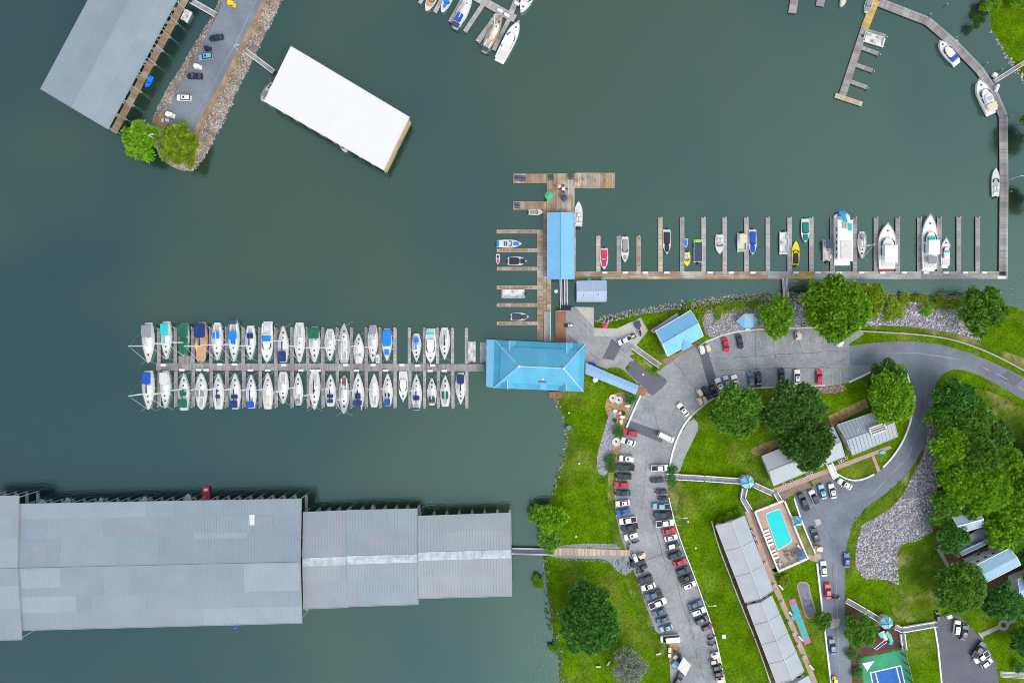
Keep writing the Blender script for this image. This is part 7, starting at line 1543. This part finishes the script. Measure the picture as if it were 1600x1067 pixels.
row([(992.5, 871.5, 110, 'cart', 'white'), (1003, 868, 20, 'cart', 'cream'), (996.5, 879.5, 200, 'suv', 'navy'), (1003, 886, 200, 'small', 'slate', dict(scale=.85)), (1000.5, 893, 200, 'moto', 'maroon', dict(scale=1.2)), (1008.5, 904.5, 201, 'suv', 'teal', dict(scale=.97)), (1013, 916, 198, 'sedan', 'white', dict(scale=.95)), (1021, 929, 200, 'pickup', 'steel', dict(scale=.97)), (1027.5, 942, 22, 'pickup', 'white', dict(scale=1.02)), (1030, 956, 202, 'sedan', 'steel', dict(scale=.9)), (1035.5, 968, 200, 'sedan', 'steel', dict(scale=.9)), (1041, 981, 197, 'sedan', 'lightblue', dict(scale=.9)), (1047, 998, 185, 'van', 'white')],
    'below the boardwalk in the lakeside row', 'vehicles in the lower lakeside row')
row([(1067, 640, 128, 'sedan', 'white'), (1041, 683, -25, 'van', 'white', dict(scale=.88)), (1031, 731, 2, 'pickup', 'white', dict(scale=.95)), (1027, 750, 183, 'suv', 'slate', dict(scale=.85)), (1033, 768, 182, 'small', 'slate', dict(scale=.88)), (1035.5, 778.5, 182, 'small', 'navy', dict(scale=.75)), (1033.5, 791, 180, 'pickup', 'lightblue', dict(scale=.95)), (1036, 804, 184, 'pickup', 'slate'), (1039, 817, 7, 'pickup', 'white'), (1045.5, 829, 11, 'sedan', 'red', dict(scale=.9)), (1048.5, 840, 14, 'sedan', 'white', dict(scale=.88)), (1052, 852, 16, 'small', 'slate', dict(roofc='white'))],
    'from the lawn pad in the hotel side row', 'vehicles in the upper hotel side row')
row([(1055, 867, 18, 'suv', 'teal', dict(scale=.95)), (1063.5, 878, 18, 'sedan', 'red', dict(scale=.9)), (1067.5, 891, 20, 'suv', 'slate', dict(scale=.9)), (1072.5, 903, 20, 'pickup', 'navy', dict(scale=.85)), (1077, 914.5, 22, 'suv', 'white', dict(scale=.9)), (1087, 944, 22, 'sedan', 'steel', dict(scale=.95)), (1091, 955, 20, 'suv', 'white', dict(scale=.97)), (1097, 968, 25, 'suv', 'slate', dict(scale=.95)), (1105, 979.5, 22, 'small', 'maroon', dict(scale=.9)), (1112, 995, 30, 'moto', 'maroon', dict(scale=1.3)), (1112.5, 1005.5, 10, 'moto', 'grey', dict(scale=1.3)), (1118, 1023, 15, 'cart', 'white', dict(scale=1.1)), (1117, 1033, 12, 'small', 'tan', dict(scale=.85)), (1121, 1042.5, 10, 'small', 'slate', dict(scale=.85)), (1124, 1052, 10, 'small', 'slate', dict(scale=.85)), (1126, 1062, 10, 'cart', 'cream', dict(scale=1.1))],
    'past the drain crack in the hotel side row', 'vehicles in the lower hotel side row')
row([(1096.5, 546.5, -68, 'cart', 'white', dict(scale=1.15)), (1106, 544, -62, 'cart', 'cream'), (1134, 539, -80, 'sedan', 'red', dict(scale=.95)), (1156, 534, -78, 'sedan', 'slate', dict(scale=.95)), (1247, 524.6, 90, 'cart', 'cream', dict(scale=1.1)), (1313, 536, 60, 'cart', 'white')],
    'from the office in the upper car park shore row', 'vehicles in the shore row of the upper car park')
row([(1093.5, 614, -60, 'cart', 'cream', dict(scale=1.05)), (1093.5, 627, -60, 'cart', 'cream', dict(scale=1.05)), (1101, 624.5, -60, 'cart', 'tan', dict(scale=.95)), (1103.5, 613, 118, 'sedan', 'teal', dict(scale=.9)), (1114, 609.5, 115, 'sedan', 'navy', dict(scale=.95)), (1124.5, 602, 112, 'sedan', 'white', dict(scale=.98)), (1136, 597.5, 108, 'sedan', 'silver', dict(scale=.92)), (1149, 597, 105, 'suv', 'white', dict(scale=.97)), (1173, 592, 98, 'sedan', 'steel'), (1185, 592, 92, 'sedan', 'black', dict(scale=.97)), (1221, 587, 90, 'sedan', 'black'), (1245.5, 589, 90, 'sedan', 'white'), (1280, 589, 90, 'sedan', 'red', dict(scale=.95))],
    'from the curve in the tree side row', 'vehicles under the trees of the upper car park')
for a in ((889, 508.5, 180, 'suv', 'navy', 'white topped dark SUV alone near the store gangways', dict(roofc='white', scale=.55)), (976.5, 531.5, 205, 'pickup', 'white', 'white pickup truck towing gear on the beige path', dict(scale=.8)), (999.8, 518.5, 100, 'moto', 'black', 'black motorcycle on a trailer at the beige path end', dict(scale=1.3)),
          (1256, 784, 113, 'pickup', 'slate', 'dark slate pickup truck in the first hotel bay', {}), (1272, 776.5, 116, 'suv', 'white', 'white SUV with dark roof in the second hotel bay', dict(roofc='black')), (1284.8, 768, 105, 'sedan', 'lightblue', 'light blue sedan in the third hotel bay', {}), (1300.5, 767, 103, 'sedan', 'white', 'white sedan in the fourth hotel bay', {}), (1320, 756, 150, 'sedan', 'white', 'white sedan angled at the half round lawn', {}),
          (1273.5, 836, 108, 'sedan', 'black', 'black sedan beside the small blue pavilion', dict(scale=1.05)), (1279.5, 857, -10, 'cart', 'cream', 'cream golf cart at the end of the pool path', dict(scale=1.1)), (1287, 888, 95, 'sedan', 'white', 'white sedan on the hotel road above the red car', {}), (1323, 875, 90, 'sedan', 'blue', 'bright blue sedan parked on the far side of the hotel road', dict(scale=.95)), (1293.6, 923, 93, 'sedan', 'red', 'bright red sedan parked on the hotel road', {}), (1306, 932.6, 10, 'moto', 'black', 'black motorcycle beside the red sedan on the hotel road', dict(scale=1.3)), (1300.6, 1009.5, 97, 'sedan', 'steel', 'steel blue sedan low on the hotel road', dict(scale=1.08)), (1304, 1063, 90, 'cart', 'yellow', 'yellow golf cart at the picture bottom on the hotel road', {}),
          (1465.6, 963, 95, 'small', 'black', 'small black car beside the boardwalk end', dict(scale=.75)), (1495.6, 980, 82, 'suv', 'white', 'white SUV under the villa trees', dict(scale=.95)), (1506.5, 987.5, 78, 'sedan', 'teal', 'dark teal sedan beside the white SUV at the villas', dict(scale=1.05)), (1529, 1014.5, 55, 'pickup', 'teal', 'dark teal pickup truck on the lawn side of the villa lot', {}), (1534, 1026, 215, 'pickup', 'white', 'white pickup truck between two others at the villa lot', dict(scale=.92)), (1541.5, 1035, 35, 'small', 'silver', 'silver compact car at the end of the villa lot row', {}),
          (1060, 1061, 60, 'sedan', 'navy', 'navy sedan below the cream shelter', {})):
    car(*a[:6], **a[6])
zp = ZL + LV * 5
for a in ((338, 59.5, 190, 'sedan', 'teal', 'dark teal sedan on the rocky spit', dict(scale=.95)), (324.5, 76, 0, 'cart', 'navy', 'navy three wheeled cart between two cars on the spit', dict(scale=.9)), (321, 89, 188, 'suv', 'lightblue', 'light blue SUV on the rocky spit', dict(scale=.95)), (308, 104.5, 170, 'cart', 'white', 'white golf cart on the rocky spit', {}), (304.5, 119.5, 178, 'sedan', 'navy', 'dark navy sedan on the rocky spit', dict(scale=1.02)), (287, 153, 178, 'suv', 'white', 'white car alone in the middle of the rocky spit', dict(scale=.95)), (265.5, 180, 165, 'cart', 'white', 'white covered cart next to the bright spit tree', dict(scale=1.15)), (259.5, 188.5, 175, 'small', 'lilac', 'pale lilac car half under the tree on the spit', dict(scale=.75)), (361, 6.5, 160, 'cart', 'yellow', 'yellow cart at the top of the rocky spit', dict(scale=1.1))):
    car(*a[:6], z=zp, **a[6])
# flat trailer behind the white pickup
tr = thing('utility_trailer', 'small black trailer hitched behind the white pickup on the path', 'trailer', (P(988.5, 525.5, 1.6).x, P(988.5, 525.5, 1.6).y, ZL + .03), math.radians(25)); m = MB(); m.box((0, 0, .45), (1.9, 1.2, .1)); m.build('bed', m_black, tr, world=False)
m = MB(); [m.beam((-.95, s_ * .6, .85), (.95, s_ * .6, .85), .06, .3) for s_ in (-1, 1)]; m.build('side_rail', m_black, tr, world=False)
for s_ in (-1, 1): m = MB(); m.tube((0, s_ * .62, .3), (0, s_ * .8, .3), .3, n=10); m.build('wheel', m_black, tr, world=False)
m = MB(); m.box((.1, 0, .55), (1.0, .8, .5)); m.build('cargo_box', m_gel3, tr, world=False)
# ---------------------------------------------------------------- trees
LEAF = dict(bright=leaf_mat('leaf_bright', (.10, .27, .008), (.29, .56, .020), .35), mid=leaf_mat('leaf_mid', (.066, .20, .016), (.21, .45, .04), .35), dark=leaf_mat('leaf_dark', (.050, .15, .022), (.155, .35, .055), .35), olive=leaf_mat('leaf_olive', (.15, .26, .008), (.38, .52, .02), .35), grey=leaf_mat('leaf_grey', (.24, .28, .20), (.44, .50, .40)), deep=leaf_mat('leaf_deep', (.042, .16, .022), (.13, .38, .052), .35))
def crown_arrays(R, ht, nl, nt, leaf, seed, cone=False):
    r = np.random.default_rng(seed)
    rr_ = np.sqrt(r.uniform(0, 1, nl)) * .82 * R; an = r.uniform(0, 6.283, nl) if nl < 6 else (np.arange(nl) * 2.39996 + r.uniform(-.4, .4, nl)); rr_ = np.sqrt((np.arange(nl) + .5) / nl) * .80 * R * r.uniform(.76, 1.18, nl)
    lr = R * r.uniform(.17, .33, nl) * (6 / max(nl, 6)) ** .0 * (1.25 if nl < 12 else .95 if nl < 30 else .75)
    dome = np.sqrt(np.clip(1 - (rr_ / R) ** 2, 0, 1)) if not cone else (1 - rr_ / R)
    C_ = np.stack([rr_ * np.cos(an), rr_ * np.sin(an), ht * (.22 + .62 * dome) + r.uniform(-.09, .09, nl) * ht], 1)
    w = lr ** 2; li = r.choice(nl, nt, p=w / w.sum())
    d = r.normal(0, 1, (nt, 3)); d /= np.linalg.norm(d, axis=1)[:, None]; flip = (d[:, 2] < -.1) & (r.uniform(0, 1, nt) < .8); d[flip, 2] *= -1
    p = C_[li] + d * (lr[li] * r.uniform(.7, 1.08, nt))[:, None] * np.array([1, 1, .75])
    k = 5; n = nt * k; base = np.repeat(p, k, 0); dn = np.repeat(d, k, 0) + r.normal(0, .75, (n, 3)) + np.array([0, 0, .15]); dn /= np.linalg.norm(dn, axis=1)[:, None]
    ln = leaf * r.uniform(.6, 1.3, n); sd_ = np.cross(dn, np.repeat(d, k, 0) + r.normal(0, .5, (n, 3))); sd_ /= np.linalg.norm(sd_, axis=1)[:, None] + 1e-9
    up = np.cross(sd_, dn); w_ = ln * r.uniform(.24, .36, n)
    v0 = base; v1 = base + dn * (ln * .5)[:, None] + sd_ * w_[:, None] + up * (ln * .08)[:, None]; v3 = base + dn * (ln * .5)[:, None] - sd_ * w_[:, None] + up * (ln * .08)[:, None]; v2 = base + dn * ln[:, None] - np.array([0, 0, 1]) * (ln * .15)[:, None]
    V = np.stack([v0, v1, v2, v3], 1).reshape(-1, 3); F = np.arange(n * 4).reshape(-1, 4); return V, F, C_, lr
PROTO = {}
def crown(kind, size, var, cone=False):
    key = (kind, size, var, cone)
    if key in PROTO: return PROTO[key]
    R, ht, nl, nt, lf = dict(S=(3.0, 3.6, 10, 380, .70), M=(5.5, 6.2, 26, 1150, .95), L=(9.5, 9.5, 70, 3300, 1.15))[size]
    V, F, C_, lr = crown_arrays(R, ht, nl, nt, lf, hash((size, var)) % 1000 + 17 * var + ord(size), cone)
    me = np_mesh('crown', V, F, LEAF[kind]); 
    m = MB(); th = R * .45; m.tube((0, 0, -.3 - th), (0, 0, ht * .3), R * .055, R * .035, 9)
    for j in range(0, len(C_), max(1, len(C_) // 10)):
        c = Vector(C_[j]); s_ = Vector((0, 0, random.uniform(-.1, .2) * ht)); mid = s_.lerp(c, .55) + Vector((0, 0, .1 * ht)); m.tube(s_, mid, R * .022, R * .014, 5, caps=False); m.tube(mid, c, R * .014, R * .006, 5, caps=False)
    PROTO[key] = (me, m.mesh('trunk', m_bark), R, ht, th); return PROTO[key]
def tree(x, y, rpx, kind, label, hf=1.0, group=None, var=None, name='tree', cone=False, squash=(1, 1), size=None, cat='tree', rz=None):
    r = rpx * S; size = size or ('S' if r < 3.6 else 'M' if r < 7 else 'L'); var = var if var is not None else random.randrange(3)
    cm, tm, R, ht, th = crown(kind, size, var, cone); s_ = r / R / .97; zt = (th + ht * .75) * s_ * hf
    p = P(x, y, ZL + zt * .9); g = max(0.0, tz1(p.x, p.y)) if abs(p.x) < 190 else ZL
    t = thing(name, label, cat, (p.x, p.y, g - .05), rz if rz is not None else random.uniform(0, 6.28), group)
    th_s = th * s_ * hf
    linkobj('crown', cm, t, (0, 0, th_s), scale=(s_ * squash[0], s_ * squash[1], s_ * hf)); linkobj('trunk', tm, t, (0, 0, th_s), scale=(s_, s_, s_ * hf)); return t
def bush(x, y, rpx, kind, label, **k): return tree(x, y, rpx, kind, label, hf=k.pop('hf', .55), name='bush', cat='bush', **k)
tree(217, 216, 28, 'bright', 'round bright green tree overhanging the water at the spit end', .8)
tree(281, 226, 29, 'olive', 'yellowish green spreading tree beside the pale lamp on the spit', .6, squash=(.95, 1.15), rz=.3)
tree(1212, 497, 29, 'bright', 'bright lime green tree beside the pale blue kiosk', .8)
tree(1307, 482, 48, 'bright', 'large mid green tree reaching from shore to car park', .95)
tree(1363, 463, 23, 'olive', 'smaller yellow green tree behind the large shore tree', .8)
tree(1537, 483, 34, 'mid', 'round green tree between rock slope and road lawn', .9)
tree(1397, 482, 14, 'olive', 'small olive tree among the weedy rocks', .6)
tree(1153, 643, 41, 'mid', 'wide medium green tree on the inner lawn', .85)
tree(1243, 642, 46, 'dark', 'huge dark green tree beside the parked black sedan', .9)
tree(1262, 690, 40, 'dark', 'dark green tree spreading over the pale hotel roof', 1.1)
tree(1388, 592, 27, 'dark', 'dark tree at the road junction corner', .8)
tree(1393, 622, 36, 'bright', 'bright green tree beside the ribbed hotel roof', .9, squash=(.95, 1.1))
tree(858, 812, 26, 'bright', 'bright round tree at the edge of the lakeside lawn', .8)
tree(858, 843, 17, 'mid', 'darker small tree below the bright lakeside one', .7)
bush(840, 911, 9.5, 'bright', 'small round bright bush standing in the water edge', hf=.8)
bush(866, 1015, 9, 'mid', 'small dark bush on the lower shore')
tree(920, 978, 44, 'deep', 'broad dark evergreen on the lower lawn', .9)
tree(916, 935, 28, 'deep', 'narrow top of dark evergreen joined above the broad one', 1.0)
tree(1285, 968, 15, 'mid', 'small tree beside the concrete square of the hotel road', .8)
tree(1345, 988, 24, 'mid', 'round green tree beside the playground', .8)
tree(1488, 838, 24, 'deep', 'deep green tree in front of the half hidden villa', .9); tree(1474, 805, 20, 'mid', 'green tree between boulder field and villas', .8)
tree(1502, 918, 38, 'mid', 'large tree above the villa car park', .9); tree(1563, 938, 30, 'deep', 'dark tree below the tall villa', .9); tree(1598, 862, 18, 'mid', 'tree cropped by the picture edge beside the tall villa', .8)
tree(1598, 1000, 22, 'deep', 'dark tree at the far corner beside the loop path', .9); tree(1603, 960, 16, 'mid', 'small tree beyond the loop path', .8)
tree(1530, 852, 8, 'deep', 'tiny tree squeezed between the two villas', .8)
tree(1553, 2, 15, 'bright', 'bright tree on the far bank beside the water', .8); tree(1628, 200, 24, 'mid', 'tree just beyond the picture edge above the far bank', 1.2); tree(1630, 300, 20, 'mid', 'second tree beyond the picture edge on the far bank', 1.2); tree(1600, -6, 18, 'bright', 'bright tree at the top corner of the far bank', .8); tree(1532, 30, 9, 'dark', 'dark overhanging tree on the far bank', 1.2)
F_ = [(1492, 622, 30, 'deep'), (1478, 655, 26, 'mid'), (1522, 656, 30, 'mid'), (1556, 686, 27, 'dark'), (1486, 700, 33, 'bright'), (1530, 712, 34, 'mid'), (1572, 726, 32, 'bright'), (1603, 745, 30, 'mid'), (1496, 752, 34, 'bright'), (1543, 766, 35, 'bright'), (1590, 785, 34, 'bright'), (1482, 784, 24, 'mid'), (1570, 828, 30, 'bright'), (1604, 830, 26, 'mid'), (1547, 806, 20, 'olive'), (1603, 700, 18, 'dark'), (1508, 590 + 90, 20, 'deep'), (1560, 750, 26, 'mid'), (1518, 790, 22, 'mid'), (1630, 780, 34, 'mid'), (1640, 710, 30, 'mid'), (1640, 860, 34, 'mid'), (1620, 905, 24, 'deep')]
pos_w = ['at the top of the wood near the road', 'at the wood edge above the boulder field', 'near the dry clearing', 'on the clearing side of the wood', 'beside the boulder field', 'in the middle of the wood', 'deep in the wood', 'at the picture edge in the wood', 'beside the wide part of the boulder field', 'above the half hidden villa', 'above the tall villa at the picture edge', 'at the lower corner of the boulder field', 'overhanging the tall villa', 'behind the tall villa', 'touching the half hidden villa roof', 'beside the bare patch at the picture edge', 'small one near the wood top', 'wedged between two brighter crowns', 'behind the half hidden villa', 'outside the picture edge, upper', 'outside the picture edge, top', 'outside the picture edge, lower', 'outside the picture edge near the villa corner']
for (x, y, r, k), w in zip(F_, pos_w): tree(x, y, r, k, '%s leafed tree %s' % (dict(deep='deep green', mid='mid green', bright='bright green', dark='dark green', olive='yellow green')[k], w), random.uniform(.8, 1.05), group='trees of the wood beside the boulder field')
for x, y, r, k, lb in ((985, 623, 8.5, 'deep', 'round dark bush at the canopy walk end'), (965, 673, 9, 'deep', 'round dark bush beside the bright red sedan'), (954, 717, 8, 'deep', 'upper half of the dark hedge beside the gravel strip'), (954, 731, 8, 'deep', 'lower half of the dark hedge beside the gravel strip'), (960, 657, 3, 'dark', 'tiny bush in the garden mulch'), (974, 646, 3.5, 'dark', 'tiny bush behind the garden blocks'), (1050, 733, 8, 'deep', 'round bush above the boardwalk start'), (1050, 751, 8, 'deep', 'round bush below the boardwalk start'), (1128, 812, 7, 'bright', 'first hedge bush behind the pool side wing'), (1141, 808, 8, 'bright', 'second hedge bush behind the pool side wing'), (1153, 802, 7.5, 'bright', 'third hedge bush behind the pool side wing'), (1446, 487, 9, 'bright', 'round bush alone on the rock slope'), (1415, 464, 8, 'olive', 'shoreline bush below the rock slope'), (1470, 468, 9, 'olive', 'olive shoreline bush near the round tree'), (1440, 466, 8, 'olive', 'olive shoreline bush in the weedy rocks'), (1123, 484, 7, 'olive', 'low weed clump among the office rocks'), (1078, 474, 5, 'bright', 'small weed at the office shore'), (1121, 496, 5, 'bright', 'bright weed clump among the rocks'), (1155, 476, 8, 'olive', 'low weeds on the rocks above the kiosk'), (1182, 472, 7, 'olive', 'low weeds near the short pier'), (1330, 1022, 8, 'deep', 'bush at the tennis court corner'), (1340, 1052, 8, 'deep', 'bush beside the green court edge'), (1226, 906, 8, 'olive', 'pale ragged bush on the mini golf lawn'), (871, 482.5, 3.5, 'deep', 'small dark bush beside the railed ramp'), (894, 483, 3.5, 'deep', 'small dark bush beside the boat ramp'), (1024, 577, 4, 'deep', 'small bush at the slanted boardwalk end'), (1592, 1042, 9, 'deep', 'bush at the lower picture corner'), (1360, 488, 10, 'olive', 'weed clump right of the large shore tree'), (982, 543 + 33, 3, 'bright', 'tiny bush at the yard lawn')):
    bush(x, y, r, k, lb, size='S')
for i in range(16):
    t = i / 15; x, y = 1108 + 100 * t - 0, 0
    pass
# low weeds along the shore, too many to count
def weeds(name, px, n, kind, label, s0=.5, s1=1.3):
    w = pxw(px, .8); xs = [p[0] for p in w]; ys = [p[1] for p in w]; x = RNG.uniform(min(xs), max(xs), n * 6); y = RNG.uniform(min(ys), max(ys), n * 6); k = inside(w, x, y); x, y = x[k][:n], y[k][:n]; z = tz(x, y)
    VV, FF = [], []; off = 0
    base = [crown_arrays(1.0, .8, 3, 14, .45, 900 + j)[:2] for j in range(4)]
    for i in range(len(x)):
        V, F = base[i % 4]; s_ = random.uniform(s0, s1); a = random.uniform(0, 6.28); ca, sa = math.cos(a), math.sin(a)
        W = np.stack([(V[:, 0] * ca - V[:, 1] * sa) * s_ + x[i], (V[:, 0] * sa + V[:, 1] * ca) * s_ + y[i], V[:, 2] * s_ * .6 + max(z[i], 0)], 1); VV.append(W); FF.append(F + off); off += len(V)
    me = np_mesh(name, np.concatenate(VV), np.concatenate(FF), LEAF[kind]); tag(linkobj(name, me), label, kind='stuff')
weeds('weeds', [(1060, 486), (1110, 474), (1160, 476), (1200, 474), (1230, 474), (1228, 484), (1160, 486), (1110, 492), (1085, 500)], 90, 'olive', 'low weeds growing through the shore rocks')
weeds('weeds', [(1380, 462), (1440, 468), (1500, 470), (1508, 484), (1440, 482), (1410, 480), (1396, 505), (1380, 500)], 110, 'olive', 'low weeds on the slope above the water')
weeds('weeds', [(1395, 900), (1410, 866), (1440, 850), (1476, 872), (1466, 940), (1445, 962), (1410, 960)], 40, 'olive', 'weeds on the yellowing slope', .3, .7)
weeds('weeds', [(850, 800), (870, 790), (885, 700), (890, 640), (880, 640), (878, 700), (860, 780), (846, 840), (852, 960), (872, 1040), (882, 1040), (864, 950), (858, 860)], 120, 'mid', 'weeds along the lakeside lawn edge', .25, .6)
weeds('weeds', [(1116, 822), (1121, 822), (1168, 945), (1216, 1067), (1208, 1067), (1160, 945)], 55, 'mid', 'low plants in the bed behind the hotel rooms', .4, .8)
weeds('weeds', [(1465, 600), (1490, 600), (1550, 640), (1606, 700), (1606, 860), (1500, 850), (1462, 800)], 220, 'dark', 'undergrowth beneath the wood', .8, 1.6)
# bare grey tree
p = P(983, 1043, 7); gt = thing('bare_tree', 'pale grey feathery bare tree at the bottom of the lawn', 'tree', (p.x, p.y, ZL)); m = MB(); rnd = random.Random(3)
m.tube((0, 0, 0), (0, 0, 4), .3, .2, 8)
for k in range(46):
    a = k * 2.39996; e_ = rnd.uniform(.15, 1.15); L2 = rnd.uniform(4.8, 7.2) * (1 if e_ < .8 else .75); s_ = Vector((0, 0, rnd.uniform(2.5, 4))); d = Vector((math.cos(a) * math.cos(e_), math.sin(a) * math.cos(e_), math.sin(e_))); tip = s_ + d * L2; mid = s_.lerp(tip, .5) + Vector((0, 0, .3)); m.tube(s_, mid, .07, .045, 4, caps=False); m.tube(mid, tip, .045, .015, 4, caps=False)
    for j in range(22):
        u = rnd.uniform(.25, 1); b_ = s_.lerp(tip, u); dd = (d + Vector((rnd.uniform(-1, 1), rnd.uniform(-1, 1), rnd.uniform(-.5, .7))) * .75).normalized(); m.tube(b_, b_ + dd * rnd.uniform(.6, 1.4), .028, .01, 3, caps=False)
m.build('trunk', M('grey_twigs', (.26, .28, .21), .9, var=.2), gt, world=False)
V, F, _, _ = crown_arrays(6.4, 4.2, 34, 1900, .42, 77); o = linkobj('crown', np_mesh('crown', V, F, LEAF['grey']), gt, (0, 0, 2.2))

weeds('tufts', [(1378, 905), (1400, 852), (1442, 838), (1482, 865), (1476, 940), (1452, 972), (1406, 978), (1384, 958)], 130, 'olive', 'ragged tufts over the yellowing slope', .2, .55)
weeds('tufts', [(1500, 600), (1560, 612), (1620, 645), (1620, 700), (1570, 680), (1520, 640)], 90, 'olive', 'ragged tufts on the dry bank by the wood', .2, .6)
weeds('tufts', [(960, 760), (972, 850), (1008, 945), (1030, 1000), (1004, 985), (975, 915), (950, 840), (946, 780)], 120, 'mid', 'ragged tufts beside the lakeside kerb', .15, .4)
weeds('tufts', [(1330, 812), (1380, 770), (1420, 738), (1424, 752), (1396, 786), (1345, 815), (1332, 850), (1326, 845)], 80, 'mid', 'ragged tufts on the verge of the hotel road', .15, .4)
